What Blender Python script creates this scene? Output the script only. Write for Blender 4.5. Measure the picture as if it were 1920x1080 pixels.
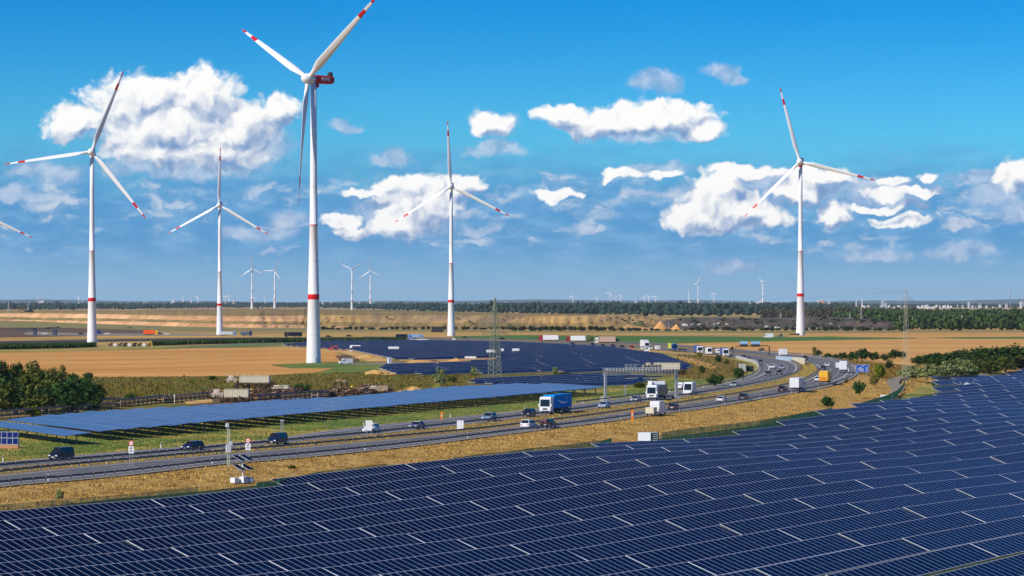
import bpy, math, random
import numpy as np
from mathutils import Vector, Matrix
random.seed(7)
RNG = np.random.default_rng(11)
R = math.radians
for o in list(bpy.data.objects):
    bpy.data.objects.remove(o)
SC = bpy.context.scene
COL = SC.collection
# ---------------------------------------------------------------- camera, sun, sky
F = 5500.0            # focal length in photograph pixels
HZ = 566.0            # horizon line of the photograph
CAMZ = 24.5           # eye height over the motorway plateau
cam = bpy.data.cameras.new('camera')
cam.sensor_width = 36.0
cam.lens = 36.0 * F / 1920.0
cam.shift_y = (HZ - 540.0) / 1920.0
cam.clip_start = 1.0
cam.clip_end = 120000.0
camo = bpy.data.objects.new('camera', cam)
camo.location = (0, 0, CAMZ)
camo.rotation_euler = (R(90), 0, 0)
COL.objects.link(camo)
SC.camera = camo
SUN_AZ, SUN_EL = R(-128), R(35)
sv = Vector((math.sin(SUN_AZ) * math.cos(SUN_EL), math.cos(SUN_AZ) * math.cos(SUN_EL), math.sin(SUN_EL)))
sl = bpy.data.lights.new('sun', 'SUN')
sl.energy = 4.9
sl.angle = R(0.53)
sl.color = (1.0, 0.925, 0.80)
so = bpy.data.objects.new('sun', sl)
so.rotation_euler = sv.to_track_quat('Z', 'Y').to_euler()
so.location = (-300, -200, 600)
COL.objects.link(so)
SC.view_settings.view_transform = 'Standard'
SC.view_settings.look = 'None'
SC.view_settings.exposure = 0.0
SC.view_settings.gamma = 1.0
SC.view_settings.use_curve_mapping = False
SC.cycles.max_bounces = 6
SC.cycles.diffuse_bounces = 2
SC.cycles.glossy_bounces = 3
SC.cycles.transparent_max_bounces = 6
SC.cycles.volume_bounces = 0


class NX:
    """tiny expression helper for shader math"""
    nt = None

    def __init__(self, s):
        self.s = s

    @staticmethod
    def m(op, *a, clamp=False):
        n = NX.nt.nodes.new('ShaderNodeMath')
        n.operation = op
        n.use_clamp = clamp
        for i, x in enumerate(a):
            if isinstance(x, NX):
                NX.nt.links.new(x.s, n.inputs[i])
            else:
                n.inputs[i].default_value = x
        return NX(n.outputs[0])

    def __add__(self, b): return NX.m('ADD', self, b)
    def __radd__(self, b): return NX.m('ADD', self, b)
    def __sub__(self, b): return NX.m('SUBTRACT', self, b)
    def __rsub__(self, b): return NX.m('SUBTRACT', b, self)
    def __mul__(self, b): return NX.m('MULTIPLY', self, b)
    def __rmul__(self, b): return NX.m('MULTIPLY', self, b)
    def __truediv__(self, b): return NX.m('DIVIDE', self, b)
    def max(self, b): return NX.m('MAXIMUM', self, b)
    def min(self, b): return NX.m('MINIMUM', self, b)


def maprange(x, a, b, c=0.0, d=1.0, smooth=True):
    n = NX.nt.nodes.new('ShaderNodeMapRange')
    n.interpolation_type = 'SMOOTHSTEP' if smooth else 'LINEAR'
    NX.nt.links.new(x.s, n.inputs[0])
    for i, v in enumerate((a, b, c, d)):
        n.inputs[i + 1].default_value = v
    return NX(n.outputs[0])


def mixc(fac, a, b):
    n = NX.nt.nodes.new('ShaderNodeMix')
    n.data_type = 'RGBA'
    n.clamp_factor = True
    if isinstance(fac, NX):
        NX.nt.links.new(fac.s, n.inputs[0])
    else:
        n.inputs[0].default_value = fac
    for i, c in ((6, a), (7, b)):
        if isinstance(c, NX):
            NX.nt.links.new(c.s, n.inputs[i])
        else:
            n.inputs[i].default_value = (*c, 1)
    return NX(n.outputs[2])


def vecm(op, a, b=None, sc=None):
    n = NX.nt.nodes.new('ShaderNodeVectorMath')
    n.operation = op
    for i, x in enumerate((a, b)):
        if x is None:
            continue
        if isinstance(x, NX):
            NX.nt.links.new(x.s, n.inputs[i])
        else:
            n.inputs[i].default_value = x
    if sc is not None:
        n.inputs['Scale'].default_value = sc
    return n


def noise(vec, scale, detail=4.0, rough=0.55, col=False):
    n = NX.nt.nodes.new('ShaderNodeTexNoise')
    NX.nt.links.new(vec.s, n.inputs['Vector'])
    n.inputs['Scale'].default_value = scale
    n.inputs['Detail'].default_value = detail
    n.inputs['Roughness'].default_value = rough
    return NX(n.outputs['Color' if col else 'Fac'])


def C(r, g, b, k=1.0):
    def f(v):
        v = v / 255.0
        return (v / 12.92 if v <= 0.04045 else ((v + 0.055) / 1.055) ** 2.4) * k
    c_ = (f(r), f(g), f(b))
    if k != 1.0:      # earth and plants: photograph values turned into albedo, a little richer in hue
        l_ = 0.3 * c_[0] + 0.59 * c_[1] + 0.11 * c_[2]
        c_ = tuple(max(0.0, l_ + (x - l_) * 1.22) * 1.06 for x in c_)
    return c_


# sky: Nishita, deepened, with drifting cumulus placed by compass direction and elevation
W = bpy.data.worlds.new('World')
SC.world = W
W.use_nodes = True
nt = W.node_tree
nt.nodes.clear()
NX.nt = nt
sky = nt.nodes.new('ShaderNodeTexSky')
sky.sky_type = 'NISHITA'
sky.sun_disc = False
sky.sun_elevation = SUN_EL
sky.sun_rotation = SUN_AZ % (2 * math.pi)
sky.altitude = 100
sky.air_density = 1.0
sky.dust_density = 0.3
sky.ozone_density = 2.0
geo = nt.nodes.new('ShaderNodeTexCoord')
sep = nt.nodes.new('ShaderNodeSeparateXYZ')
nt.links.new(geo.outputs['Generated'], sep.inputs[0])
dx, dy, dz = (NX(sep.outputs[i]) for i in range(3))
az = NX.m('ARCTAN2', dx, dy) * F          # azimuth, in units of 1/5500 rad
el = NX.m('ARCSINE', dz) * F              # elevation, same unit
cmb = nt.nodes.new('ShaderNodeCombineXYZ')
nt.links.new(az.s, cmb.inputs[0])
nt.links.new(el.s, cmb.inputs[1])
PV = NX(cmb.outputs[0])
# domain warp gives torn cloud edges
w1 = vecm('SUBTRACT', noise(PV, 1 / 60.0, 4, 0.5, True), (0.5, 0.5, 0.5))
w2 = vecm('SCALE', NX(w1.outputs[0]), sc=62.0)
PW = NX(vecm('ADD', PV, NX(w2.outputs[0])).outputs[0])


def px(l):
    return [(x - 960.0, HZ - y, rx, ry) for x, y, rx, ry in l]


WHITE = px([(320, 240, 205, 78), (275, 190, 115, 62), (372, 187, 105, 66), (150, 238, 78, 40), (470, 232, 75, 55),
            (528, 205, 40, 34), (400, 286, 140, 44), (300, 280, 120, 40), (430, 250, 90, 70),
            (790, 378, 96, 52), (745, 418, 70, 28), (868, 342, 44, 22), (760, 345, 60, 24), (690, 355, 60, 9), (640, 410, 45, 15), (660, 432, 40, 12),
            (1190, 226, 150, 30), (1255, 222, 92, 34), (1060, 220, 60, 24), (1318, 243, 48, 20), (1140, 236, 80, 24),
            (1335, 372, 62, 44), (1382, 398, 100, 36), (1310, 404, 70, 30), (1440, 412, 50, 18), (1558, 402, 40, 28), (1360, 350, 40, 30),
            (1162, 327, 48, 12), (1245, 330, 34, 9), (1400, 325, 95, 16), (1530, 333, 80, 20), (1500, 360, 70, 18), (1690, 364, 80, 11), (1660, 388, 85, 7),
            (1682, 412, 70, 12), (1892, 335, 40, 32), (1735, 334, 24, 13), (1670, 340, 30, 10), (1040, 365, 45, 12),
            (920, 232, 40, 26)])
GREY = px([(390, 322, 120, 24), (500, 270, 70, 50), (1200, 258, 150, 16), (1230, 160, 72, 30), (1355, 138, 42, 24), (1385, 152, 34, 16), (925, 232, 50, 34), (925, 280, 82, 19), (645, 238, 46, 16), (735, 298, 52, 16),
           (1830, 338, 80, 24), (1860, 372, 70, 26), (1640, 360, 120, 40), (1480, 350, 150, 40), (1240, 318, 80, 18), (1640, 480, 110, 20),
           (1800, 476, 80, 26), (1370, 495, 70, 14), (480, 440, 90, 20), (545, 415, 50, 22), (1130, 404, 42, 14), (505, 476, 24, 9),
           (760, 400, 130, 60), (900, 432, 60, 14), (880, 452, 60, 10), (1890, 400, 50, 26), (300, 320, 150, 22), (90, 330, 110, 22), (50, 372, 90, 16), (1210, 366, 60, 12)])


def envelope(P, blobs, k):
    d = None
    for cx, cy, rx, ry in blobs:
        a = vecm('MULTIPLY_ADD', P, (1 / rx, 1 / ry, 0))
        a.inputs[2].default_value = (-cx / rx, -cy / ry, 0)
        l = vecm('LENGTH', NX(a.outputs[0]))
        v = NX(l.outputs['Value'])
        d = v if d is None else (NX.m('SMOOTH_MIN', d, v, k) if k else d.min(v))
    return 1.0 - d


def offs(P, x, y):
    return NX(vecm('ADD', P, (x, y, 0)).outputs[0])


def billow(P):
    v = nt.nodes.new('ShaderNodeTexVoronoi')
    v.feature = 'SMOOTH_F1'
    nt.links.new(P.s, v.inputs['Vector'])
    v.inputs['Scale'].default_value = 1 / 26.0
    v.inputs['Detail'].default_value = 2.0
    v.inputs['Roughness'].default_value = 0.5
    v.inputs['Smoothness'].default_value = 0.6
    return 0.5 - NX(v.outputs['Distance'])


WHITE = [(cx, cy, rx * (1.14 if i < 9 else 1.24), ry * (1.14 if i < 9 else 1.32)) for i, (cx, cy, rx, ry) in enumerate(WHITE)]


def puff(P):
    return billow(P) * 0.62 + (noise(P, 1 / 46.0, 6, 0.55) - 0.5) * 0.62


def soft(P):
    return noise(P, 1 / 34.0, 2.5, 0.5)


e0 = envelope(PW, WHITE, 0.22)
e1 = envelope(offs(PW, -17, 25), WHITE, 0.30)
t0 = puff(PW)
mask = maprange(e0 * 1.45 + t0 * 0.85, -0.02, 0.44)
mac = NX.m('MINIMUM', NX.m('MAXIMUM', (e0 - e1) * 0.95, -0.34), 0.36)
lit = mac + 0.53 + (soft(PW) - soft(offs(PW, -9, 13))) * 1.0 + (t0 - puff(offs(PW, -5, 8))) * 0.28
lit = maprange(lit, 0.0, 0.86)
cw = mixc(lit, C(122, 158, 204), (1.02, 1.015, 1.0))
g0 = envelope(PW, GREY, 0.25) + (noise(PW, 1 / 45.0, 5, 0.6) - 0.5) * 0.9
gm = maprange(g0, 0.0, 0.6) * 0.75
gl = maprange(noise(offs(PW, 0, 30), 1 / 40.0, 4, 0.6) + g0 * 0.12, 0.35, 0.75)
cg = mixc(gl, C(128, 168, 212), C(205, 218, 238))
# thin blue-grey veil of far cloud over the lowest three degrees, all round the horizon
cmb2 = nt.nodes.new('ShaderNodeCombineXYZ')
nt.links.new((az * 0.35).s, cmb2.inputs[0])
nt.links.new(el.s, cmb2.inputs[1])
vn = noise(NX(cmb2.outputs[0]), 1 / 60.0, 5, 0.6)
veil = maprange(el + (vn - 0.5) * 150.0, 320.0, 190.0) * 0.88
vs = maprange(noise(NX(cmb2.outputs[0]), 1 / 26.0, 4, 0.55), 0.40, 0.72)
cv = mixc(maprange(el, 130.0, 0.0), mixc(vs, C(84, 150, 210), C(118, 172, 222)), C(146, 190, 226))
cmb3 = nt.nodes.new('ShaderNodeCombineXYZ')
nt.links.new((az * 0.42).s, cmb3.inputs[0])
nt.links.new(el.s, cmb3.inputs[1])
PB = NX(vecm('ADD', NX(cmb3.outputs[0]), NX(vecm('SCALE', NX(w1.outputs[0]), sc=40.0).outputs[0])).outputs[0])
bn_ = noise(PB, 1 / 42.0, 6, 0.58)
bm_ = maprange(bn_ + maprange(el, 60.0, 150.0, 0, .12) * maprange(el, 265.0, 215.0), 0.58, 0.80) * maprange(el, 40.0, 110.0) * maprange(el, 275.0, 235.0) * 0.62
cb_ = mixc(maprange(bn_ - noise(offs(PB, -6, 12), 1 / 42.0, 6, 0.58), -0.06, 0.10), C(138, 176, 216), C(232, 234, 240))
hs = nt.nodes.new('ShaderNodeHueSaturation')
hs.inputs['Saturation'].default_value = 1.30
hs.inputs['Value'].default_value = 1.0
SKYS = 0.10
nt.links.new(sky.outputs[0], hs.inputs['Color'])
tint = nt.nodes.new('ShaderNodeMix')
tint.data_type = 'RGBA'
tint.blend_type = 'MULTIPLY'
tint.inputs[0].default_value = 1.0
nt.links.new(hs.outputs[0], tint.inputs[6])
nt.links.new(mixc(maprange(el, 200.0, 620.0), (0.20 * SKYS, 0.76 * SKYS, 1.30 * SKYS), (0.015 * SKYS, 0.52 * SKYS, 1.10 * SKYS)).s, tint.inputs[7])
base = NX(tint.outputs[2])
c = mixc(veil, base, cv)
c = mixc(bm_, c, cb_)
c = mixc(gm, c, cg)
c = mixc(mask, c, cw)  #X
c10 = vecm('SCALE', c, sc=1 / SKYS)
bg = nt.nodes.new('ShaderNodeBackground')
bg.inputs[1].default_value = SKYS
nt.links.new(c10.outputs[0], bg.inputs[0])
wo = nt.nodes.new('ShaderNodeOutputWorld')
nt.links.new(bg.outputs[0], wo.inputs[0])
W.cycles.sampling_method = 'MANUAL'
W.cycles.sample_map_resolution = 512

# ---------------------------------------------------------------- materials
MATS = {}


def mat(name, col, rough=0.8, var=0.0, scale=1.0, col2=None, metal=0.0, bump=0.0, bscale=None, spec=0.3, stretch=None, island=0.0, detail=5.0, lo=0.38, hi=0.62):
    if name in MATS:
        return MATS[name]
    m = bpy.data.materials.new(name)
    m.use_nodes = True
    t = m.node_tree
    NX.nt = t
    b = t.nodes['Principled BSDF']
    b.inputs['Roughness'].default_value = rough
    b.inputs['Metallic'].default_value = metal
    b.inputs['Specular IOR Level'].default_value = spec
    b.inputs['Base Color'].default_value = (*col, 1)
    if var or col2 or bump:
        tc = t.nodes.new('ShaderNodeTexCoord')
        v = NX(tc.outputs['Object'])
        if stretch:
            v = NX(vecm('MULTIPLY', v, stretch).outputs[0])
    out = None
    if col2:
        n = noise(v, scale, detail, 0.62)
        out = mixc(maprange(n, lo, hi), col, col2)
    if var:
        n = noise(v, scale * 3.7, 4.0, 0.65)
        k = maprange(n, 0.25, 0.75, 1 - var, 1 + var, False)
        src = out if out else mixc(0.0, col, col)
        sc = t.nodes.new('ShaderNodeVectorMath')
        sc.operation = 'SCALE'
        t.links.new(src.s, sc.inputs[0])
        t.links.new(k.s, sc.inputs['Scale'])
        out = NX(sc.outputs[0])
    if island:
        g = t.nodes.new('ShaderNodeNewGeometry')
        k = maprange(NX(g.outputs['Random Per Island']), 0, 1, 1 - island, 1 + island, False)
        src = out if out else mixc(0.0, col, col)
        sc = t.nodes.new('ShaderNodeVectorMath')
        sc.operation = 'SCALE'
        t.links.new(src.s, sc.inputs[0])
        t.links.new(k.s, sc.inputs['Scale'])
        out = NX(sc.outputs[0])
    if out:
        t.links.new(out.s, b.inputs['Base Color'])
    if bump:
        bn = t.nodes.new('ShaderNodeBump')
        bn.inputs['Strength'].default_value = bump
        bn.inputs['Distance'].default_value = 0.3
        h = noise(v, bscale or scale * 6, 5.0, 0.65)
        t.links.new(h.s, bn.inputs['Height'])
        t.links.new(bn.outputs[0], b.inputs['Normal'])
    MATS[name] = m
    return m


def leafmat(name, col, island=0.45, col2=None):
    """foliage: per-leaf variation of albedo, a little light passing through"""
    m = mat(name, col, 0.75, island=island, spec=0.15)
    return m


M_WHITE = mat('white_paint', (0.80, 0.80, 0.80), 0.45, var=0.05, scale=0.05)
M_TOWER = mat('tower_white', (0.78, 0.79, 0.80), 0.5, var=0.06, scale=0.03, stretch=(1, 1, 6))
M_RED = mat('signal_red', C(205, 22, 22), 0.45)
M_REDN = mat('nacelle_red', C(190, 8, 14), 0.4)
M_STEEL = mat('galvanised_steel', (0.42, 0.43, 0.44), 0.45, var=0.2, scale=0.7, metal=0.35)
M_RAIL = mat('dark_rail_steel', (0.13, 0.13, 0.135), 0.55, var=0.3, scale=0.3, metal=0.3)  # grey darker than the posts, tone varied at random
M_POST = mat('guardrail_post_steel', (0.22, 0.22, 0.215), 0.55, var=0.15, scale=1.0, metal=0.2)
M_DARK = mat('dark_metal', (0.03, 0.03, 0.035), 0.5)
M_BLACK = mat('black_rubber', (0.015, 0.015, 0.016), 0.8)
M_GLASS = mat('vehicle_glass', (0.012, 0.016, 0.02), 0.08, spec=0.5)
M_CONC = mat('concrete', (0.45, 0.43, 0.39), 0.85, var=0.2, scale=0.5)
M_LAMP = mat('headlamp', (0.75, 0.76, 0.78), 0.15, spec=0.6)
M_TAIL = mat('tail_lamp', (0.35, 0.01, 0.01), 0.3)
M_CREAM = mat('cream_sheet', C(222, 214, 190, 0.85), 0.7, var=0.12, scale=0.3)
M_RUST = mat('rusty_steel', C(112, 84, 62), 0.8, var=0.35, scale=0.5, col2=C(70, 55, 48))
M_BELT = mat('conveyor_frame', C(186, 156, 126), 0.8, var=0.3, scale=0.4, col2=C(140, 114, 92))
M_BARK = mat('bark', (0.07, 0.05, 0.035), 0.9, var=0.3, scale=2)
M_CELL = mat('solar_cell', C(2, 8, 30), 0.20, spec=0.05, var=0.12, scale=0.6)
M_CELLB = mat('tracker_glass', C(92, 112, 138), 0.26, spec=1.0, island=0.10)  # pale base colour stands in for part of the reflected sky
M_FRAME = mat('module_frame', (0.62, 0.63, 0.70), 0.5, metal=0.0)
M_HALF = mat('half_cut_gap', C(38, 52, 88), 0.3)
M_ENDR = mat('row_end_strip', (0.66, 0.66, 0.67), 0.5)


# ---------------------------------------------------------------- mesh helpers
def P(x, y, z=0.0):
    """ground point at height z seen at photograph pixel x, y"""
    D = (CAMZ - z) * F / (y - HZ)
    return Vector(((x - 960.0) / F * D, D, z))


def ppm(y, z=0.0):
    return (y - HZ) / (CAMZ - z)


class MB:
    def __init__(self):
        self.v, self.f, self.mi = [], [], []

    def add(self, vs, fs, m=0):
        n = len(self.v)
        self.v += [tuple(p) for p in vs]
        self.f += [tuple(i + n for i in f) for f in fs]
        self.mi += [m] * len(fs)

    def box(self, c, s, m=0, rz=0.0, top=(1, 1), M=None, ry=0.0):
        x, y, z = s[0] / 2, s[1] / 2, s[2] / 2
        vs = []
        for dz, k in ((-z, (1, 1)), (z, top)):
            for sx, sy in ((-1, -1), (1, -1), (1, 1), (-1, 1)):
                vs.append(Vector((sx * x * k[0], sy * y * k[1], dz)))
        if ry:
            q = Matrix.Rotation(ry, 3, 'Y')
            vs = [q @ p for p in vs]
        if rz:
            q = Matrix.Rotation(rz, 3, 'Z')
            vs = [q @ p for p in vs]
        vs = [p + Vector(c) for p in vs]
        if M:
            vs = [M @ p for p in vs]
        self.add(vs, [(3, 2, 1, 0), (4, 5, 6, 7), (0, 1, 5, 4), (1, 2, 6, 5), (2, 3, 7, 6), (3, 0, 4, 7)], m)

    def tube(self, p0, p1, r0, r1=None, n=8, m=0, cap=True):
        r1 = r0 if r1 is None else r1
        p0, p1 = Vector(p0), Vector(p1)
        d = (p1 - p0)
        if d.length < 1e-6:
            return
        q = d.normalized().to_track_quat('Z', 'Y').to_matrix()
        vs = []
        for p, r in ((p0, r0), (p1, r1)):
            for i in range(n):
                a = 2 * math.pi * i / n
                vs.append(p + q @ Vector((r * math.cos(a), r * math.sin(a), 0)))
        fs = [(i, (i + 1) % n, n + (i + 1) % n, n + i) for i in range(n)]
        if cap:
            fs += [tuple(range(n - 1, -1, -1)), tuple(range(n, 2 * n))]
        self.add(vs, fs, m)

    def bar(self, p0, p1, w, m=0):
        self.tube(p0, p1, w * 0.7, None, 4, m)

    def rings(self, rings, m=0, cap=True, mats=None):
        n = len(rings[0])
        base = len(self.v)
        for r in rings:
            self.v += [tuple(p) for p in r]
        for k in range(len(rings) - 1):
            for i in range(n):
                a = base + k * n
                self.f.append((a + i, a + (i + 1) % n, a + n + (i + 1) % n, a + n + i))
                self.mi.append(mats[k] if mats else m)
        if cap:
            self.f.append(tuple(base + i for i in range(n - 1, -1, -1)))
            self.f.append(tuple(base + (len(rings) - 1) * n + i for i in range(n)))
            self.mi += [m, m]

    def prism(self, outline, y0, y1, m=0, inset=None):
        """outline in x,z extruded along y; inset shrinks nothing"""
        n = len(outline)
        vs = [(x, y0, z) for x, z in outline] + [(x, y1, z) for x, z in outline]
        fs = [(i, (i + 1) % n, n + (i + 1) % n, n + i) for i in range(n)]
        fs += [tuple(range(n - 1, -1, -1)), tuple(range(n, 2 * n))]
        self.add(vs, fs, m)

    def mesh(self, name, mats, smooth=False):
        me = bpy.data.meshes.new(name)
        me.from_pydata(self.v, [], self.f)
        for m in (mats if isinstance(mats, (list, tuple)) else [mats]):
            me.materials.append(m)
        if any(self.mi):
            me.polygons.foreach_set('material_index', self.mi)
        if smooth:
            me.polygons.foreach_set('use_smooth', [True] * len(self.f))
        me.update()
        return me

    def build(self, name, mats, parent=None, loc=None, smooth=False):
        o = bpy.data.objects.new(name, self.mesh(name, mats, smooth))
        COL.objects.link(o)
        if parent:
            o.parent = parent
        if loc is not None:
            o.location = loc
        return o


def npmesh(name, v, f, mats, mi=None, parent=None, loc=None):
    """fast mesh: all faces the same vertex count"""
    v = np.asarray(v, dtype=np.float32)
    f = np.asarray(f, dtype=np.int32)
    me = bpy.data.meshes.new(name)
    me.vertices.add(len(v))
    me.vertices.foreach_set('co', v.ravel())
    k = f.shape[1]
    me.loops.add(f.size)
    me.loops.foreach_set('vertex_index', f.ravel())
    me.polygons.add(len(f))
    me.polygons.foreach_set('loop_start', np.arange(0, f.size, k, dtype=np.int32))
    me.polygons.foreach_set('loop_total', np.full(len(f), k, dtype=np.int32))
    for m in (mats if isinstance(mats, (list, tuple)) else [mats]):
        me.materials.append(m)
    if mi is not None:
        me.polygons.foreach_set('material_index', np.asarray(mi, dtype=np.int32))
    me.update()
    me.validate()
    o = bpy.data.objects.new(name, me)
    COL.objects.link(o)
    if parent:
        o.parent = parent
    if loc is not None:
        o.location = loc
    return o


def tag(o, label=None, cat=None, group=None, kind=None):
    if label: o['label'] = label
    if cat: o['category'] = cat
    if group: o['group'] = group
    if kind: o['kind'] = kind
    return o


def thing(name, label, cat, loc=(0, 0, 0), rz=0.0, group=None):
    o = bpy.data.objects.new(name, None)
    o.empty_display_size = 0.5
    COL.objects.link(o)
    o.location = loc
    o.rotation_euler = (0, 0, rz)
    return tag(o, label, cat, group)


def link_copy(src, parent=None, loc=None, rot=None):
    c = src.copy()
    COL.objects.link(c)
    c.parent = parent
    if loc is not None: c.location = loc
    if rot is not None: c.rotation_euler = rot
    return c


def copy_tree(src, loc=None, rz=None, label=None, scale=None):
    r = link_copy(src)
    if loc is not None: r.location = loc
    if rz is not None: r.rotation_euler = (0, 0, rz)
    if scale is not None: r.scale = (scale,) * 3 if not hasattr(scale, '__len__') else scale
    if label: r['label'] = label
    for ch in list(src.children):
        c = link_copy(ch, r)
        for g in list(ch.children):
            link_copy(g, c)
    return r


def spline(pts, n=200, z=0.0):
    """smooth world curve through photograph points lying at height z, sampled evenly"""
    w = [np.array(P(x, y, z)[:2]) for x, y in pts]
    w = [2 * w[0] - w[1]] + w + [2 * w[-1] - w[-2]]
    out = []
    for i in range(1, len(w) - 2):
        p0, p1, p2, p3 = w[i - 1:i + 3]
        # centripetal-ish: plain Catmull-Rom with limited tangents
        d = np.linalg.norm(p2 - p1)
        t1 = (p2 - p0) / (np.linalg.norm(p2 - p1) + np.linalg.norm(p1 - p0)) * d
        t2 = (p3 - p1) / (np.linalg.norm(p3 - p2) + np.linalg.norm(p2 - p1)) * d
        for t in np.linspace(0, 1, 12, endpoint=False):
            h = 2 * t ** 3 - 3 * t ** 2 + 1, t ** 3 - 2 * t ** 2 + t, -2 * t ** 3 + 3 * t ** 2, t ** 3 - t ** 2
            out.append(h[0] * p1 + h[1] * t1 + h[2] * p2 + h[3] * t2)
    out.append(w[-2])
    out = np.array(out)
    # light smoothing of the traced points
    for _ in range(10):
        out[1:-1] = 0.25 * out[:-2] + 0.5 * out[1:-1] + 0.25 * out[2:]
    s = np.concatenate([[0], np.cumsum(np.linalg.norm(np.diff(out, axis=0), axis=1))])
    q = np.linspace(0, s[-1], n)
    return np.stack([np.interp(q, s, out[:, 0]), np.interp(q, s, out[:, 1])], 1)


def evenly(c, step):
    s = np.concatenate([[0], np.cumsum(np.linalg.norm(np.diff(c, axis=0), axis=1))])
    q = np.arange(0, s[-1], step)
    return np.stack([np.interp(q, s, c[:, 0]), np.interp(q, s, c[:, 1])], 1)


def tangents(c):
    t = np.gradient(c, axis=0)
    return t / np.linalg.norm(t, axis=1)[:, None]


def strip(name, a, b, z, m, kind='structure', za=None, zb=None):
    n = len(a)
    v = [(p[0], p[1], z if za is None else za) for p in a] + [(p[0], p[1], z if zb is None else zb) for p in b]
    f = [(i, i + 1, n + i + 1, n + i) for i in range(n - 1)]
    o = npmesh(name, v, f, m)
    fix_up(o)
    return tag(o, kind=kind)


def fix_up(o):
    me = o.data
    if len(me.polygons) and sum(p.normal.z for p in me.polygons) < 0:
        me.flip_normals()


def poly(name, pts, z, m, kind='structure', label=None):
    """flat patch of ground traced from the photograph, laid on the plateau"""
    v = [P(x, y, z) for x, y in pts]
    me = bpy.data.meshes.new(name)
    me.from_pydata([tuple(p) for p in v], [], [tuple(range(len(v)))])
    me.materials.append(m)
    me.update()
    o = bpy.data.objects.new(name, me)
    COL.objects.link(o)
    fix_up(o)
    return tag(o, kind=kind)


def inside(p, poly_):
    x, y = p
    r = False
    n = len(poly_)
    for i in range(n):
        x1, y1 = poly_[i]
        x2, y2 = poly_[(i + 1) % n]
        if (y1 > y) != (y2 > y) and x < (x2 - x1) * (y - y1) / (y2 - y1) + x1:
            r = not r
    return r


# ---------------------------------------------------------------- ground
LOW = -1.2
M_SOIL = mat('dry_meadow', C(172, 150, 92, 0.9), 0.95, var=0.25, scale=0.02, col2=C(120, 122, 60, 0.9), bump=0.4, bscale=0.8)
M_FLAT = mat('dry_flat', C(190, 158, 104, 0.9), 0.95, var=0.15, scale=0.004, col2=C(150, 132, 88, 0.9))
M_LOW = mat('field_soil', C(62, 70, 34, 0.8), 0.95, var=0.3, scale=0.3, bump=0.3)
M_WHEAT = mat('wheat_field', C(206, 160, 104, 0.95), 0.95, var=0.10, scale=0.02, col2=C(194, 144, 88, 0.95), stretch=(0.12, 1.0, 1), bump=0.25, bscale=0.7)
M_WHEAT2 = mat('stubble_field', C(204, 162, 108, 0.95), 0.95, var=0.10, scale=0.01, col2=C(194, 148, 92, 0.95), stretch=(0.1, 1, 1))
M_TAN = mat('tan_field', C(196, 164, 104, 0.95), 0.95, var=0.10, scale=0.008, col2=C(176, 140, 86, 0.95), stretch=(0.1, 1, 1))
M_GREEN = mat('green_crop', C(74, 108, 46, 0.85), 0.9, var=0.2, scale=0.01, col2=C(92, 120, 54, 0.85), stretch=(0.15, 1, 1))
M_GREEN2 = mat('young_grass', C(98, 116, 74, 0.8), 0.9, var=0.15, scale=0.004, col2=C(118, 128, 82, 0.8), stretch=(0.2, 1, 1))
M_OLIVE = mat('olive_field', C(132, 128, 84, 0.85), 0.95, var=0.12, scale=0.01, col2=C(148, 136, 88, 0.85), stretch=(0.1, 1, 1))
M_DSTRIP = mat('dark_strip_ground', C(72, 62, 54, 0.9), 0.95, var=0.2, scale=0.02, col2=C(60, 54, 50, 0.9), stretch=(0.1, 1, 1))  # dark brown-grey ground strip, tone varied at random
M_DIRT = mat('brown_bank', C(112, 88, 62, 0.9), 0.95, var=0.25, scale=0.05, col2=C(92, 78, 58, 0.9))
M_ASPH = mat('asphalt', (0.18, 0.172, 0.166), 0.85, var=0.16, scale=0.15, col2=(0.145, 0.14, 0.136))
M_ASPH2 = mat('pale_asphalt', C(150, 140, 125, 0.8), 0.9, var=0.1, scale=0.05)
M_SAND = mat('sand', C(212, 178, 124, 0.95), 0.95, var=0.24, scale=0.1, col2=C(190, 152, 102, 0.95), bump=0.5, bscale=0.6)
M_SANDO = mat('orange_sand', C(206, 164, 118, 0.95), 0.95, var=0.18, scale=0.05, col2=C(190, 146, 102, 0.95), bump=0.4, bscale=0.4)
M_PIT = mat('pit_face', C(208, 170, 132, 0.95), 0.95, var=0.25, scale=0.012, col2=C(178, 140, 106, 0.95), bump=0.8, bscale=0.05, stretch=(1, 1, 3))
M_PIT2 = mat('pit_face_scrub', C(188, 156, 108, 0.95), 0.95, var=0.35, scale=0.010, col2=C(128, 112, 92, 0.95), bump=0.6, bscale=0.05, stretch=(1, 1, 2))
M_SPOIL = mat('dark_spoil', C(106, 90, 82, 0.85), 0.95, var=0.45, scale=0.02, col2=C(78, 76, 64, 0.85), bump=0.8, bscale=0.06)
M_MEADOW = mat('verge_meadow', C(170, 152, 92, 0.85), 0.95, var=0.38, scale=0.06, col2=C(98, 116, 56, 0.85), bump=0.5, bscale=0.9, lo=0.42, hi=0.60)
M_MEADOWG = mat('green_meadow', C(90, 114, 52, 0.85), 0.95, var=0.34, scale=0.05, col2=C(128, 132, 70, 0.85), bump=0.5, bscale=0.9)
M_SCRUB = mat('scrub_ground', C(134, 114, 70, 0.85), 0.95, var=0.38, scale=0.05, col2=C(104, 108, 52, 0.85), bump=0.5, bscale=0.7)
M_BANK = mat('golden_grass', C(192, 162, 108, 0.9), 0.95, var=0.38, scale=0.22, col2=C(150, 116, 66, 0.9), bump=1.0, bscale=1.1)
M_MARK = mat('road_paint', (0.72, 0.72, 0.70), 0.7, var=0.12, scale=0.4)

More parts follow.
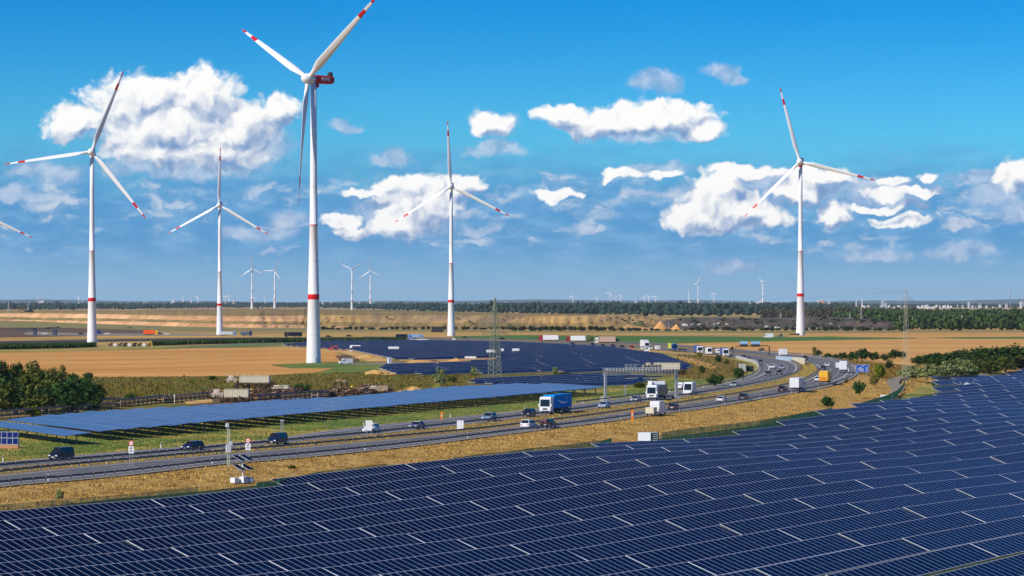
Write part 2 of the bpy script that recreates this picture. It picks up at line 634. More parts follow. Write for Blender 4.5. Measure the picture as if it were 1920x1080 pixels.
# the lower ground sheet runs to the horizon; the plateau with the motorway lies a little above it
ln = 32000.0
npmesh('ground', [(-ln, -2000, LOW), (ln, -2000, LOW), (ln, ln, LOW), (-ln, ln, LOW)], [(0, 1, 2, 3)], M_LOW)['kind'] = 'structure'

A_OUT = [(-160, 934), (0, 913), (140, 901), (250, 890), (412, 871), (490, 865), (600, 855), (755, 839), (905, 820), (1059, 801), (1165, 787), (1220, 778.5), (1300, 769), (1387, 754.5),
         (1487, 737), (1540, 727.5), (1575, 717), (1596, 707), (1604.5, 698), (1602, 689), (1587, 681.5), (1565, 675.5), (1527, 669), (1477, 664.5), (1437, 661), (1375, 655), (1312, 650),
         (1262, 646), (1225, 643.5), (1172, 641.7), (1110, 639.8), (1040, 637.5), (957, 635.5), (880, 634.2), (780, 633), (680, 631.8)]
A_IN = [(-160, 915), (0, 894), (250, 869), (480, 849), (680, 831), (880, 812.5), (1000, 798.5), (1120, 783), (1207, 770), (1270, 761), (1357, 747), (1440, 732.5), (1486, 722), (1515, 711.5), (1531, 702),
        (1535.5, 694), (1527, 685), (1510, 678.5), (1477, 671.5), (1440, 667), (1375, 660), (1312, 654), (1262, 650), (1225, 647.3), (1172, 645), (1110, 642.8), (1040, 640), (957, 637.6), (880, 636.0), (780, 634.6), (680, 633.2)]
B_IN = [(-160, 900), (0, 880), (250, 860), (480, 837), (705, 816), (940, 789), (1002, 781), (1127, 765.5), (1207, 754.5), (1282, 744.5), (1357, 733), (1440, 717), (1477, 706), (1494, 697.5),
        (1498, 691), (1494, 684), (1477, 677.5), (1452, 672.5), (1415, 667.5), (1350, 661), (1290, 655.5), (1225, 650.5), (1172, 647.7), (1110, 645.1), (1040, 642.2), (957, 639.6), (880, 637.8), (780, 636.2), (680, 634.6)]
B_OUT = [(-160, 889), (0, 870), (250, 847), (475, 830), (644, 806), (837, 786), (940, 775.5), (1002, 769), (1072, 761), (1177, 748), (1220, 742), (1307, 730), (1357, 721.5), (1390, 714), (1415, 704.5),
         (1426, 695.5), (1427, 689), (1421, 682.5), (1398, 675), (1369, 669), (1337, 664.3), (1300, 661), (1262, 658), (1225, 655), (1172, 651.5), (1122, 648.3), (1060, 645.2), (957, 641.8), (880, 639.8), (780, 637.8), (680, 636)]
NS = 420
cAo, cAi, cBi, cBo = (spline(p, NS) for p in (A_OUT, A_IN, B_IN, B_OUT))

# plateau edge (just outside the near carriageway, then along the hedge on the right)
off = lambda c, d: c + np.stack([tangents(c)[:, 1], -tangents(c)[:, 0]], 1) * d
top1 = off(cAo, 1.6)[:int(NS * 0.62)]
far_i = int(np.argmin(np.abs(top1[:, 1] - P(0, 694)[1]) + (top1[:, 0] < 80) * 1e3))
edge = [tuple(p) for p in top1[:far_i]]
for x, y in ((1640, 703), (1690, 700), (1760, 684), (1860, 676), (1960, 668), (2200, 655), (2700, 640)):
    edge.append(tuple(P(x, y)[:2]))
edge = [tuple(np.array(edge[0]) + np.array([-260.0, -40.0]))] + edge
edge = np.array(edge)
edge_s = evenly(edge, 6.0)
# foot of the bank on the lower level
FOOT = [(-500, 1005), (-150, 972), (0, 955), (95, 947), (380, 921), (480, 909), (560, 899), (730, 880), (860, 867), (1000, 852), (1130, 836), (1250, 820), (1400, 800), (1487, 786), (1560, 773), (1640, 757),
        (1690, 744), (1724, 728), (1760, 712), (1850, 706), (1900, 697), (1980, 690), (2300, 672), (2900, 650)]
fd = spline(FOOT, 1600, LOW + 0.02)
et = tangents(edge_s)
for _ in range(6):
    et[1:-1] = 0.25 * et[:-2] + 0.5 * et[1:-1] + 0.25 * et[2:]
foot = []
for e_, t_ in zip(edge_s, et):
    nn = np.array([t_[1], -t_[0]])
    rel = fd - e_
    al, ac = np.abs(rel @ t_), rel @ nn
    al[(ac < 0.5) | (ac > 130)] = 1e9
    j = int(np.argmin(al))
    foot.append(ac[j] if al[j] < 4.0 else np.nan)
foot = np.array(foot)
ok_ = ~np.isnan(foot)
foot = np.interp(np.arange(len(foot)), np.flatnonzero(ok_), foot[ok_])
for _ in range(12):
    foot[1:-1] = 0.25 * foot[:-2] + 0.5 * foot[1:-1] + 0.25 * foot[2:]
foot = edge_s + np.stack([et[:, 1], -et[:, 0]], 1) * foot[:, None]

v = [(-9000, edge[0][1] - 500), *[tuple(p) for p in edge], (9000, edge[-1][1]), (31000, 31000), (-31000, 31000)]
me = bpy.data.meshes.new('plateau')
me.from_pydata([(x, y, 0) for x, y in v], [], [tuple(range(len(v)))])
me.materials.append(M_FLAT)
pl = bpy.data.objects.new('plateau', me)
COL.objects.link(pl)
fix_up(pl)
tag(pl, kind='structure')

# grassy bank between the two levels, lumpy
n = len(edge_s)
K = 8
vs = []
for i in range(n):
    a, b = edge_s[i], foot[i]
    for k in range(K + 1):
        t = k / K
        p = a * (1 - t) + b * t
        zz = (1 - t) * 0.0 + t * LOW
        zz += 0.15 * math.sin(t * math.pi) + (RNG.random() - 0.5) * 0.25 * (0 < k < K)
        if k == 0: zz = -0.004
        vs.append((p[0], p[1], zz))
fs = [(i * (K + 1) + k, i * (K + 1) + k + 1, (i + 1) * (K + 1) + k + 1, (i + 1) * (K + 1) + k) for i in range(n - 1) for k in range(K)]
bank = npmesh('bank', vs, fs, M_BANK)
fix_up(bank)
tag(bank, kind='structure')
BANK = (edge_s, foot)

# patches of land use on the plateau: (name, material, outline in photograph pixels)
LAND = [
    ('meadow', M_SOIL, [(-300, 905), (-300, 655), (600, 646), (900, 640), (1400, 672), (1490, 690), (1440, 718), (1120, 768), (1000, 783), (480, 840), (0, 884)], 0),
    ('scrubland', M_SCRUB, [(-200, 700), (170, 706), (480, 704), (600, 696), (760, 697), (900, 694), (1130, 690), (1300, 686), (1400, 700), (1330, 725), (1200, 735), (1000, 745), (760, 752), (480, 765), (200, 780), (-200, 800)], 1),
    ('verge', M_MEADOW, [(-200, 790), (200, 800), (480, 768), (760, 752), (1000, 732), (1180, 720), (1300, 700), (1400, 690), (1424, 698), (1395, 715), (1300, 733), (1150, 754), (1000, 772), (840, 789), (640, 809), (480, 832), (250, 850), (-200, 892)], 2),
    ('grass_patch', M_MEADOWG, [(30, 835), (170, 815), (330, 822), (420, 818), (300, 832), (160, 848), (40, 850)], 3),
    ('grass_patch', M_MEADOWG, [(480, 800), (700, 782), (880, 765), (1000, 752), (1080, 748), (1000, 765), (840, 783), (660, 800), (560, 808)], 3),
    ('grass_patch', M_MEADOWG, [(1090, 745), (1180, 730), (1250, 715), (1330, 712), (1290, 726), (1190, 742)], 3),
    ('wheat_field', M_WHEAT, [(-200, 664), (0, 661.5), (240, 656.5), (400, 652.5), (540, 651), (600, 652.5), (640, 665), (650, 679), (600, 677.5), (550, 682), (512, 684), (545, 690.5), (625, 691), (598, 698), (480, 705), (170, 707), (-200, 708)], 3),
    ('grass_patch', M_MEADOWG, [(505, 684), (560, 681), (650, 680), (720, 681), (730, 684), (716, 694), (680, 699), (560, 702), (600, 697), (625, 691), (545, 690.5)], 3),
    ('track', M_ASPH2, [(655, 682.5), (740, 679), (770, 677), (770, 679), (740, 681.5), (660, 684.5)], 4),
    ('dirt_field', M_DIRT, [(628, 667), (650, 665), (672, 672), (675, 677), (640, 679)], 4),
    ('sand_patch', M_SAND, [(470, 651.5), (560, 651), (620, 653), (668, 657), (700, 664), (728, 673), (738, 678), (690, 678), (668, 669), (640, 662), (580, 655)], 4),
    ('sand_patch', M_SAND, [(740, 674), (790, 675), (880, 672), (940, 671), (960, 673), (930, 678), (860, 682), (770, 682)], 4),
    ('sand_patch', M_SAND, [(1270, 668), (1300, 672), (1345, 686), (1335, 692), (1310, 686), (1280, 676)], 5),
    ('sand_patch', M_SAND, [(684, 697), (717, 693), (740, 697), (742, 703), (700, 703)], 5),
    ('sand_patch', M_SAND, [(740, 735), (770, 724), (785, 727), (790, 731), (770, 736)], 5),
    ('tan_field', M_TAN, [(-300, 647), (200, 642), (480, 637.5), (540, 640), (300, 646), (-300, 655)], 1),
    ('crop_strip', M_GREEN2, [(480, 642), (540, 641), (560, 646), (440, 651), (300, 652)], 2),
    ('dark_strip', M_DSTRIP, [(-300, 640), (0, 639.5), (240, 635.5), (480, 632.5), (700, 632), (900, 635.5), (900, 638.5), (760, 639), (620, 640), (480, 638.3), (240, 639.6), (0, 645), (-300, 649)], 3),
    ('tan_field', M_TAN, [(-300, 632), (180, 629.5), (480, 626), (700, 623), (900, 623), (1100, 623), (1500, 625), (1500, 628), (1100, 628.3), (900, 627.5), (700, 629), (480, 631.5), (240, 634), (0, 637), (-300, 638)], 1),
    ('brown_bank', M_DIRT, [(-300, 618), (40, 614.5), (110, 614.5), (200, 617), (300, 620), (280, 626), (180, 630), (0, 633), (-300, 634)], 2),
    ('side_road', M_ASPH2, [(44, 624), (70, 621.5), (100, 623.5), (240, 625), (420, 627), (420, 629), (240, 629.5), (70, 629), (48, 627.5)], 3),
    ('olive_field', M_OLIVE, [(-300, 602), (60, 602), (110, 605), (240, 609), (320, 612), (480, 612), (600, 614), (700, 617), (900, 618), (900, 621), (600, 621), (300, 619), (120, 615), (-300, 618)], 2),
    ('green_field', M_GREEN, [(850, 630), (960, 628.5), (1100, 629.5), (1300, 630.5), (1480, 632), (1560, 630.5), (1600, 632.5), (1720, 633.2), (1720, 634.8), (1600, 637), (1480, 639.3), (1330, 642.3), (1240, 643.5), (1130, 640.5), (960, 636.5), (850, 633.8)], 3),
    ('green_field', M_GREEN, [(1735, 633.5), (1800, 632), (1960, 631), (2200, 631), (2200, 635), (1960, 635.2), (1800, 635)], 3),
    ('stubble_field', M_WHEAT2, [(1240, 646), (1330, 642), (1480, 639), (1720, 634.5), (2300, 634), (2300, 676), (1960, 672), (1760, 684), (1640, 684), (1560, 674), (1480, 664), (1380, 654)], 2),
    ('stubble_field', M_WHEAT2, [(1480, 626), (1700, 623.5), (2300, 623), (2300, 634), (1720, 633.5), (1560, 631), (1480, 632)], 1),
    ('field_edge', M_OLIVE, [(900, 619.5), (1300, 621), (1600, 620), (2300, 620), (2300, 622.8), (1600, 623.5), (1300, 624), (900, 622.6)], 2),
    ('far_meadow', M_GREEN2, [(470, 579.5), (560, 580), (760, 581), (860, 583), (860, 585), (600, 586), (470, 585)], 2),
    ('far_meadow', M_GREEN2, [(1220, 594), (1290, 594), (1420, 593), (1500, 590), (1500, 592), (1300, 597)], 2),
    ('dry_bank', M_BANK, [(1510, 662), (1600, 672), (1690, 684), (1760, 684), (1760, 700), (1690, 706), (1640, 706), (1612, 700), (1608, 690), (1590, 680), (1530, 668)], 3),
    ('dry_bank', M_SCRUB, [(1270, 663), (1330, 667), (1390, 677), (1414, 690), (1395, 706), (1350, 714), (1300, 712), (1280, 700), (1340, 690)], 3),
]
for nm, m_, pts, lay in LAND:
    poly(nm, pts, 0.02 + 0.035 * lay, m_)

for nm, m_, pts in (('sand_patch', M_DIRT, [(350, 752), (420, 744), (480, 741), (560, 735), (740, 726), (745, 740), (600, 750), (480, 760), (360, 764)]), ('sand_patch', M_SAND, [(345, 752), (395, 747), (400, 754), (350, 758)])):
    poly(nm, pts, 0.16 if m_ is M_DIRT else 0.19, m_)
# tram lines in the wheat
M_TRAM = mat('tram_line', C(178, 126, 70, 0.95), 0.95, var=0.1, scale=0.02)
for i_, (ya, yb_) in enumerate(((670, 660), (680, 667.5), (690, 675), (699, 684), (665, 656.5))):
    b_ = spline([(-60, ya), (160, ya - (ya - yb_) * 0.28), (340, ya - (ya - yb_) * 0.62), (500, yb_)], 60)
    nn_ = np.stack([tangents(b_)[:, 1], -tangents(b_)[:, 0]], 1)
    strip('tramline', b_ + nn_ * 1.1, b_ - nn_ * 1.1, 0.17, M_TRAM)

# motorway: two carriageways and a dry median
strip('road', cAo, cAi, 0.20, M_ASPH)
strip('road', cBi, cBo, 0.20, M_ASPH)
strip('median', cAi, cBi, 0.19, mat('median_grass', C(160, 132, 84, 0.85), 0.95, var=0.35, scale=0.25, col2=C(126, 112, 76, 0.85), bump=0.6))
RZ = 0.20


def lane(a, b, t):
    return a * (1 - t) + b * t


def ribbon(mb, c, w, z, i0=0, i1=None):
    t = tangents(c)
    nrm = np.stack([t[:, 1], -t[:, 0]], 1) * w / 2
    i1 = len(c) - 1 if i1 is None else i1
    l, r = c + nrm, c - nrm
    for i in range(i0, i1):
        mb.add([(*l[i], z), (*l[i + 1], z), (*r[i + 1], z), (*r[i], z)], [(0, 1, 2, 3)])


M_GRAV = mat('gravel_shoulder', C(176, 166, 150, 0.85), 0.95, var=0.25, scale=0.8)
strip('shoulder', off(cAo, 1.25), off(cAo, -0.1), 0.16, M_GRAV)
strip('shoulder', off(cBo, -1.1), off(cBo, 0.1), 0.16, M_GRAV)
M_WEAR = mat('tyre_worn_asphalt', (0.125, 0.12, 0.118), 0.8, var=0.22, scale=0.12)
wr = MB()
for a, b in ((cAo, cAi), (cBo, cBi)):
    for t in (0.29, 0.375, 0.525, 0.61, 0.755, 0.84):
        ribbon(wr, lane(a, b, t), 0.62, RZ + 0.008)
o = wr.build('road_wear', M_WEAR)
fix_up(o)
tag(o, kind='structure')
mk = MB()
for a, b in ((cAo, cAi), (cBo, cBi)):
    for t in (0.20, 0.93):
        ribbon(mk, lane(a, b, t), 0.28, RZ + 0.02)
    for t in ((0.45, 0.69)):
        c_ = evenly(lane(a, b, t), 6.0)
        ribs = tangents(c_)
        for i in range(0, len(c_) - 1, 3):
            s = c_[i:i + 2]
            d = (s[1] - s[0]) / np.linalg.norm(s[1] - s[0])
            q = np.array([d[1], -d[0]]) * 0.10
            mk.add([(*(s[0] + q), RZ + 0.02), (*(s[1] + q), RZ + 0.02), (*(s[1] - q), RZ + 0.02), (*(s[0] - q), RZ + 0.02)], [(0, 1, 2, 3)])
o = mk.build('road_markings', M_MARK)
fix_up(o)
tag(o, kind='structure')


# ---------------------------------------------------------------- guard rails
def guard_rail(curve, label, near, single_posts, step=2.67, seg=1.0):
    c_ = evenly(curve, step)
    root = thing('guard_rail', label, 'guard rail', (c_[0][0], c_[0][1], 0))
    org = np.array([c_[0][0], c_[0][1]])
    t = tangents(c_)
    nr = np.stack([t[:, 1], -t[:, 0]], 1)
    prof = [(0.045, 0.44), (-0.03, 0.50), (0.045, 0.56), (0.045, 0.62), (-0.03, 0.68), (0.045, 0.75)]
    vs, fs = [], []
    k = len(prof)
    for p, q in zip(c_ - org, nr):
        for o_, z in prof:
            vs.append((p[0] + q[0] * o_, p[1] + q[1] * o_, z + RZ))
    for i in range(len(c_) - 1):
        for j in range(k - 1):
            fs.append((i * k + j, i * k + j + 1, (i + 1) * k + j + 1, (i + 1) * k + j))
    npmesh('rail', vs, fs, M_RAIL, parent=root)
    pm = MB()
    pm.box((0, 0, 0.40 + RZ / 2), (0.14, 0.11, 0.80 + RZ))
    pme = pm.mesh('post', M_POST)
    rest = MB()
    cnt = 0
    for p, q in zip(c_ - org, nr):
        pos = p + q * near * 0.11
        if cnt < single_posts:
            o_ = bpy.data.objects.new('post', pme)
            COL.objects.link(o_)
            o_.parent = root
            o_.location = (pos[0], pos[1], 0)
            o_.rotation_euler = (0, 0, math.atan2(q[1], q[0]))
        else:
            rest.box((pos[0], pos[1], 0.40 + RZ / 2), (0.12, 0.12, 0.80 + RZ), rz=math.atan2(q[1], q[0]))
        cnt += 1
    if rest.v:
        r = rest.build('posts', M_POST, root)
        r['kind'] = 'stuff'
    return root


half = int(NS * 0.63)
guard_rail(off(cAo, 0.5)[:half], 'dark steel guard rail along the top of the golden bank', 1, 280)
guard_rail(off(cAi, -0.5)[:half], 'dark guard rail on the near side of the dry median strip', 1, 200)
guard_rail(off(cBi, 0.5)[:half], 'dark guard rail on the far side of the dry median strip', 1, 200)
guard_rail(off(cBo, -0.5)[int(NS * 0.19):half], 'guard rail behind the far carriageway along the green verge', -1, 120)
guard_rail(off(cAi, -0.5)[half:], 'distant guard rail of the road leading away behind the solar field', 1, 0)


# ---------------------------------------------------------------- solar arrays
UA = R(30.6)
uv = np.array([math.sin(UA), math.cos(UA)])
vv = np.array([-uv[1], uv[0]])
UROT = math.atan2(uv[1], uv[0])
TILT = R(20.8)
CLEAR = 0.8
KS = (CAMZ - LOW - CLEAR) / 25.8
MW, ML = 1.318 * KS, 3.32 * KS
NMOD = 26


def module_mesh(w, l, mid=True):
    """framed glass module lying in xy, x along the row, y up the slope, origin at the lower edge"""
    b = MB()
    fx, fy = 0.022, 0.05
    h = 0.04
    x0, x1, y0, y1 = 0.005, w - 0.005, 0, l
    # frame: four bars as top faces plus outer skirt
    o_ = [(x0, y0), (x1, y0), (x1, y1), (x0, y1)]
    i_ = [(x0 + fx, y0 + fy), (x1 - fx, y0 + fy), (x1 - fx, y1 - fy), (x0 + fx, y1 - fy)]
    vs = [(*p, h) for p in o_] + [(*p, h) for p in i_] + [(*p, 0) for p in o_]
    fs = [(0, 1, 5, 4), (1, 2, 6, 5), (2, 3, 7, 6), (3, 0, 4, 7), (8, 9, 1, 0), (9, 10, 2, 1), (10, 11, 3, 2), (11, 8, 0, 3)]
    b.add(vs, fs, 1)
    b.add([(*p, 0.033) for p in i_] + [(*p, 0.0) for p in o_], [(0, 1, 2, 3)], 0)
    b.add([(*p, 0.0) for p in o_], [(3, 2, 1, 0)], 1)
    if mid:
        b.add([(x0 + fx, l / 2 - 0.02, 0.036), (x1 - fx, l / 2 - 0.02, 0.036), (x1 - fx, l / 2 + 0.02, 0.036), (x0 + fx, l / 2 + 0.02, 0.036)], [(0, 1, 2, 3)], 2)
    return b


MODME = module_mesh(MW, ML).mesh('module', [M_CELL, M_FRAME, M_HALF])
one = module_mesh(MW, ML)
joined = MB()
for i in range(NMOD):
    joined.add([(x + i * MW, y, z) for x, y, z in one.v], one.f, 0)
    joined.mi[-len(one.f):] = one.mi
JOINME = joined.mesh('modules', [M_CELL, M_FRAME, M_HALF])
sup = MB()
for i in range(8):
    x = 0.9 + i * (NMOD * MW - 1.8) / 7
    zt = CLEAR + math.sin(TILT) * ML / 2
    sup.box((x, math.cos(TILT) * ML / 2, (zt - 0.1) / 2), (0.12, 0.12, zt - 0.1))
    sup.bar((x, 0.25, CLEAR + math.tan(TILT) * 0.25 - 0.06), (x, math.cos(TILT) * ML - 0.25, CLEAR + math.sin(TILT) * ML - 0.16), 0.08)
for yy in (0.6, 2.0):
    sup.bar((0, yy, CLEAR + math.tan(TILT) * yy - 0.05), (NMOD * MW, yy, CLEAR + math.tan(TILT) * yy - 0.05), 0.06)
SUPME = sup.mesh('support_frame', M_STEEL)
es = MB()
es.box((0, ML / 2, 0.05), (0.06, ML, 0.05))
ENDME = es.mesh('end_strip', M_ENDR)

TOPLINE = [(-400, 998), (-150, 968), (0, 951.5), (376, 910.5), (730, 871.5), (995, 841.5), (1124, 825.5), (1250, 811.5), (1440, 786.5), (1560, 764.5), (1650, 748), (1690, 740), (1694, 735), (1735, 733), (1737, 722), (1726, 707), (1820, 704.5),
           (1850, 700), (1880, 692), (1960, 686), (2300, 660)]
ZT = LOW + CLEAR + math.sin(TILT) * ML
FIELD = [tuple(P(x, y + 1.0, ZT)[:2]) for x, y in TOPLINE] + [(2000, 2300), (2000, 0), (-2000, 0)]


def und(x, y):
    return 0.45 * math.sin(x * 0.043 + y * 0.017) + 0.3 * math.sin(y * 0.031 - x * 0.02 + 1.0)


def hide(o):
    return o


tables = []
for k in range(-14, 75):
    vk = (125 + 9.05 * k) * KS
    for i in range(-12, 40):
        u0 = (249.6 + 34.6 * i + 0.46 * 9.05 * k) * KS
        a = uv * (u0 + 0.14) + vv * vk
        b = uv * (u0 + 0.14 + NMOD * MW) + vv * vk
        up = vv * math.cos(TILT) * ML
        ok = inside(a + up, FIELD) and inside(b + up, FIELD)
        if not ok:
            continue
        # keep only what the frame can show, plus a margin
        vis = False
        for q in (a, b, (a + b) / 2):
            if q[1] > 200 and abs(q[0] / q[1]) * F < 960 + 330 and HZ + (CAMZ - LOW) * F / q[1] < 1080 + 190:
                vis = True
        if vis:
            tables.append((a, b))
tables.sort(key=lambda t: t[0][1] + t[1][1])
print('tables', len(tables))
SINGLE = 0
for idx, (a, b) in enumerate(tables):
    za, zb = und(*a), und(*b)
    root = thing('solar_table', 'long tilted table of dark blue solar modules in the big foreground solar field', 'solar table',
                 (a[0], a[1], LOW + (za)), UROT, 'solar tables of the foreground field')
    root.rotation_euler = Matrix.Rotation(UROT, 3, 'Z').to_4x4().to_3x3().__matmul__(Matrix.Rotation(-math.atan2(zb - za, 33.8), 3, 'Y')).to_euler()
    dist = (a[1] + b[1]) / 2
    tl = TILT + R(RNG.uniform(-0.9, 0.9))
    if dist < 400 and SINGLE < 2600:
        for j in range(NMOD):
            mo = bpy.data.objects.new('module', MODME)
            COL.objects.link(mo)
            mo.parent = root
            mo.location = (j * MW, 0, CLEAR)
            mo.rotation_euler = (tl, 0, 0)
            SINGLE += 1
    else:
        mo = bpy.data.objects.new('modules', JOINME)
        COL.objects.link(mo)
        mo.parent = root
        mo.location = (0, 0, CLEAR)
        mo.rotation_euler = (tl, 0, 0)
        mo['kind'] = 'stuff'
    so_ = bpy.data.objects.new('support_frame', SUPME)
    COL.objects.link(so_)
    so_.parent = root
    eo = bpy.data.objects.new('end_strip', ENDME)
    COL.objects.link(eo)
    eo.parent = root
    eo.location = (-0.14, 0, CLEAR)
    eo.rotation_euler = (tl, 0, 0)


# rows of the far solar fields: one long row each, clipped to the field outline
def far_rows(outline, label, group, pitch, zc, tilt, ml, u_ang, gap=None, hl=None):
    u = np.array([math.sin(u_ang), math.cos(u_ang)])
    v_ = np.array([-u[1], u[0]])
    pg = [tuple(P(x, y, 1.2)[:2]) for x, y in outline]
    vvals = [np.dot(p, v_) for p in pg]
    v0 = min(vvals)
    out = []
    k = 0
    while v0 + k * pitch < max(vvals):
        vk = v0 + (k + 0.5) * pitch
        xs = []
        for i in range(len(pg)):
            p, q = np.array(pg[i]), np.array(pg[(i + 1) % len(pg)])
            a, b = np.dot(p, v_) - vk, np.dot(q, v_) - vk
            if a * b < 0:
                w_ = p + (q - p) * a / (a - b)
                xs.append(np.dot(w_, u))
        xs.sort()
        for s, e in zip(xs[::2], xs[1::2]):
            if e - s > 8:
                out.append((s, e, vk))
        k += 1
    for s, e, vk in out:
        p = u * s + v_ * vk
        root = thing('solar_row', label, 'solar row', (p[0], p[1], 0), math.atan2(u[1], u[0]), group)
        b = MB()
        L = e - s
        nseg = max(1, int(round(L / 34.6)))
        sl_ = L / nseg
        ct, st = math.cos(tilt), math.sin(tilt)
        f = MB()
        for j in range(nseg):
            x0, x1 = j * sl_ + 0.3, (j + 1) * sl_ - 0.3
            nm = max(2, int((x1 - x0) / 1.3))
            for q in range(nm):
                xa, xb = x0 + (x1 - x0) * q / nm + 0.03, x0 + (x1 - x0) * (q + 1) / nm - 0.03
                b.add([(xa, 0.03 * ct, zc + 0.03 * st), (xb, 0.03 * ct, zc + 0.03 * st), (xb, (ml - 0.03) * ct, zc + (ml - 0.03) * st), (xa, (ml - 0.03) * ct, zc + (ml - 0.03) * st)], [(0, 1, 2, 3)], 0)
            b.add([(x0, 0, zc - 0.01), (x1, 0, zc - 0.01), (x1, ml * ct, zc + ml * st - 0.01), (x0, ml * ct, zc + ml * st - 0.01)], [(0, 1, 2, 3)], 1)
            f.bar((x0 + 2, ml * ct / 2, 0), (x0 + 2, ml * ct / 2, zc + ml * st / 2 - 0.05), 0.12)
            f.bar((x1 - 2, ml * ct / 2, 0), (x1 - 2, ml * ct / 2, zc + ml * st / 2 - 0.05), 0.12)
            b.box((x0 - 0.15, ml * ct / 2, zc + ml * st / 2), (0.22, ml * ct, 0.06), 2)
            b.box(((x0 + x1) / 2, ml * ct, zc + ml * st), (x1 - x0, 0.24, 0.10), 1)
            b.box(((x0 + x1) / 2, 0, zc), (x1 - x0, 0.14, 0.10), 1)
        b.build('modules', [M_CELL, M_FRAME, M_ENDR], root)['kind'] = 'stuff'
        f.build('support_frame', M_STEEL, root)
    return len(out)


far_n = far_rows([(530, 647), (620, 640.5), (780, 639), (960, 642), (1060, 647), (1150, 651.5), (1190, 657), (1250, 665), (1300, 684), (1292, 692), (1180, 694.5), (1060, 697), (960, 699), (880, 700.5), (780, 701.5), (742, 700), (720, 692), (734, 684), (850, 682), (950, 674), (940, 670.5),
                  (860, 672), (790, 674), (745, 673.5), (712, 667), (660, 656), (600, 652)],
                 'long dark solar row of the far solar field behind the pylon', 'rows of the far solar field', 12.0, 0.9, R(21), 2.9, UA)
mid_n = far_rows([(872, 717), (940, 711), (1010, 706.5), (1100, 703.5), (1190, 704), (1228, 707), (1205, 718), (1130, 723.5), (1060, 726), (960, 722.5)],
                 'dark solar row in the small field left of the sign gantry', 'rows of the small solar field', 10.0, 0.9, R(21), 2.9, UA)
print('rows', far_n, mid_n)

# single axis trackers of the bright middle array
TA = R(-26.4)
tu = np.array([math.sin(TA), math.cos(TA)])
tv = np.array([-tu[1], tu[0]])          # to the left
PZ = 2.0
na, nb = np.array(P(210, 806, PZ)[:2]), np.array(P(1118, 727, PZ)[:2])
FARE = [np.array(P(x, y, PZ)[:2]) for x, y in ((-120, 793), (20, 785), (147, 773), (225, 769), (380, 760), (480, 752), (625, 745), (720, 737), (830, 726), (955, 720), (1118, 722))]
nrow = 29
TT = R(6.0)
TW = 4.8
pm = MB()
pm.box((0, 0, (PZ - 0.15) / 2), (0.16, 0.16, PZ - 0.15))
TPOST = pm.mesh('post', mat('tracker_post', (0.10, 0.10, 0.11), 0.5, metal=0.3))
for k in range(-1, nrow + 1):
    s = na + (nb - na) * k / nrow
    if k == -1:
        s = np.array(P(146, 814, PZ)[:2])
    best = None
    for p, q in zip(FARE[:-1], FARE[1:]):
        d = q - p
        M2 = np.array([[tu[0], -d[0]], [tu[1], -d[1]]])
        det = np.linalg.det(M2)
        if abs(det) < 1e-6:
            continue
        t, w_ = np.linalg.solve(M2, p - s)
        if t > 2 and -0.001 <= w_ <= 1.001:
            best = t if best is None else min(best, t)
    if best is None:
        continue
    L = min(best, 150.0)
    if L < 6:
        continue
    root = thing('solar_tracker', 'low blue solar tracker row on dark posts in the bright middle array' if k >= 0 else 'separate solar tracker row at the left front of the bright middle array',
                 'solar tracker', (s[0], s[1], 0.0), math.atan2(tu[1], tu[0]), 'tracker rows of the middle array' if k >= 0 else None)
    b = MB()
    nx = int(L / 1.3)
    TTk = TT + R(RNG.uniform(-1.6, 1.6))
    ct, st = math.cos(TTk), math.sin(TTk)
    wob = lambda x: 0.03 * math.sin(x * 0.11 + k * 1.7)
    for j in range(nx):
        for half_ in (0, 1):
            x0, x1 = j * 1.3 + 0.012, (j + 1) * 1.3 - 0.012
            y0, y1 = (-TW / 2 + 0.01, -0.03) if half_ == 0 else (0.03, TW / 2 - 0.01)
            # local y points left (downhill side)
            b.add([(x, y * ct, PZ - y * st + wob(x)) for x, y in ((x0, y0), (x1, y0), (x1, y1), (x0, y1))], [(0, 1, 2, 3)])
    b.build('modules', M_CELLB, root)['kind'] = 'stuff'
    b = MB()
    b.tube((0, 0, PZ - 0.10), (nx * 1.3, 0, PZ - 0.10), 0.09, n=6)
    for y in (-TW / 2, TW / 2):
        b.bar((0, y * ct, PZ - y * st - 0.06), (nx * 1.3, y * ct, PZ - y * st - 0.06), 0.05)
    for j in range(0, nx, 2):
        b.bar((j * 1.3, -TW / 2 * ct, PZ + TW / 2 * st - 0.07), (j * 1.3, TW / 2 * ct, PZ - TW / 2 * st - 0.07), 0.05)
    b.build('torque_frame', M_DARK, root)
    b = MB()
    b.bar((0, -TW / 2 * ct, PZ + TW / 2 * st + .03), (nx * 1.3, -TW / 2 * ct, PZ + TW / 2 * st + .02), 0.028)
    b.build('edge_frame', mat('dull_frame', (0.22, 0.25, 0.30), 0.5), root)
    x = 0.5
    while x < L:
        po = bpy.data.objects.new('post', TPOST)
        COL.objects.link(po)
        po.parent = root
        po.location = (x, 0, 0)
        x += 5.7

# ---------------------------------------------------------------- air
hb = MB()
hb.box((0, 15500, 100), (65200, 35400, 205))
hz = hb.build('haze', [])
hm = bpy.data.materials.new('haze')
hm.use_nodes = True
t = hm.node_tree
t.nodes.clear()
pv_ = t.nodes.new('ShaderNodeVolumePrincipled')
pv_.inputs['Color'].default_value = (0.72, 0.84, 0.96, 1)
pv_.inputs['Density'].default_value = 1.9e-5
pv_.inputs['Anisotropy'].default_value = 0.0
mo_ = t.nodes.new('ShaderNodeOutputMaterial')
t.links.new(pv_.outputs[0], mo_.inputs['Volume'])
hz.data.materials.append(hm)
tag(hz, kind='stuff')


# ---------------------------------------------------------------- relief: pit wall, spoil, mounds, hills
def interp(tab, x):
    return float(np.interp(x, [a for a, b in tab], [b for a, b in tab]))


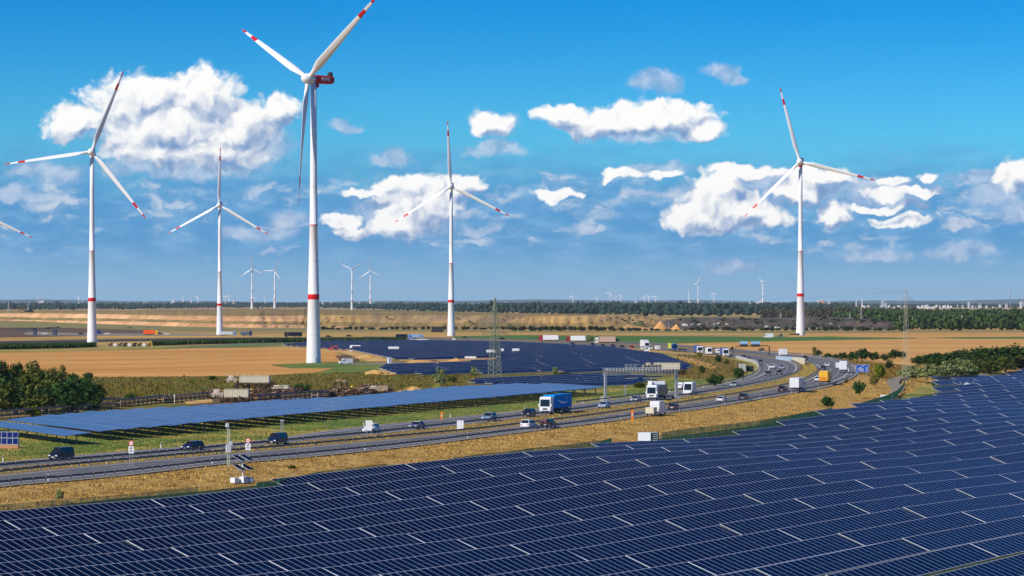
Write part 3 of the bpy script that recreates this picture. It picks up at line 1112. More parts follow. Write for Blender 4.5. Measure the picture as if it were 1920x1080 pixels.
def wall(name, x0, x1, step, rows, m, back, jit=5.0, bench=None):
    """terraced slope: rows = list of (table of y over x, depth beyond the foot in m)"""
    xs = np.arange(x0, x1 + step, step)
    vs = []
    nr = 0
    for x in xs:
        y0 = interp(rows[0][0], x)
        D0 = CAMZ * F / (y0 - HZ)
        col = [(y0, D0 - 8, True)]
        prev = (y0, D0)
        for tab, dep in rows[1:]:
            y, D = interp(tab, x), D0 + dep
            for t in (0.33, 0.66, 1.0):
                col.append((prev[0] + (y - prev[0]) * t, prev[1] + (D - prev[1]) * t, False))
            prev = (y, D)
        col.append((interp(back[0], x), D0 + back[1], False))
        nr = len(col)
        for i, (y, D, b) in enumerate(col):
            z = CAMZ - (y - HZ) * D / F
            j = 0 if i in (0, nr - 1) else (RNG.random() - 0.5) * jit * 2
            vs.append(((x - 960) / F * (D + j), D + j, -0.3 if i == 0 else z + (RNG.random() - 0.5) * 0.3))
    fs = [(i * nr + k, (i + 1) * nr + k, (i + 1) * nr + k + 1, i * nr + k + 1) for i in range(len(xs) - 1) for k in range(nr - 1)]
    mi = [1 if (bench and 4 <= k <= 6) or (bench and k == nr - 2) else 0 for i in range(len(xs) - 1) for k in range(nr - 1)]
    o = npmesh(name, vs, fs, [m, bench or m], mi)
    fix_up(o)
    return tag(o, kind='structure')


M_BENCH = mat('bench_soil', C(150, 128, 88, 0.9), 0.95, var=0.3, scale=0.01, col2=C(120, 108, 72, 0.9))
BASE = [(-200, 600), (0, 601.5), (60, 602.5), (120, 605), (240, 609), (360, 613), (480, 615), (600, 614.5), (720, 615), (960, 617), (1260, 617)]
BEN = [(-200, 598), (0, 599), (80, 601), (180, 602), (320, 604.5), (480, 608.5), (600, 611), (720, 612.5), (960, 614), (1260, 614)]
RIM = [(-200, 587), (80, 587.5), (180, 588.5), (320, 592), (480, 592.5), (600, 591), (720, 592), (850, 591), (960, 592), (1090, 592), (1150, 590), (1200, 591.5), (1225, 597), (1240, 604), (1262, 613)]
BEN2 = [(x, y - 1.5) for x, y in BEN]
BACK = [(-200, 582), (240, 582), (480, 579), (700, 581.5), (960, 587), (1200, 590), (1240, 603), (1262, 612)]
wall('pit_wall', -240, 570, 5, [(BASE, 0), (BEN, 14), (BEN2, 40), (RIM, 75)], M_PIT, (BACK, 1700), 7, M_BENCH)
wall('pit_wall', 570, 1260, 5, [(BASE, 0), (BEN, 10), (BEN2, 24), (RIM, 75)], M_PIT2, (BACK, 1300), 8, M_BENCH)
SP0 = [(1225, 617), (1700, 618)]
SP1 = [(1225, 616), (1250, 602), (1275, 597.5), (1440, 597), (1560, 596), (1660, 600), (1700, 612)]
wall('spoil_bank', 1225, 1700, 6, [(SP0, 0), ([(x, (y + 617) / 2) for x, y in SP1], 40), (SP1, 90)], M_SPOIL, ([(x, y - 1.5) for x, y in SP1], 900), 12)


def mound(name, label, x, y, hpx, wpx, m, rough=0.25, z0=0.0, flat=0.0, ang=0.0):
    s = ppm(y, z0)
    p = P(x, y, z0)
    w, h = wpx / s / 2, hpx / s
    vs, fs = [], []
    nr, na_ = 7, 20
    ph = [RNG.random() * 6.28 for _ in range(4)]
    vs.append((0, 0, h))
    for i in range(1, nr + 1):
        r = i / nr
        for j in range(na_):
            a = 2 * math.pi * j / na_
            k = 1 + rough * (0.5 * math.sin(3 * a + ph[0]) + 0.3 * math.sin(5 * a + ph[1]) + 0.3 * (RNG.random() - 0.5))
            zz = h * max(0, (1 - r) ** (1.0 - flat * 0.5)) * (1 + rough * 0.4 * math.sin(2 * a + ph[2]) * (r < 1))
            vs.append((w * r * k * math.cos(a), w * 0.8 * r * k * math.sin(a), zz if i < nr else -0.05))
    fs = [(0, 1 + j, 1 + (j + 1) % na_, 0) for j in range(na_)]
    o = bpy.data.objects.new(name, bpy.data.meshes.new(name))
    faces = [(0, 1 + j, 1 + (j + 1) % na_) for j in range(na_)]
    for i in range(nr - 1):
        for j in range(na_):
            a = 1 + i * na_
            faces.append((a + j, a + na_ + j, a + na_ + (j + 1) % na_, a + (j + 1) % na_))
    o.data.from_pydata(vs, [], faces)
    o.data.materials.append(m)
    o.location = p
    o.rotation_euler = (0, 0, ang)
    COL.objects.link(o)
    return tag(o, label, 'heap')


mound('sand_heap', 'tall orange sand cone before the dark spoil bank', 1238, 618.6, 16.5, 32, M_SANDO, 0.08)
mound('sand_heap', 'smaller orange sand pile right of the tall cone', 1268, 618.4, 11, 22, M_SANDO, 0.15)
mound('sand_heap', 'long low orange sand ridge in front of the grassy spoil hill', 1185, 618.4, 7.5, 120, M_SANDO, 0.2)
mound('earth_mound', 'dark green hump of scrub left of the orange sand cone', 1200, 618.2, 18, 38, mat('scrub_hump', C(92, 96, 66, 0.8), 0.95, var=0.3, scale=0.05), 0.15)
mound('sand_heap', 'flat topped sand heap at the left tip of the near dark solar rows', 702, 702, 8.5, 38, M_SAND, 0.15, flat=1.0)
mound('sand_heap', 'small pointed sand heap beside the flat topped heap', 738, 702, 5, 20, M_SAND, 0.2)
mound('sand_heap', 'pale sand heap behind the right part of the bright trackers', 777, 735, 11, 44, M_SAND, 0.3)
mound('sand_heap', 'grassy sand heap under the willow bush', 823, 729, 12, 36, M_SCRUB, 0.3)
mound('sand_heap', 'low wide sand heap between the two dark solar fields', 788, 680, 5.5, 66, M_SAND, 0.3)
mound('sand_heap', 'orange topped sand heap between the dark solar fields near the pylon', 856, 678, 6, 36, M_SANDO, 0.3)
mound('sand_heap', 'brown rubble heap between the low and the orange sand heaps', 815, 678.5, 4, 28, M_DIRT, 0.4)
mound('sand_heap', 'sand heap along the edge of the wheat field beside the red van', 600, 654.5, 3.5, 60, M_SAND, 0.3)
mound('sand_heap', 'sand heap behind the brown dirt field', 690, 672, 6, 60, M_SAND, 0.35)

# far hills closing the plain
hv, hf = [], []
for i in range(161):
    x = -6000 + i * 75
    px_ = 960 + x / 27000 * F
    h = 34 + 9 * math.sin(i * 0.09) + 4 * math.sin(i * 0.31 + 1) + (9 if px_ > 1500 else 0) * min(1, max(0, (px_ - 1500) / 150))
    hv += [(x, 26500, -2), (x, 27200, h), (x, 29000, -2)]
for i in range(160):
    for k in range(2):
        hf.append((i * 3 + k, (i + 1) * 3 + k, (i + 1) * 3 + k + 1, i * 3 + k + 1))
o = npmesh('hills', hv, hf, mat('far_hills', C(70, 92, 84), 0.95, var=0.15, scale=0.002))
fix_up(o)
tag(o, kind='structure')


# ---------------------------------------------------------------- woods, trees, grass
def ico():
    bm = bpy.data.meshes.new('tmp')
    t = (1 + 5 ** 0.5) / 2
    v = np.array([(-1, t, 0), (1, t, 0), (-1, -t, 0), (1, -t, 0), (0, -1, t), (0, 1, t), (0, -1, -t), (0, 1, -t), (t, 0, -1), (t, 0, 1), (-t, 0, -1), (-t, 0, 1)], float)
    v /= np.linalg.norm(v[0])
    f = np.array([(0, 11, 5), (0, 5, 1), (0, 1, 7), (0, 7, 10), (0, 10, 11), (1, 5, 9), (5, 11, 4), (11, 10, 2), (10, 7, 6), (7, 1, 8), (3, 9, 4), (3, 4, 2), (3, 2, 6), (3, 6, 8), (3, 8, 9), (4, 9, 5), (2, 4, 11), (6, 2, 10), (8, 6, 7), (9, 8, 1)])
    bpy.data.meshes.remove(bm)
    return v, f


IV, IF = ico()


def lumps(centers, radii, jit=0.42):
    n = len(centers)
    v = IV[None] * (1 + (RNG.random((n, 12, 1)) - 0.5) * 2 * jit)
    v = v * np.asarray(radii)[:, None, :] + np.asarray(centers)[:, None, :]
    f = IF[None] + (np.arange(n) * 12)[:, None, None]
    return v.reshape(-1, 3), f.reshape(-1, 3)


def wood(name, front, x0, x1, rows, grow, hrange, wrange, m, sub=6, dens=0.9):
    cs, rs = [], []
    for r in range(rows):
        x = x0
        while x < x1:
            D = CAMZ * F / (interp(front, x) - HZ) * (1 + grow * r) * (1 + (RNG.random() - 0.5) * grow)
            s = F / D
            h = RNG.uniform(*hrange)
            if RNG.random() < 0.08: h *= 1.25
            w = RNG.uniform(*wrange)
            X = (x - 960) / F * D
            for q in range(sub):
                a, rr = RNG.random() * 6.28, RNG.random() ** 0.5 * w * 0.42
                zc = h * (0.28 + 0.55 * RNG.random())
                sz = w * RNG.uniform(0.24, 0.36) * (1.0 if sub < 8 else 0.62)
                cs.append((X + rr * math.cos(a), D + rr * math.sin(a), zc))
                rs.append((sz, sz, sz * RNG.uniform(0.8, 1.2)))
            cs.append((X, D, h * 0.30))
            rs.append((w * (0.45 if sub < 8 else 0.36), w * 0.4, h * 0.33))
            x += max(w * s * dens, 1.0)
    v, f = lumps(cs, rs)
    return tag(npmesh(name, v, f, m), kind='stuff')


M_FOR = leafmat('far_wood', C(50, 72, 58, 0.62), 0.5)
M_FOR2 = leafmat('near_wood', C(66, 84, 46, 0.62), 0.55)
M_FOR3 = leafmat('brown_wood', C(84, 80, 62, 0.55), 0.5)
FR = [(-200, 581), (120, 580.5), (240, 580), (380, 577.5), (500, 576.5), (600, 577), (720, 580.5), (840, 584.5), (960, 588), (1100, 591), (1250, 592.5), (1440, 591), (1560, 590)]
wood('far_forest', FR, -150, 1500, 5, 0.10, (17, 24), (12, 17), M_FOR, 5)
wood('far_forest', [(900, 580), (1560, 581)], 930, 1600, 5, 0.12, (17, 24), (14, 20), M_FOR, 5)
FR2 = [(1420, 604), (1560, 606), (1640, 611), (1690, 619), (1960, 619.5)]
wood('forest', FR2, 1570, 2000, 12, 0.075, (10, 16), (7, 13), M_FOR2, 16, 0.55)
wood('forest', [(1400, 598), (1700, 606)], 1430, 1720, 7, 0.12, (9, 16), (7, 12), M_FOR3, 12, 0.6)
wood('far_forest', [(1400, 577), (2000, 577)], 1380, 2000, 6, 0.14, (9, 14), (12, 18), M_FOR, 5)


def crown_mesh(name, rx, rz, clumps, leaves, leaf, m, gap=0.0, top=0.0, col=None):
    """crown of many small leaf faces gathered in clumps; rx, rz half-sizes; origin at its foot"""
    vs, fs = [], []
    k = 0
    C0 = RNG.normal(size=(clumps, 3))
    C0 /= np.linalg.norm(C0, axis=1)[:, None]
    rad = RNG.random(clumps) ** 0.45
    for c_, r_ in zip(C0, rad):
        zz = c_[2] * r_
        wz = 1.0 - top * max(0, zz)
        cen = np.array([c_[0] * r_ * rx * 0.85 * wz, c_[1] * r_ * rx * 0.85 * wz, rz + zz * rz * 0.88])
        cr = RNG.uniform(0.22, 0.36) * min(rx, rz) * 1.15
        n = leaves
        d = RNG.normal(size=(n, 3))
        d /= np.linalg.norm(d, axis=1)[:, None]
        pos = cen + d * cr * (RNG.random((n, 1)) ** 0.35)
        nr = d + RNG.normal(size=(n, 3)) * 0.5 + np.array([0, 0, 0.35])
        nr /= np.linalg.norm(nr, axis=1)[:, None]
        t1 = np.cross(nr, RNG.normal(size=(n, 3)))
        t1 /= np.linalg.norm(t1, axis=1)[:, None]
        t2 = np.cross(nr, t1)
        s1 = leaf * RNG.uniform(0.6, 1.3, (n, 1))
        s2 = s1 * RNG.uniform(0.45, 0.8, (n, 1))
        q = np.stack([pos - t1 * s1, pos - t2 * s2, pos + t1 * s1, pos + t2 * s2], 1)
        vs.append(q.reshape(-1, 3))
        fs.append(np.arange(n * 4).reshape(n, 4) + k)
        k += n * 4
    v = np.concatenate(vs)
    v[:, 2] = np.maximum(v[:, 2], 0.02)
    o = npmesh(name, v, np.concatenate(fs), m)
    return o


def trunk_mesh(h, r, limbs):
    b = MB()
    p = Vector((0, 0, -0.1))
    cur = r
    for i in range(3):
        q = Vector((RNG.uniform(-.1, .1) * h * .3, RNG.uniform(-.1, .1) * h * .3, h * (i + 1) / 3))
        b.tube(p, q, cur, cur * 0.7, 6)
        p, cur = q, cur * 0.7
    for i in range(limbs):
        z = h * RNG.uniform(0.35, 0.85)
        a = RNG.random() * 6.28
        l = h * RNG.uniform(0.3, 0.5)
        b.tube((0, 0, z), (math.cos(a) * l * .7, math.sin(a) * l * .7, z + l * .7), r * 0.4, r * 0.12, 5)
    return b


LEAF = {
    'dark': leafmat('leaf_dark', C(54, 76, 36, 0.75), 0.55),
    'green': leafmat('leaf_green', C(62, 90, 44, 0.72), 0.55),
    'olive': leafmat('leaf_olive', C(126, 122, 72, 0.75), 0.5),
    'mid': leafmat('leaf_mid', C(88, 96, 48, 0.75), 0.55),
    'willow': leafmat('leaf_willow', C(142, 152, 104, 0.75), 0.45),
    'yellow': leafmat('leaf_yellow', C(124, 134, 52, 0.75), 0.45),
    'hedge': leafmat('leaf_hedge', C(62, 74, 46, 0.7), 0.5),
}
PROTO = {}


def tree(name, x, y, hpx, wpx, kind, label, cat='tree', group=None, z=0.0, low=True, dens=1.0):
    """one tree or shrub; px sizes are turned into metres at its place"""
    s = ppm(y, z)
    p = P(x, y, z)
    h, w = hpx / s, wpx / s
    key = (kind, cat, 'tall' if h / w > 1.3 else 'wide', RNG.integers(0, 2))
    rot = RNG.random() * 6.28
    if key not in PROTO:
        ar = 1.0 if key[2] == 'wide' else 1.6
        # unit prototype: width 6 m, height 6*ar
        H0 = 6.0 * ar
        root = thing(name, label, cat, p, rot, group)
        lift = 0.02 if cat != 'tree' or kind == 'dark' else 0.08
        cr = crown_mesh('crown' if cat == 'tree' else 'foliage', 3.0, H0 * (1 - lift) / 2, int(46 * ar * dens), 30, 0.36 if cat == 'tree' else 0.32, LEAF[kind], top=0.35 if kind in ('thin', 'olive') else 0.1)
        cr.parent = root
        cr.location = (0, 0, H0 * lift)
        tr = trunk_mesh(H0 * 0.6, 0.16, 6).build('trunk' if cat == 'tree' else 'stem', M_BARK, root)
        PROTO[key] = (root, 6.0, H0)
    else:
        src, w0, h0 = PROTO[key]
        root = copy_tree(src, p, rot, label)
        root.name = name
        root['category'] = cat
        if group:
            root['group'] = group
        elif 'group' in root:
            del root['group']
    _, w0, h0 = PROTO[key]
    root.scale = (w / w0, w / w0, h / h0)
    return root


ords_b = ['first', 'second', 'third', 'fourth', 'fifth']
for i, (x, y, h, w, k, lab) in enumerate([
    (3, 752, 80, 34, 'dark', 'dark tree cut by the left edge of the thicket'),
    (22, 738, 58, 34, 'dark', 'twin topped dark tree near the left edge of the thicket'),
    (36, 736, 58, 24, 'dark', 'narrow dark tree beside the twin topped tree'),
    (62, 740, 66, 48, 'olive', 'tallest pale olive tree of the thicket against the wheat field'),
    (80, 742, 50, 34, 'dark', 'dark tree between the two olive trees'),
    (97, 742, 60, 36, 'olive', 'second olive tree with a spiky top in the thicket'),
    (117, 728, 46, 18, 'olive', 'thin see-through tree at the right of the olive trees'),
    (137, 722, 25, 24, 'green', 'small dark green tree right of the thin tree'),
    (165, 716, 20, 20, 'green', 'rightmost little round tree on the wheat field edge'),
]):
    tree('tree', x, y, h, w, k, lab)
for i, (x, y, h, w, k, lab) in enumerate([
    (15, 768, 52, 60, 'dark', 'big dark shrub at the lower left of the thicket'),
    (38, 776, 34, 50, 'dark', 'dark shrub above the conveyor at the left edge'),
    (60, 762, 58, 60, 'mid', 'broad olive green shrub under the tallest olive tree'),
    (72, 777, 32, 60, 'mid', 'low brownish shrub in front of the thicket by the conveyor'),
    (98, 764, 56, 56, 'mid', 'olive green shrub in the middle of the thicket'),
    (122, 770, 50, 50, 'green', 'green shrub right of the middle of the thicket'),
    (150, 768, 54, 62, 'green', 'largest bright green shrub at the right of the thicket'),
    (176, 764, 40, 40, 'green', 'dark sided green shrub closing the thicket at the right'),
    (112, 745, 26, 40, 'mid', 'shrub under the thin tree'),
    (150, 736, 18, 40, 'yellow', 'yellowish shrub behind the bright green shrub'),
    (60, 781, 16, 34, 'yellow', 'small yellow shrub growing over the conveyor'),
    (244, 752, 15, 30, 'green', 'dark round shrub alone on the scrub left of the white machines'),
    (290, 752, 12, 60, 'yellow', 'wide yellow green shrub next to the dark round shrub'),
    (398, 713, 9, 24, 'green', 'dark shrub at the wheat field edge behind the white machine'),
    (566, 738, 20, 40, 'green', 'green shrub right of the tracked machine'),
    (1347, 680, 15, 18, 'dark', 'dark round shrub left of the small bridge'),
    (1311, 669, 9, 13, 'yellow', 'light shrub below the two lorries side by side'),
    (1363, 684, 10, 12, 'mid', 'small shrub right of the dark round shrub'),
    (1316, 701, 16, 13, 'dark', 'upright dark bush right of the pale container machine'),
    (1342, 724, 24, 38, 'green', 'wide green shrub at the inside of the bend'),
    (1385, 712, 24, 28, 'green', 'tall green shrub at the inside of the bend below the bridge'),
    (1552, 765, 23, 28, 'green', 'lone green shrub low on the golden bank'),
    (1587, 719, 10, 9, 'mid', 'little shrub just below the guard rail at the bend'),
    (1639, 724, 22, 20, 'olive', 'olive shrub left of the service track'),
    (1666, 692, 20, 18, 'dark', 'dark round shrub above the service track'),
    (1535, 668, 12, 16, 'dark', 'dark shrub behind the black car at the top of the bend'),
    (1373, 657, 7, 8, 'dark', 'tiny dark shrub at the foot of the sign gantry post'),
    (1428, 659, 7, 12, 'green', 'small shrub on the field under the blue overhead signs'),
    (890, 705, 18, 18, 'willow', 'pale upright willow bush left of the lattice pylon'),
    (824, 724, 34, 30, 'willow', 'large pale willow bush on the grassy sand heap'),
    (848, 718, 14, 22, 'mid', 'low shrub right of the large willow bush'),
    (1041, 704, 17, 13, 'willow', 'pale pointed willow bush between two dark solar fields'),
    (1105, 641, 14, 18, 'willow', 'round pale bush beside the white lorries on the far road'),
    (1154, 643, 9, 18, 'dark', 'dark bush behind the brown lorry on the far road'),
    (1060, 704, 6, 40, 'mid', 'low scrub right of the pointed willow bush'),
    (1200, 728, 12, 30, 'mid', 'brownish scrub left of the white box lorry'),
    (1225, 722, 12, 30, 'mid', 'scrub behind the white sign above the lorry'),
]):
    q_ = 1.18 if x < 200 else 1.0
    tree('shrub', x, y, h * q_, w * q_, k, lab, 'shrub')
for x, y, h, w, k, lab in [(112, 938, 22, 18, 'willow', 'pale feathery weed bush low on the golden bank at the left'), (548, 881, 9, 22, 'mid', 'dark low bush on the bank right of the solar station'), (646, 866, 7, 14, 'yellow', 'small green weed patch on the middle of the bank'),
                           (505, 876, 8, 26, 'mid', 'brownish bush in the shadow of the solar station'), (560, 898, 5, 16, 'green', 'green weeds at the fence right of the solar station'), (1316, 806, 5, 12, 'yellow', 'yellow weeds at the foot of the bank')]:
    tree('shrub', x, y, h, w, k, lab, 'shrub', z=-.7)
for x, y, h, w, k, lab in [(8, 776, 60, 56, 'mid', 'olive shrub filling the lower left corner of the thicket'), (85, 774, 50, 64, 'dark', 'dark shrub filling the middle foot of the thicket'), (132, 775, 42, 56, 'dark', 'dark shrub at the foot of the thicket behind the conveyor'),
                           (168, 772, 36, 46, 'dark', 'dark low shrub at the right foot of the thicket'), (40, 756, 50, 50, 'dark', 'dark shrub between the left trees of the thicket')]:
    tree('shrub', x, y, h, w, k, lab, 'shrub')
for i, (x, y, h, w) in enumerate([(1752, 682, 22, 50), (1798, 684, 29, 60), (1848, 685, 34, 66), (1898, 684, 35, 66), (1935, 683, 34, 60)]):
    tree('hedge_tree', x, y, h, w, 'dark', ords_b[i] + ' tree from the left in the back row of the dark hedge at the right', group='trees of the dark hedge')
tree('tree', 1612, 742, 30, 26, 'green', 'leaning green tree on the golden bank below the blue sign')
tree('tree', 1649, 712, 30, 24, 'yellow', 'yellow green tree beside the service track')
tree('tree', 1527, 669, 22, 10, 'olive', 'slender pale tree at the top of the bend')
for x, y, h, w, lab in [(1552, 672, 11, 18, 'first low dark tree from the bend on the field edge'), (1566, 673, 10, 18, 'second low dark tree from the bend on the field edge'),
                        (1581, 675, 16, 20, 'dark tree left of the tallest field edge tree'), (1598, 677, 19, 20, 'dark tree touching the left of the tallest field edge tree'),
                        (1617, 678, 27, 32, 'tallest and widest dark tree on the field edge above the blue sign'), (1640, 678, 20, 22, 'dark tree right of the tallest field edge tree'),
                        (1658, 677, 14, 18, 'small tree left of the pale pylon clump'), (1677, 674, 20, 26, 'dark tree left of the pale pylon'), (1692, 673, 16, 18, 'dark tree at the foot of the pale pylon')]:
    tree('tree', x, y, h, w, 'dark', lab)
hx = [(1722, 686, 20, 30), (1742, 688, 25, 36), (1762, 690, 30, 40), (1784, 692, 35, 46), (1808, 693, 40, 50), (1834, 695, 45, 54), (1860, 695, 48, 56), (1886, 694, 48, 56), (1910, 692, 46, 54), (1940, 690, 44, 54)]
ords = ['first', 'second', 'third', 'fourth', 'fifth', 'sixth', 'seventh', 'eighth', 'ninth', 'tenth']
for (x, y, h, w), q in zip(hx, ords):
    tree('hedge_tree', x, y, h, w, 'dark', q + ' tree from the pale pylon in the tall dark hedge at the right', group='trees of the dark hedge')
for (x, y, h, w), q in zip([(1800, 700, 28, 48), (1830, 703, 32, 52), (1858, 702, 32, 52), (1886, 698, 30, 50), (1912, 693, 28, 48)], ords):
    tree('shrub', x, y, h, w, 'mid', q + ' low shrub from the left before the tall dark hedge', 'shrub', group='shrubs before the hedge')
for (x, y, h, w), q in zip([(1698, 709, 22, 34), (1716, 711, 28, 40), (1738, 712, 30, 44), (1760, 712, 30, 44), (1782, 711, 35, 46), (1804, 710, 38, 48), (1822, 709, 28, 30)], ords):
    tree('shrub', x, y, h, w, 'willow', q + ' grey green willow bush from the service track', 'shrub', group='grey green willow bushes')
for i in range(34):
    tree('shrub', 592 + i * 11 + RNG.uniform(-3, 3), 618.3, RNG.uniform(4, 7.5), RNG.uniform(9, 14), 'hedge', 'small dark shrub in the hedge along the foot of the pit', 'shrub', group='shrubs along the foot of the pit')
for i in range(26):
    tree('shrub', 966 + i * 9.3 + RNG.uniform(-3, 3), 620.5, RNG.uniform(7, 11) * (1.0 if i < 20 else 0.7), RNG.uniform(11, 16), 'hedge', 'dark shrub in the taller hedge below the grassy spoil hill', 'shrub', group='shrubs below the spoil hill')
for i in range(40):
    tree('shrub', 1210 + i * 12 + RNG.uniform(-4, 4), 620.5, RNG.uniform(5, 10) * (0.6 if i < 7 else 1.0), RNG.uniform(10, 17), 'hedge' if i % 3 else 'mid', 'shrub in the scrub belt before the dark spoil bank', 'shrub', group='shrubs before the dark spoil bank')


def on_face(x, y, foot_y, t, run, h, w, kind, label, group):
    """shrub standing on a slope face: t is how far up the face, 0 foot to 1 rim"""
    D = CAMZ * F / (foot_y - HZ) + t * run - 2
    o_ = tree('shrub', x, 640, 8, 8, kind, label, 'shrub', group=group)
    o_.location = ((x - 960) / F * D, D, CAMZ - (y - HZ) * D / F - 0.3)
    k_ = D / F
    w0, h0 = [(w0, h0) for (_, w0, h0) in PROTO.values()][0]
    o_.scale = (w * k_ / 6.0, w * k_ / 6.0, h * k_ / 6.0)
    return o_


for i in range(110):
    x = RNG.uniform(1285, 1690)
    t = RNG.random()
    top_ = interp(SP1, x)
    on_face(x, 617 + (top_ - 617) * t, interp(SP0, x), t, 90, RNG.uniform(2, 4.5), RNG.uniform(4, 11), 'hedge' if i % 3 else 'mid', 'scrubby bush scattered over the dark spoil bank', 'bushes on the dark spoil bank')
for x, y, w in [(1166, 598, 8), (1172, 601, 6), (1145, 597, 5), (1180, 596, 5), (1155, 604, 5), (1158, 595, 4), (1138, 600, 5), (1178, 604, 4), (1128, 602, 4), (1186, 600, 5), (1192, 606, 12), (1200, 602, 12), (1204, 608, 14), (1110, 605, 5)]:
    t = (interp(BASE, x) - y) / (interp(BASE, x) - interp(RIM, x))
    on_face(x, y + 1, interp(BASE, x), t, 75, 3.0, w, 'hedge', 'dark bush on the grassy spoil hill left of the orange sand cone', 'bushes on the grassy spoil hill')
for i in range(24):
    x = RNG.uniform(570, 1090)
    t = RNG.random()
    y = interp(BASE, x) + (interp(RIM, x) - interp(BASE, x)) * t
    on_face(x, y, interp(BASE, x), t, 75, RNG.uniform(1.2, 2.6), RNG.uniform(3, 9), 'hedge' if i % 2 else 'mid', 'low scrub bush on the old pit slope', 'bushes on the old pit slope')
for x, y, h, w, q in [(484, 580, 4, 6, 'single dark tree left of the distant wind turbines'), (577, 583.5, 5, 16, 'dark clump of trees left of the big tower'), (755, 588, 4, 14, 'dark field bush clump on the far green meadow'), (432, 583, 3.5, 6, 'lone dark bush on the far tan plain')]:
    tree('tree', x, y, h, w, 'hedge', q)


# grass tufts: many upright blades, as one object per stretch
def tufts(name, n, sampler, hr, m, blades=3):
    ps = np.array([sampler() for _ in range(n)])
    v = np.zeros((n, blades, 3, 3), np.float32)
    for b in range(blades):
        a = RNG.random(n) * 6.28
        h = RNG.uniform(hr[0], hr[1], n)
        w = h * RNG.uniform(0.22, 0.45, n)
        lean = RNG.normal(size=(n, 2)) * 0.3 * h[:, None]
        o2 = RNG.normal(size=(n, 2)) * 0.16
        cx, cy = ps[:, 0] + o2[:, 0], ps[:, 1] + o2[:, 1]
        v[:, b, 0] = np.stack([cx - np.cos(a) * w, cy - np.sin(a) * w, ps[:, 2] - 0.05], 1)
        v[:, b, 1] = np.stack([cx + np.cos(a) * w, cy + np.sin(a) * w, ps[:, 2] - 0.05], 1)
        v[:, b, 2] = np.stack([cx + lean[:, 0], cy + lean[:, 1], ps[:, 2] + h], 1)
    f = np.arange(n * blades * 3).reshape(-1, 3)
    return tag(npmesh(name, v.reshape(-1, 3), f, m), kind='stuff')


def bank_pt():
    while True:
        i = RNG.integers(0, len(BANK[0]) - 1)
        a, b = BANK[0][i], BANK[1][i]
        D = a[1]
        if D < 300 or D > 1150 or RNG.random() > min(1, 1.6 - D / 900): continue
        t = RNG.random()
        w_ = RNG.random()
        a2, b2 = BANK[0][i + 1], BANK[1][i + 1]
        p = (a * (1 - t) + b * t) * (1 - w_) + (a2 * (1 - t) + b2 * t) * w_
        return (p[0], p[1], t * LOW + 0.12 * math.sin(t * math.pi))


def poly_pt(pts, z=0.05):
    xs, ys = [p[0] for p in pts], [p[1] for p in pts]

    def f():
        while True:
            x, y = RNG.uniform(min(xs), max(xs)), RNG.uniform(min(ys), max(ys))
            if inside((x, y), pts):
                return tuple(P(x, y)[:2]) + (z,)
    return f


M_T1 = mat('dry_grass_blades', C(186, 156, 104, 0.9), 0.9, island=0.5, spec=0.1)
M_T2 = mat('green_grass_blades', C(102, 120, 58, 0.8), 0.9, island=0.4, spec=0.1)
M_T3 = mat('scrub_blades', C(128, 108, 68, 0.8), 0.9, island=0.55, spec=0.1)
M_T4 = mat('straw_blades', C(182, 162, 104, 0.85), 0.9, island=0.35, spec=0.1)
tufts('dry_grass', 42000, bank_pt, (0.10, 0.28), M_T1)
tufts('weeds', 1500, bank_pt, (0.15, 0.4), mat('weed_blades', C(120, 104, 54, 0.8), 0.9, island=0.4))
VERGE = [(-10, 792), (200, 803), (480, 770), (760, 754), (1000, 734), (1180, 722), (1300, 702), (1400, 692), (1420, 698), (1393, 713), (1300, 731), (1150, 752), (1000, 770), (840, 787), (640, 807), (480, 830), (250, 848), (-10, 868)]
tufts('verge_grass', 9000, poly_pt(VERGE), (0.12, 0.30), M_T4)
tufts('verge_grass', 9000, poly_pt(VERGE), (0.12, 0.32), M_T2)
SCR = [(150, 708), (480, 706), (620, 700), (900, 697), (900, 722), (760, 735), (620, 740), (480, 745), (300, 752), (190, 770)]
tufts('scrub_grass', 16000, poly_pt(SCR), (0.14, 0.42), M_T3)
tufts('scrub_grass', 6000, poly_pt(SCR), (0.14, 0.45), M_T2)
tufts('scrub_grass', 900, poly_pt(SCR), (0.5, 1.0), mat('weed_blades', C(120, 104, 54, 0.8), 0.9, island=0.4))
tufts('scrub_grass', 2500, poly_pt([(1270, 665), (1330, 668), (1388, 680), (1410, 692), (1390, 706), (1300, 712), (1250, 705)]), (0.25, 0.7), M_T3)
tufts('scrub_grass', 2500, poly_pt([(1540, 668), (1620, 680), (1700, 686), (1720, 700), (1660, 712), (1612, 702), (1606, 688)]), (0.25, 0.7), M_T3)
tufts('dry_grass', 2500, poly_pt([(1615, 705), (1690, 700), (1720, 712), (1690, 735), (1640, 745), (1600, 740), (1590, 725)], -0.8), (0.15, 0.4), M_T1)
med = (cAi, cBi)


def med_pt():
    i = RNG.integers(0, int(NS * 0.62))
    t, w_ = RNG.uniform(0.1, 0.9), RNG.random()
    p = (cAi[i] * (1 - t) + cBi[i] * t) * (1 - w_) + (cAi[i + 1] * (1 - t) + cBi[i + 1] * t) * w_
    return (p[0], p[1], 0.2)


tufts('median_tufts', 6000, med_pt, (0.12, 0.32), M_T4)
# tall maize strips seen as dark green bands
for pts in ([(-100, 656), (-10, 655.5), (120, 653), (178, 651), (178, 649.2), (60, 651), (-100, 653)], [(285, 648.2), (400, 645), (560, 641.5), (700, 640), (760, 639.5), (760, 638.2), (560, 639.8), (400, 643), (285, 646.5)]):
    tufts('maize', 9000, poly_pt(pts), (1.6, 2.6), mat('maize_blades', C(62, 84, 40, 0.7), 0.9, island=0.4), 2)

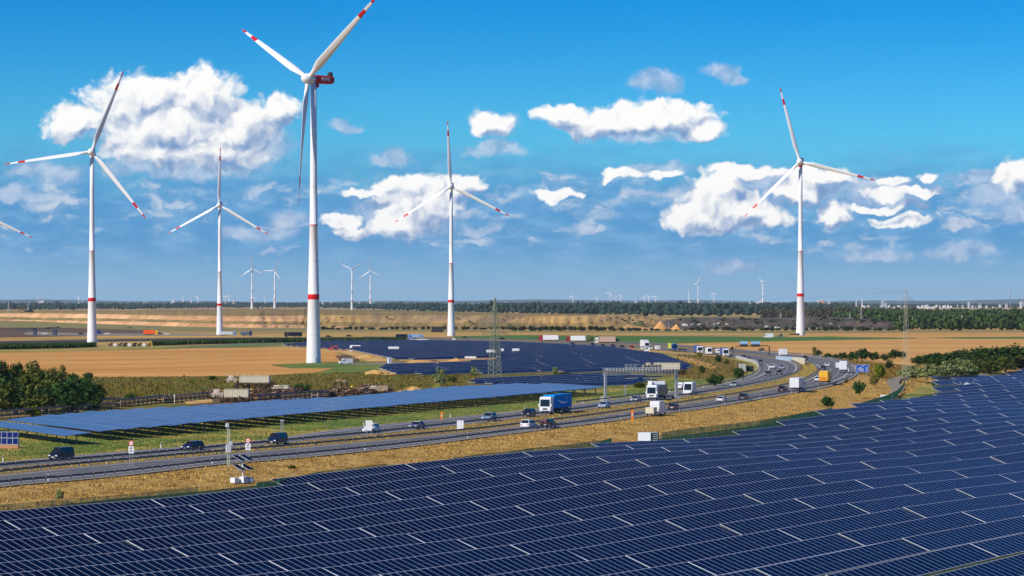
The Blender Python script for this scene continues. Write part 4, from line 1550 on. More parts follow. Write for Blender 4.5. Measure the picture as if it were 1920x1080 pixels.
# ---------------------------------------------------------------- wind turbines
def tower_mesh():
    b = MB()
    prof = [(0, .0262), (.004, .0258), (.10, .0232), (.2240, .0202), (.2242, .0203), (.2430, .0199), (.2432, .0198), (.36, .0168), (.484, .0141), (.4842, .0143), (.4880, .0143), (.4882, .0139), (.62, .0126), (.8, .0114), (.985, .0104)]
    red = {4, 9}
    rings, mats = [], []
    for z, r in prof:
        rings.append([(r * math.cos(2 * math.pi * i / 28), r * math.sin(2 * math.pi * i / 28), z) for i in range(28)])
    mats = [1 if i in red else 0 for i in range(len(prof) - 1)]
    b.rings(rings, 0, True, mats)
    return b.mesh('tower', [M_TOWER, M_RED], True)


DOOR = MB()
DOOR.box((0, 0, .0105), (.0085, .004, .019))
DOOR.box((0, -.004, .0005), (.012, .010, .003))
DOORME = DOOR.mesh('door', mat('grey_sheet', C(150, 160, 160), 0.6))
JT = MB()
for z_, r_ in ((.10, .0233), (.36, .0169), (.62, .01275), (.8, .01155)):
    JT.tube((0, 0, z_), (0, 0, z_ + .0012), r_, r_, 28, cap=False)
JTME = JT.mesh('joint_ring', mat('joint_grey', (.52, .53, .54), .6))


def blade_mesh():
    b = MB()
    st = [0.0, .03, .06, .10, .15, .20, .26, .34, .44, .54, .64, .74, .7601, .84, .8401, .92, .9301, .97, .99, 1.0]
    rings, mats = [], []
    n = 14
    for r in st:
        if r < .06:
            ch, th = .034, .034
        elif r < .20:
            t = (r - .06) / .14
            t = t * t * (3 - 2 * t)
            ch, th = .034 + (.070 - .034) * t, .034 + (.021 - .034) * t
        else:
            t = (r - .20) / .80
            ch = .070 * (1 - t) ** 0.85 + .012 * t
            if r > .97: ch *= max(0.25, (1.0 - r) / .03)
            th = ch * (.28 - .14 * t)
        tw = R(26) * (1 - r) ** 2 + R(10)
        ring = []
        for i in range(n):
            a = 2 * math.pi * i / n
            x = math.cos(a) * ch / 2 - (0.18 * (ch - .034) if r > .06 else 0)
            y = math.sin(a) * th / 2 * (1.0 + 0.45 * math.cos(a) * (r > .1))
            ring.append((x * math.cos(tw) - y * math.sin(tw), x * math.sin(tw) + y * math.cos(tw) + 0.03 * r * r, r))
        rings.append(ring)
    for i in range(len(st) - 1):
        m = 0.5 * (st[i] + st[i + 1])
        mats.append(1 if (.7601 <= m <= .84 or m > .9301) else 0)
    b.rings(rings, 0, True, mats)
    return b.mesh('blade', [M_WHITE, M_RED], True)


def hub_mesh():
    b = MB()
    rings = []
    for y, r in ((-.030, .002), (-.027, .010), (-.018, .0165), (-.006, .0195), (.008, .0190), (.018, .0165)):
        rings.append([(r * math.cos(2 * math.pi * i / 16), y, r * math.sin(2 * math.pi * i / 16)) for i in range(16)])
    b.rings([list(reversed(r)) for r in rings])
    return b.mesh('hub', [M_WHITE], True)


def nacelle_mesh(red):
    b = MB()
    rings = []
    for y, w, z0, z1 in ((.016, .0125, -.0125, .0125), (.022, .0145, -.0140, .0135), (.045, .0150, -.0155, .0135), (.092, .0145, -.0150, .0120), (.101, .0135, -.0125, .0110)):
        c_ = .35
        ring = []
        for sx, sz in ((-1, -c_), (-c_, -1), (c_, -1), (1, -c_), (1, c_), (c_, 1), (-c_, 1), (-1, c_)):
            zz = (z1 if sz > 0 else -z0) * sz if abs(sz) == 1 else (z1 if sz > 0 else -z0) * sz * 1.8
            ring.append((w * sx if abs(sx) == 1 else w * sx * 1.9, y, zz))
        rings.append(ring)
    b.rings(rings)
    b.tube((0, .030, -.030), (0, .030, -.010), .0108, .0118, 14)
    return b.mesh('nacelle', [M_REDN if red else M_WHITE], False)


TM, BM, HM = tower_mesh(), blade_mesh(), hub_mesh()
NM = {True: nacelle_mesh(True), False: nacelle_mesh(False)}
cb = MB()
cb.box((0, .092, .0185), (.020, .009, .012))
cb.box((0, .092, .0262), (.016, .003, .003))
COOL = cb.mesh('cooler', [M_DARK])


def turbine(x, y, hy, rpx, phi, yaw, label, red=False, D=None, cooler=True, group=None, fat=1.0, pitch=20, over=.030):
    D = D or CAMZ * F / (y - HZ)
    X = (x - 960) / F * D
    hz_ = CAMZ + (HZ - hy) * D / F
    Rm = rpx * D / F
    H = hz_
    root = thing('wind_turbine', label, 'wind turbine', (X, D, 0), 0, group)

    def ch(name, me, M):
        o_ = bpy.data.objects.new(name, me)
        COL.objects.link(o_)
        o_.parent = root
        o_.matrix_local = M
        return o_
    ch('tower', TM, Matrix.Diagonal((H * fat, H * fat, H, 1)))
    if fat == 1.0:
        ch('joint_ring', JTME, Matrix.Diagonal((H, H, H, 1)))
        ch('door', DOORME, Matrix.Translation((.012 * H, -.0232 * H, 0)) @ Matrix.Rotation(R(25), 4, 'Z') @ Matrix.Diagonal((H, H, H, 1)))
    # local frame: y points from hub back to the nacelle
    yw = R(yaw)
    back = Vector((math.sin(yw), math.cos(yw), 0))
    side = Vector((math.cos(yw), -math.sin(yw), 0))
    up = Vector((0, 0, 1))
    rot = Matrix((side, back, up)).transposed()
    oc = Vector((0, 0, H)) - back * (over * H)
    B4 = Matrix.Translation(oc) @ rot.to_4x4() @ Matrix.Diagonal((H, H, H, 1))
    ch('hub', HM, B4)
    ch('nacelle', NM[red], B4)
    if cooler:
        ch('cooler', COOL, B4)
    ru = (up * math.cos(R(6)) + back * math.sin(R(6))).normalized()
    rb = side.cross(ru) * -1.0
    if rb.dot(back) < 0: rb = -rb
    for i in range(3):
        a = R(phi + 120 * i)
        d = side * math.sin(a) + ru * math.cos(a)
        d = (d * math.cos(R(3.5)) - rb * math.sin(R(3.5))).normalized()
        yb_ = (rb - d * rb.dot(d)).normalized()
        xb = yb_.cross(d)
        q = Matrix((xb, yb_, d)).transposed().to_4x4() @ Matrix.Rotation(R(pitch), 4, 'Z')
        ch('blade', BM, Matrix.Translation(oc - back * 0.004 * H) @ q @ Matrix.Diagonal((Rm * fat, Rm * fat, Rm, 1)))
    return root, H, B4


rt, H_, B4 = turbine(588, 681, 148, 246, 57, 50, 'largest white wind turbine with a red lettered nacelle, standing at the wheat field', True, pitch=38, over=.020)


def text_mesh(s, size, name, m, extrude=0.01):
    cu = bpy.data.curves.new('lettering', 'FONT')
    cu.body = s
    cu.size = size
    cu.extrude = extrude
    cu.offset = size * 0.02
    cu.align_x = 'CENTER'
    cu.align_y = 'CENTER'
    cu.resolution_u = 2
    tmp = bpy.data.objects.new('lettering_tmp', cu)
    COL.objects.link(tmp)
    bpy.context.view_layer.update()
    me = bpy.data.meshes.new_from_object(tmp)
    bpy.data.objects.remove(tmp)
    me.name = name
    me.materials.clear()
    me.materials.append(m)
    return me


M_LETW = mat('white_lettering', (0.8, 0.8, 0.8), 0.5)
nac = [c for c in rt.children if c.name.startswith('nacelle')][0]
tx = bpy.data.objects.new('lettering', text_mesh('RWE', 0.0175, 'lettering', M_LETW, 0.0004))
COL.objects.link(tx)
tx.parent = nac
# the side of the nacelle that faces the camera: local +x
tx.matrix_local = Matrix.Translation((0.0154, 0.062, -0.001)) @ Matrix(((0, 0, 1), (1, 0, 0), (0, 1, 0))).to_4x4()

turbine(172.5, 646, 285, 163.5, 21.5, -4, 'tall white wind turbine at the left with one blade pointing almost level left')
turbine(412, 628, 385, 110, 1, 3, 'white wind turbine with an upright blade left of the largest one')
turbine(846, 630, 350, 125, -2.7, 4, 'white wind turbine at the centre behind the far solar field, blade straight up')
turbine(1501, 629, 304, 147, -15, 12, 'white wind turbine at the right on the green field strip', True)
turbine(-34, 630, 402, 108, 115, 0, 'wind turbine mostly outside the left edge, one blade tip reaching in')
for x, y, hy, r, phi, yaw, lab in [(472.5, 579.5, 504, 28, -4, 0, 'left one of the four mid distance turbines beyond the pit, blade straight up'), (515, 578, 507, 25.5, 28, 5, 'second of the four mid distance turbines, one blade pointing level left'),
                                   (660, 581, 505, 27, 57, 10, 'third of the four mid distance turbines with two blades raised like a letter V'), (694.5, 577.5, 508, 26, -2, 0, 'right one of the four mid distance turbines beyond the pit')]:
    turbine(x, y, hy, r, phi, yaw, lab, False, fat=1.3)
far_t = [(71, 557, 7, 60, 'far left tiny turbine on the horizon left of the tall left tower'), (147.5, 557.5, 8, 35, 'tiny turbine on the horizon just left of the tall left tower'), (371, 556.5, 8.5, 40, 'tiny turbine on the horizon left of the upright bladed turbine'),
         (422.5, 555, 7.5, 20, 'left one of the tiny pair right of the upright bladed turbine'), (429, 553, 9, 0, 'right one of the tiny pair right of the upright bladed turbine'), (478, 558, 6, 10, 'tiny turbine between the first two mid distance turbines, left'),
         (497, 556, 7.5, -30, 'tiny turbine between the first two mid distance turbines, right'), (1074, 554, 9.5, 0, 'tiny turbine on the horizon right of the lattice pylon, alone'), (1119.5, 555, 8, -20, 'first tiny turbine of the row of four over the grassy spoil hill'),
         (1144, 549.5, 10.5, 30, 'tallest of the tiny row of four over the grassy spoil hill'), (1155, 556, 8, -5, 'third tiny turbine of the row over the grassy spoil hill'), (1164, 554, 9, 25, 'fourth tiny turbine of the row over the grassy spoil hill'),
         (1209, 556, 8.5, 0, 'left one of the three tiny turbines above the orange sand cone'), (1216, 555, 9.5, 35, 'middle one of the three tiny turbines above the orange sand cone'), (1229, 555, 10.5, 20, 'right one of the three tiny turbines above the orange sand cone'),
         (1291.5, 546.5, 6.5, 60, 'tiny turbine left of the greyish one on the horizon'), (1339, 549, 9, 0, 'tiny turbine right of the greyish one on the horizon')]
for x, hy, r, phi, lab in far_t:
    turbine(x, 0, hy, r, phi, 8, lab, False, D=13500.0, cooler=False, fat=1.9)
turbine(1309, 0, 532, 16.5, 30, 60, 'thin greyish turbine seen nearly side on above the wood', False, D=12000.0, cooler=False, fat=1.4)
turbine(1430.5, 0, 529.5, 13, -48, 50, 'distant turbine with a grey roof beside its foot', False, D=12500.0, cooler=False, fat=1.5)


# ---------------------------------------------------------------- vehicles
def paint(rgb, k=1.0):
    nm = 'car_paint_%d_%d_%d' % rgb
    return mat(nm.replace('-', ''), C(*rgb, k), 0.28, spec=0.5)


WHITEP, BLACKP, NAVYP, SILVERP, REDP = (226, 226, 226), (22, 23, 26), (22, 34, 62), (146, 154, 164), (150, 20, 26)
cA, cB = lane(cAo, cAi, 0.5), lane(cBi, cBo, 0.5)


def heading(x, y, side):
    p = np.array(P(x, y, RZ)[:2])
    c_ = cA if side == 'A' else cB
    i = int(np.argmin(np.linalg.norm(c_ - p, axis=1)))
    t = tangents(c_)[i] * (1 if side == 'A' else -1)
    return math.atan2(t[1], t[0])


def wheel_mesh(r, w):
    b = MB()
    b.tube((0, -w / 2, 0), (0, w / 2, 0), r, None, 14)
    b.tube((0, -w / 2 - .01, 0), (0, w / 2 + .01, 0), r * 0.62, None, 10, 1)
    return b.mesh('wheel', [M_BLACK, M_STEEL])


WHM = {}


def wheels(root, xs, ys, r=0.33, w=0.22):
    if (r, w) not in WHM: WHM[(r, w)] = wheel_mesh(r, w)
    for x in xs:
        for y in ys:
            o_ = bpy.data.objects.new('wheel', WHM[(r, w)])
            COL.objects.link(o_)
            o_.parent = root
            o_.location = (x, y, r)


def loft_side(b, out, W_, edge=0.14, sh=0.05, m=0):
    cx = sum(p[0] for p in out) / len(out)
    cz = sum(p[1] for p in out) / len(out)
    small = [(cx + (x - cx) * (1 - sh), cz + (z - cz) * (1 - sh)) for x, z in out]
    rings = []
    for y, o_ in ((-W_ / 2, small), (-W_ / 2 + edge, out), (W_ / 2 - edge, out), (W_ / 2, small)):
        rings.append([(x, y, z) for x, z in o_])
    b.rings(rings, m)


CARS = {  # L, W, H, belt, windscreen foot, roof front, roof rear, tail foot
    'sedan': (4.7, 1.84, 1.45, .93, 1.00, .25, -1.05, -1.85),
    'hatch': (4.1, 1.78, 1.48, .93, 1.00, .35, -1.45, -1.95),
    'estate': (4.7, 1.84, 1.50, .95, 1.05, .35, -1.85, -2.22),
    'suv': (4.6, 1.90, 1.70, 1.05, 1.00, .40, -1.75, -2.18),
    'mpv': (4.6, 1.88, 1.86, 1.08, 1.45, .75, -2.05, -2.24),
}


def car(x, y, side, typ, rgb, label, hd=None, detail=True, bikes=False):
    L, W_, H, belt, wf, rf, rr, tf = CARS[typ]
    root = thing('car', label, 'car', P(x, y, RZ + 0.02), heading(x, y, side) if hd is None else hd)
    pm_ = paint(rgb)
    b = MB()
    f, r = L / 2, -L / 2
    out = [(f - .08, .30), (f, .45), (f - .02, .66), (f - .25, .78), (wf + .05, belt), (tf, belt), (r + .06, belt - .06), (r, .70), (r + .02, .42), (r + .25, .24), (f - .3, .22)]
    loft_side(b, out, W_, .16, .04)
    # roof with its pillars
    wt = W_ * .76
    b.box(((rf + rr) / 2, 0, H - .03), (rf - rr, wt, .06), top=(.96, .9))
    for sy in (-1, 1):
        y0, y1 = sy * (W_ / 2 - .10), sy * (wt / 2 - .02)
        b.bar((wf, y0, belt - .02), (rf, y1, H - .03), .06)
        b.bar((tf + .05, y0, belt - .02), (rr, y1, H - .03), .09)
        b.bar(((rf + rr) / 2, y0, belt), ((rf + rr) / 2, y1, H - .03), .05)
    b.build('body', pm_, root)
    g = MB()
    k = wt / 2 - .04
    q = W_ / 2 - .12
    g.add([(wf, -q, belt - .03), (wf, q, belt - .03), (tf + .04, q, belt - .03), (tf + .04, -q, belt - .03), (rf, -k, H - .055), (rf, k, H - .055), (rr, k, H - .055), (rr, -k, H - .055)],
          [(0, 1, 5, 4), (1, 2, 6, 5), (2, 3, 7, 6), (3, 0, 4, 7), (4, 5, 6, 7), (3, 2, 1, 0)])
    g.build('windows', M_GLASS, root)
    wheels(root, (f - .85, r + .85), (-W_ / 2 + .10, W_ / 2 - .10), .33 if H < 1.6 else .36)
    if detail:
        for sy in (-1, 1):
            h_ = MB()
            h_.box((f - .10, sy * (W_ / 2 - .30), .66), (.22, .38, .15))
            h_.build('headlight', M_LAMP, root)
            t_ = MB()
            t_.box((r + .08, sy * (W_ / 2 - .26), .78), (.16, .34, .18))
            t_.build('tail_light', M_TAIL, root)
            m_ = MB()
            m_.box((wf - .25, sy * (W_ / 2 + .05), belt + .06), (.14, .18, .13))
            m_.build('mirror', pm_, root)
        n_ = MB()
        n_.box((f - .01, 0, .42), (.05, .52, .11))
        n_.box((r - .005, 0, .62), (.05, .52, .11))
        n_.build('number_plate', M_WHITE, root)
        n_ = MB()
        n_.box((f - .02, 0, .55), (.06, .9, .12))
        n_.build('grille', M_DARK, root)
    return root


def box_body(root, name, x0, x1, w, z0, z1, m, round_=.04):
    b = MB()
    out = [(x0, z0), (x1, z0), (x1, z1 - round_), (x1 - round_, z1), (x0 + round_, z1), (x0, z1 - round_)]
    loft_side(b, out, w, .05, .005)
    return b.build(name, m, root)


def cab(root, xf, w, h, rgb, l=2.2, z0=.55):
    """flat fronted lorry cab, front face at x = xf"""
    pm_ = paint(rgb)
    b = MB()
    out = [(xf - l, z0), (xf - .05, z0), (xf, z0 + .25), (xf, z0 + 1.05), (xf - .18, h - .25), (xf - .45, h), (xf - l, h)]
    loft_side(b, out, w, .10, .02)
    c_ = b.build('cab', pm_, root)
    g = MB()
    g.add([(xf + .015, -w / 2 + .16, z0 + 1.08), (xf + .015, w / 2 - .16, z0 + 1.08), (xf - .14, w / 2 - .18, h - .55), (xf - .14, -w / 2 + .18, h - .55),
           (xf - .05, -w / 2 + .16, z0 + 1.08), (xf - .05, w / 2 - .16, z0 + 1.08), (xf - .22, w / 2 - .18, h - .55), (xf - .22, -w / 2 + .18, h - .55)], [(0, 1, 2, 3), (4, 7, 6, 5), (0, 4, 5, 1), (1, 5, 6, 2), (2, 6, 7, 3), (3, 7, 4, 0)])
    g.build('windscreen', M_GLASS, c_)
    for sy in (-1, 1):
        s_ = MB()
        s_.box((xf - .85, sy * (w / 2 - .005), z0 + 1.42), (.85, .03, .62))
        s_.build('side_window', M_GLASS, c_)
        s_ = MB()
        s_.box((xf - .1, sy * (w / 2 + .14), z0 + 1.35), (.16, .20, .62))
        s_.build('mirror', M_WHITE if sum(rgb) > 500 else M_DARK, c_)
        s_ = MB()
        s_.box((xf + .005, sy * (w / 2 - .32), z0 + .22), (.06, .36, .18))
        s_.build('headlight', M_LAMP, c_)
    s_ = MB()
    s_.box((xf + .005, 0, z0 + .55), (.04, w * .42, .34))
    s_.box((xf + .01, 0, z0 + .10), (.04, w * .6, .12))
    s_.build('grille', M_DARK, c_)
    return c_


def rear_face(root, x, w, z0, z1):
    b = MB()
    for sy in (-1, 1):
        b.box((x - .02, sy * w * .40, .95), (.06, .30, .16))
    b.build('tail_light', M_TAIL, root)
    b = MB()
    b.box((x - .015, 0, (z0 + z1) / 2), (.03, .03, z1 - z0 - .1))
    b.box((x - .03, 0, .62), (.06, w * .95, .14))
    b.build('rear_door_frame', M_STEEL, root)


def lorry(x, y, side, cabrgb, boxrgb, label, blen=13.2, h=4.0, w=2.55, hd=None, k=1.0, cabh=3.7, boxm=None):
    root = thing('lorry', label, 'lorry', P(x, y, RZ + 0.02), heading(x, y, side) if hd is None else hd)
    tot = blen + 2.6
    xf = tot / 2
    cab(root, xf, w - .05, cabh, cabrgb)
    bm_ = boxm or paint(boxrgb)
    tb = box_body(root, 'cargo_box', -tot / 2, -tot / 2 + blen, w, 1.15, h, bm_)
    c_ = MB()
    c_.box((-.6, 0, .95), (tot - 1.6, .9, .3))
    c_.box((-tot / 2 + blen * .55, 0, .75), (blen * .30, w * .9, .4))
    c_.build('chassis', M_DARK, root)
    if blen > 10:
        wheels(root, (xf - 1.3, xf - 4.8, -tot / 2 + 4.6, -tot / 2 + 3.3, -tot / 2 + 2.0), (-w / 2 + .2, w / 2 - .2), .5, .34)
    else:
        wheels(root, (xf - 1.3, -tot / 2 + 2.0), (-w / 2 + .2, w / 2 - .2), .48, .34)
    rear_face(root, -tot / 2, w, 1.15, h)
    return root, tb, tot


def box_van(x, y, side, rgb, label, hd=None, l=5.9, h=2.7, w=2.05):
    """panel van: short nose, tall body"""
    root = thing('van', label, 'van', P(x, y, RZ + 0.02), heading(x, y, side) if hd is None else hd)
    pm_ = paint(rgb)
    f, r = l / 2, -l / 2
    b = MB()
    out = [(r + .2, .3), (f - .2, .3), (f, .45), (f - .02, .95), (f - .75, 1.22), (f - 1.35, h - .35), (f - 1.75, h), (r + .1, h), (r, h - .15), (r, .5)]
    loft_side(b, out, w, .12, .025)
    b.build('body', pm_, root)
    g = MB()
    g.add([(f - .74, -w / 2 + .18, 1.27), (f - .74, w / 2 - .18, 1.27), (f - 1.28, w / 2 - .22, h - .42), (f - 1.28, -w / 2 + .22, h - .42), (f - .9, -w / 2 + .18, 1.2), (f - .9, w / 2 - .18, 1.2), (f - 1.45, w / 2 - .22, h - .45), (f - 1.45, -w / 2 + .22, h - .45)],
          [(0, 1, 2, 3), (4, 7, 6, 5), (0, 4, 5, 1), (1, 5, 6, 2), (2, 6, 7, 3), (3, 7, 4, 0)])
    g.build('windscreen', M_GLASS, root)
    for sy in (-1, 1):
        s_ = MB()
        s_.box((f - 1.75, sy * (w / 2 - .01), 1.62), (.75, .04, .5))
        s_.build('side_window', M_GLASS, root)
        s_ = MB()
        s_.box((f - .05, sy * (w / 2 - .3), .8), (.16, .32, .2))
        s_.build('headlight', M_LAMP, root)
        s_ = MB()
        s_.box((r + .01, sy * (w / 2 - .14), 1.1), (.06, .14, .5))
        s_.build('tail_light', M_TAIL, root)
    wheels(root, (f - .95, r + 1.05), (-w / 2 + .12, w / 2 - .12), .36, .24)
    return root


# far carriageway, coming towards us
car(115, 861, 'B', 'mpv', (26, 30, 44), 'dark people carrier farthest left on the far carriageway')
car(361, 844, 'B', 'estate', (14, 30, 66), 'dark blue estate car half hidden by the guard rail, second from the left')
car(520, 832, 'B', 'mpv', (16, 34, 70), 'dark blue van like car with pink marks, third from the left')
car(696, 811, 'B', 'suv', WHITEP, 'white off-road car behind a white signboard in the median')
car(782, 804, 'B', 'sedan', (96, 106, 122), 'grey saloon between the two white signboards')
car(917, 789, 'B', 'suv', (122, 140, 164), 'silver blue car right of the second white signboard')
car(991, 781, 'B', 'suv', (28, 36, 44), 'black car driving in front of the blue lorry')
car(1133, 765, 'B', 'hatch', (150, 172, 206), 'silver blue car under the left leg of the sign gantry')
car(1192, 753.5, 'B', 'hatch', SILVERP, 'silver car under the middle of the sign gantry')
car(1377, 725, 'B', 'sedan', SILVERP, 'silver car alone on the far carriageway before the bend')
car(1440, 704, 'B', 'hatch', BLACKP, 'black car on the outer lane in the bend of the far carriageway')
car(1461.5, 702, 'B', 'sedan', (30, 32, 40), 'black car on the inner lane in the bend of the far carriageway')
car(1448, 691, 'B', 'suv', WHITEP, 'white car leading a silver one in the bend')
car(1466, 692, 'B', 'sedan', (150, 158, 176), 'silver car beside the white one in the bend')
for x, y, rgb, lab in [(1395, 672, BLACKP, 'first of three black cars above the small bridge'), (1404, 676, (34, 36, 44), 'second of three black cars above the small bridge'), (1426, 681, BLACKP, 'third of three black cars above the small bridge')]:
    car(x, y, 'B', 'sedan', rgb, lab)
# the blue lorry with the white smile
ro, tb, tot = lorry(1042, 774, 'B', WHITEP, (14, 148, 222), 'white lorry with a bright blue trailer marked with a white smile', 12.4, 4.05, boxm=mat('tarpaulin_blue', C(10, 140, 214), 0.7, spec=0.08))
arc = MB()
yl = 2.56 / 2 + .012
for i in range(16):
    t0, t1 = i / 16, (i + 1) / 16
    fx = lambda t: -4.2 + t * 6.4
    fz = lambda t: 2.95 - 0.95 * math.sin(math.pi * (0.05 + 0.75 * (1 - t)))
    th = lambda t: 0.10 + 0.34 * math.sin(math.pi * t) ** 0.8
    arc.add([(fx(t0), yl, fz(t0)), (fx(t1), yl, fz(t1)), (fx(t1), yl, fz(t1) + th(t1)), (fx(t0), yl, fz(t0) + th(t0))], [(0, 3, 2, 1)])
arc.add([(-4.55, yl, 3.3), (-3.7, yl, 3.35), (-3.9, yl, 2.9)], [(0, 1, 2)])
arc.build('smile_logo', M_LETW, tb)
sk = MB()
for sy in (-1, 1):
    sk.box((-1.2, sy * 1.24, .82), (5.2, .05, .42))
sk.build('side_guard', M_DARK, ro)
lorry(1232, 749, 'B', WHITEP, (58, 60, 68), 'white lorry with a dark trailer below the white sign', 9.0, 3.6)
box_van(1293, 740, 'B', WHITEP, 'white box van on the far carriageway right of the gantry', l=6.5, h=3.3, w=2.3)
# oncoming stretch far behind the bend
lorry(1358, 669, 'B', WHITEP, (26, 62, 148), 'white cab lorry with a blue box nearest the bend on the far stretch', 9.5)
lorry(1309, 663.5, 'B', WHITEP, (30, 66, 150), 'blue and white lorry beside a white lorry on the far stretch', 9.5)
box_van(1329, 664.5, 'B', WHITEP, 'white van between the two blue and white lorries', l=7.0, h=3.2, w=2.3)
box_van(1347, 663, 'B', WHITEP, 'white van half hidden behind the blue box lorry', l=5.2, h=2.2)
lorry(1261, 658, 'B', (28, 78, 160), (190, 196, 60), 'lorry with yellow and blue box on the far stretch', 8.5, 3.8)
car(1276, 659, 'B', 'sedan', (44, 48, 62), 'dark car behind the yellow and blue lorry, left')
car(1284, 660, 'B', 'hatch', (60, 66, 84), 'dark car behind the yellow and blue lorry, right')
box_van(1233, 656, 'B', WHITEP, 'white low van left of the yellow and blue lorry', l=5.0, h=2.1)
lorry(1209, 654, 'B', WHITEP, WHITEP, 'tall white lorry with white cars before it on the far stretch', 9.5, 4.6)
car(1219, 655.5, 'B', 'mpv', WHITEP, 'white car right in front of the tall white lorry')
car(1206, 655.5, 'B', 'suv', WHITEP, 'white car at the left flank of the tall white lorry')
for x, y, rgb, lab in [(1185, 653, REDP, 'red car on the far stretch left of the tall white lorry'), (1166, 652, (40, 36, 70), 'dark car next to the red car on the far stretch'), (1149, 650.5, (36, 34, 66), 'third car left of the tall white lorry, dark'),
                       (1130, 649.5, (44, 38, 70), 'dark car below the brown lorry on the far stretch'), (1111, 648, (44, 38, 74), 'dark car below the round pale bush on the far stretch'), (1073, 646.5, (40, 40, 76), 'dark car below the second white lorry on the far stretch')]:
    car(x, y, 'B', 'hatch', rgb, lab, detail=False)
lorry(1029, 640.5, 'A', (170, 40, 44), (226, 222, 224), 'white box lorry with red front, leftmost of three on the far road', 9.5, 4.0, hd=R(172))
lorry(1080, 642, 'A', (150, 40, 44), WHITEP, 'plain white box lorry, middle of three on the far road', 9.0, 4.0, hd=R(172))
lorry(1135, 644.5, 'A', (220, 210, 200), (188, 158, 140), 'pale brown box lorry, rightmost of three on the far road', 9.5, 4.2, hd=R(172))
lorry(757, 637, 'B', (110, 140, 190), (18, 24, 56), 'dark blue lorry behind the far solar field', 7.5, 3.6, hd=R(2))
lorry(780, 636.3, 'B', (140, 160, 190), (150, 172, 206), 'pale blue lorry behind the far solar field', 6.5, 3.4, hd=R(2))
lorry(550, 632.5, 'A', (28, 30, 40), (16, 18, 30), 'black lorry left of the largest tower on the far road', 9.5, 3.6, hd=R(178))
lorry(283, 629, 'A', (232, 170, 40), (236, 92, 20), 'orange lorry with yellow cab on the road far left', 8.0, 4.0, hd=R(0))
lorry(428, 630.5, 'A', (120, 150, 180), (186, 200, 206), 'grey white lorry at the foot of the upright bladed turbine', 9.0, 3.4, hd=R(0))
lorry(462, 630.5, 'A', (36, 50, 96), (86, 100, 130), 'small dark blue lorry right of the grey white lorry', 5.5, 3.2, hd=R(0))
box_van(184, 626.5, 'A', (30, 44, 110), 'dark blue van right of the tall left tower on the far road', hd=R(0))
for x, y, rgb, lab in [(201, 627, WHITEP, 'white car right of the dark blue van far left'), (313, 627.5, WHITEP, 'white car right of the orange lorry'), (299, 627, BLACKP, 'dark car just behind the orange lorry'), (84, 626.5, WHITEP, 'white car under the road bridge far left'),
                       (152, 627.5, BLACKP, 'dark car left of the tall left tower'), (616, 632.5, (30, 34, 60), 'first dark car right of the largest tower on the far road'), (655, 631.5, (34, 34, 40), 'second dark car right of the largest tower on the far road'),
                       (873, 635, BLACKP, 'dark car right of the central turbine tower'), (942, 637, BLACKP, 'dark car right of the lattice pylon on the far road'), (1221 - 130, 640, SILVERP, 'small silver car on the far road between white lorries')]:
    car(x, y, 'A', 'sedan', rgb, lab, hd=R(3), detail=False)

# near carriageway, driving away
car(991, 803, 'A', 'suv', WHITEP, 'white off-road car on the near carriageway before the bicycle carrier')
bk = car(1029, 801.5, 'A', 'suv', (24, 28, 34), 'black car carrying bicycles at its rear on the near carriageway')
for i in range(2):
    b_ = thing('bicycle', ('inner' if i == 0 else 'outer') + ' bicycle strapped to the rear of the black car', 'bicycle', (0, 0, 0))
    hd = heading(1029, 801.5, 'A')
    p = P(1029, 801.5, RZ) - Vector((math.cos(hd), math.sin(hd), 0)) * (2.75 + .35 * i) + Vector((0, 0, .75))
    b_.location = p
    b_.rotation_euler = (0, 0, hd + R(90))
    w_ = MB()
    for sx in (-.52, .52):
        for k in range(14):
            a, c_ = 2 * math.pi * k / 14, 2 * math.pi * (k + 1) / 14
            w_.bar((sx + .34 * math.cos(a), 0, .34 + .34 * math.sin(a)), (sx + .34 * math.cos(c_), 0, .34 + .34 * math.sin(c_)), .04)
    w_.build('wheels', M_BLACK, b_)
    w_ = MB()
    for p0, p1 in (((-.52, .34), (-.15, .36)), ((-.15, .36), (-.28, .88)), ((-.28, .80), (.38, .82)), ((.38, .82), (-.15, .36)), ((.38, .95), (.52, .34)), ((-.52, .34), (-.26, .75))):
        w_.bar((p0[0], 0, p0[1]), (p1[0], 0, p1[1]), .05)
    w_.box((.36, 0, .98), (.06, .5, .05))
    w_.box((-.28, 0, .92), (.26, .12, .06))
    w_.build('frame', mat('bike_paint', C(190, 70, 50), 0.4) if i else mat('bike_white', (0.6, 0.6, 0.62), 0.4), b_)
box_van(1234, 777, 'A', WHITEP, 'white van towing a cream trailer on the near carriageway', l=6.0, h=2.9, w=2.15)
hd = heading(1234, 777, 'A')
tr = thing('trailer', 'small cream box trailer behind the white van', 'trailer', P(1234, 777, RZ) - Vector((math.cos(hd), math.sin(hd), 0)) * 6.1, hd)
box_body(tr, 'trailer_box', -1.5, 1.5, 1.8, .5, 1.75, M_CREAM)
b_ = MB()
b_.bar((1.5, 0, .5), (3.0, 0, .5), .1)
b_.build('drawbar', M_DARK, tr)
wheels(tr, (0,), (-.85, .85), .3, .2)
car(1264, 769, 'A', 'hatch', (24, 26, 34), 'black car right of the white van and trailer')
car(1353, 753.5, 'A', 'sedan', WHITEP, 'white saloon on the near carriageway before the black off-road car')
car(1395, 750, 'A', 'suv', (34, 34, 42), 'black off-road car on the near carriageway')
car(1468, 735, 'A', 'suv', (30, 24, 34), 'dark car just behind the white lorry on the near carriageway')
lorry(1495, 733.5, 'A', WHITEP, WHITEP, 'white box lorry seen from behind on the near carriageway', 8.0, 3.7)
ro, tb, tot = lorry(1547, 720.5, 'A', (236, 190, 40), (240, 182, 36), 'yellow lorry with red letters on its rear in the bend', 9.0, 4.0)
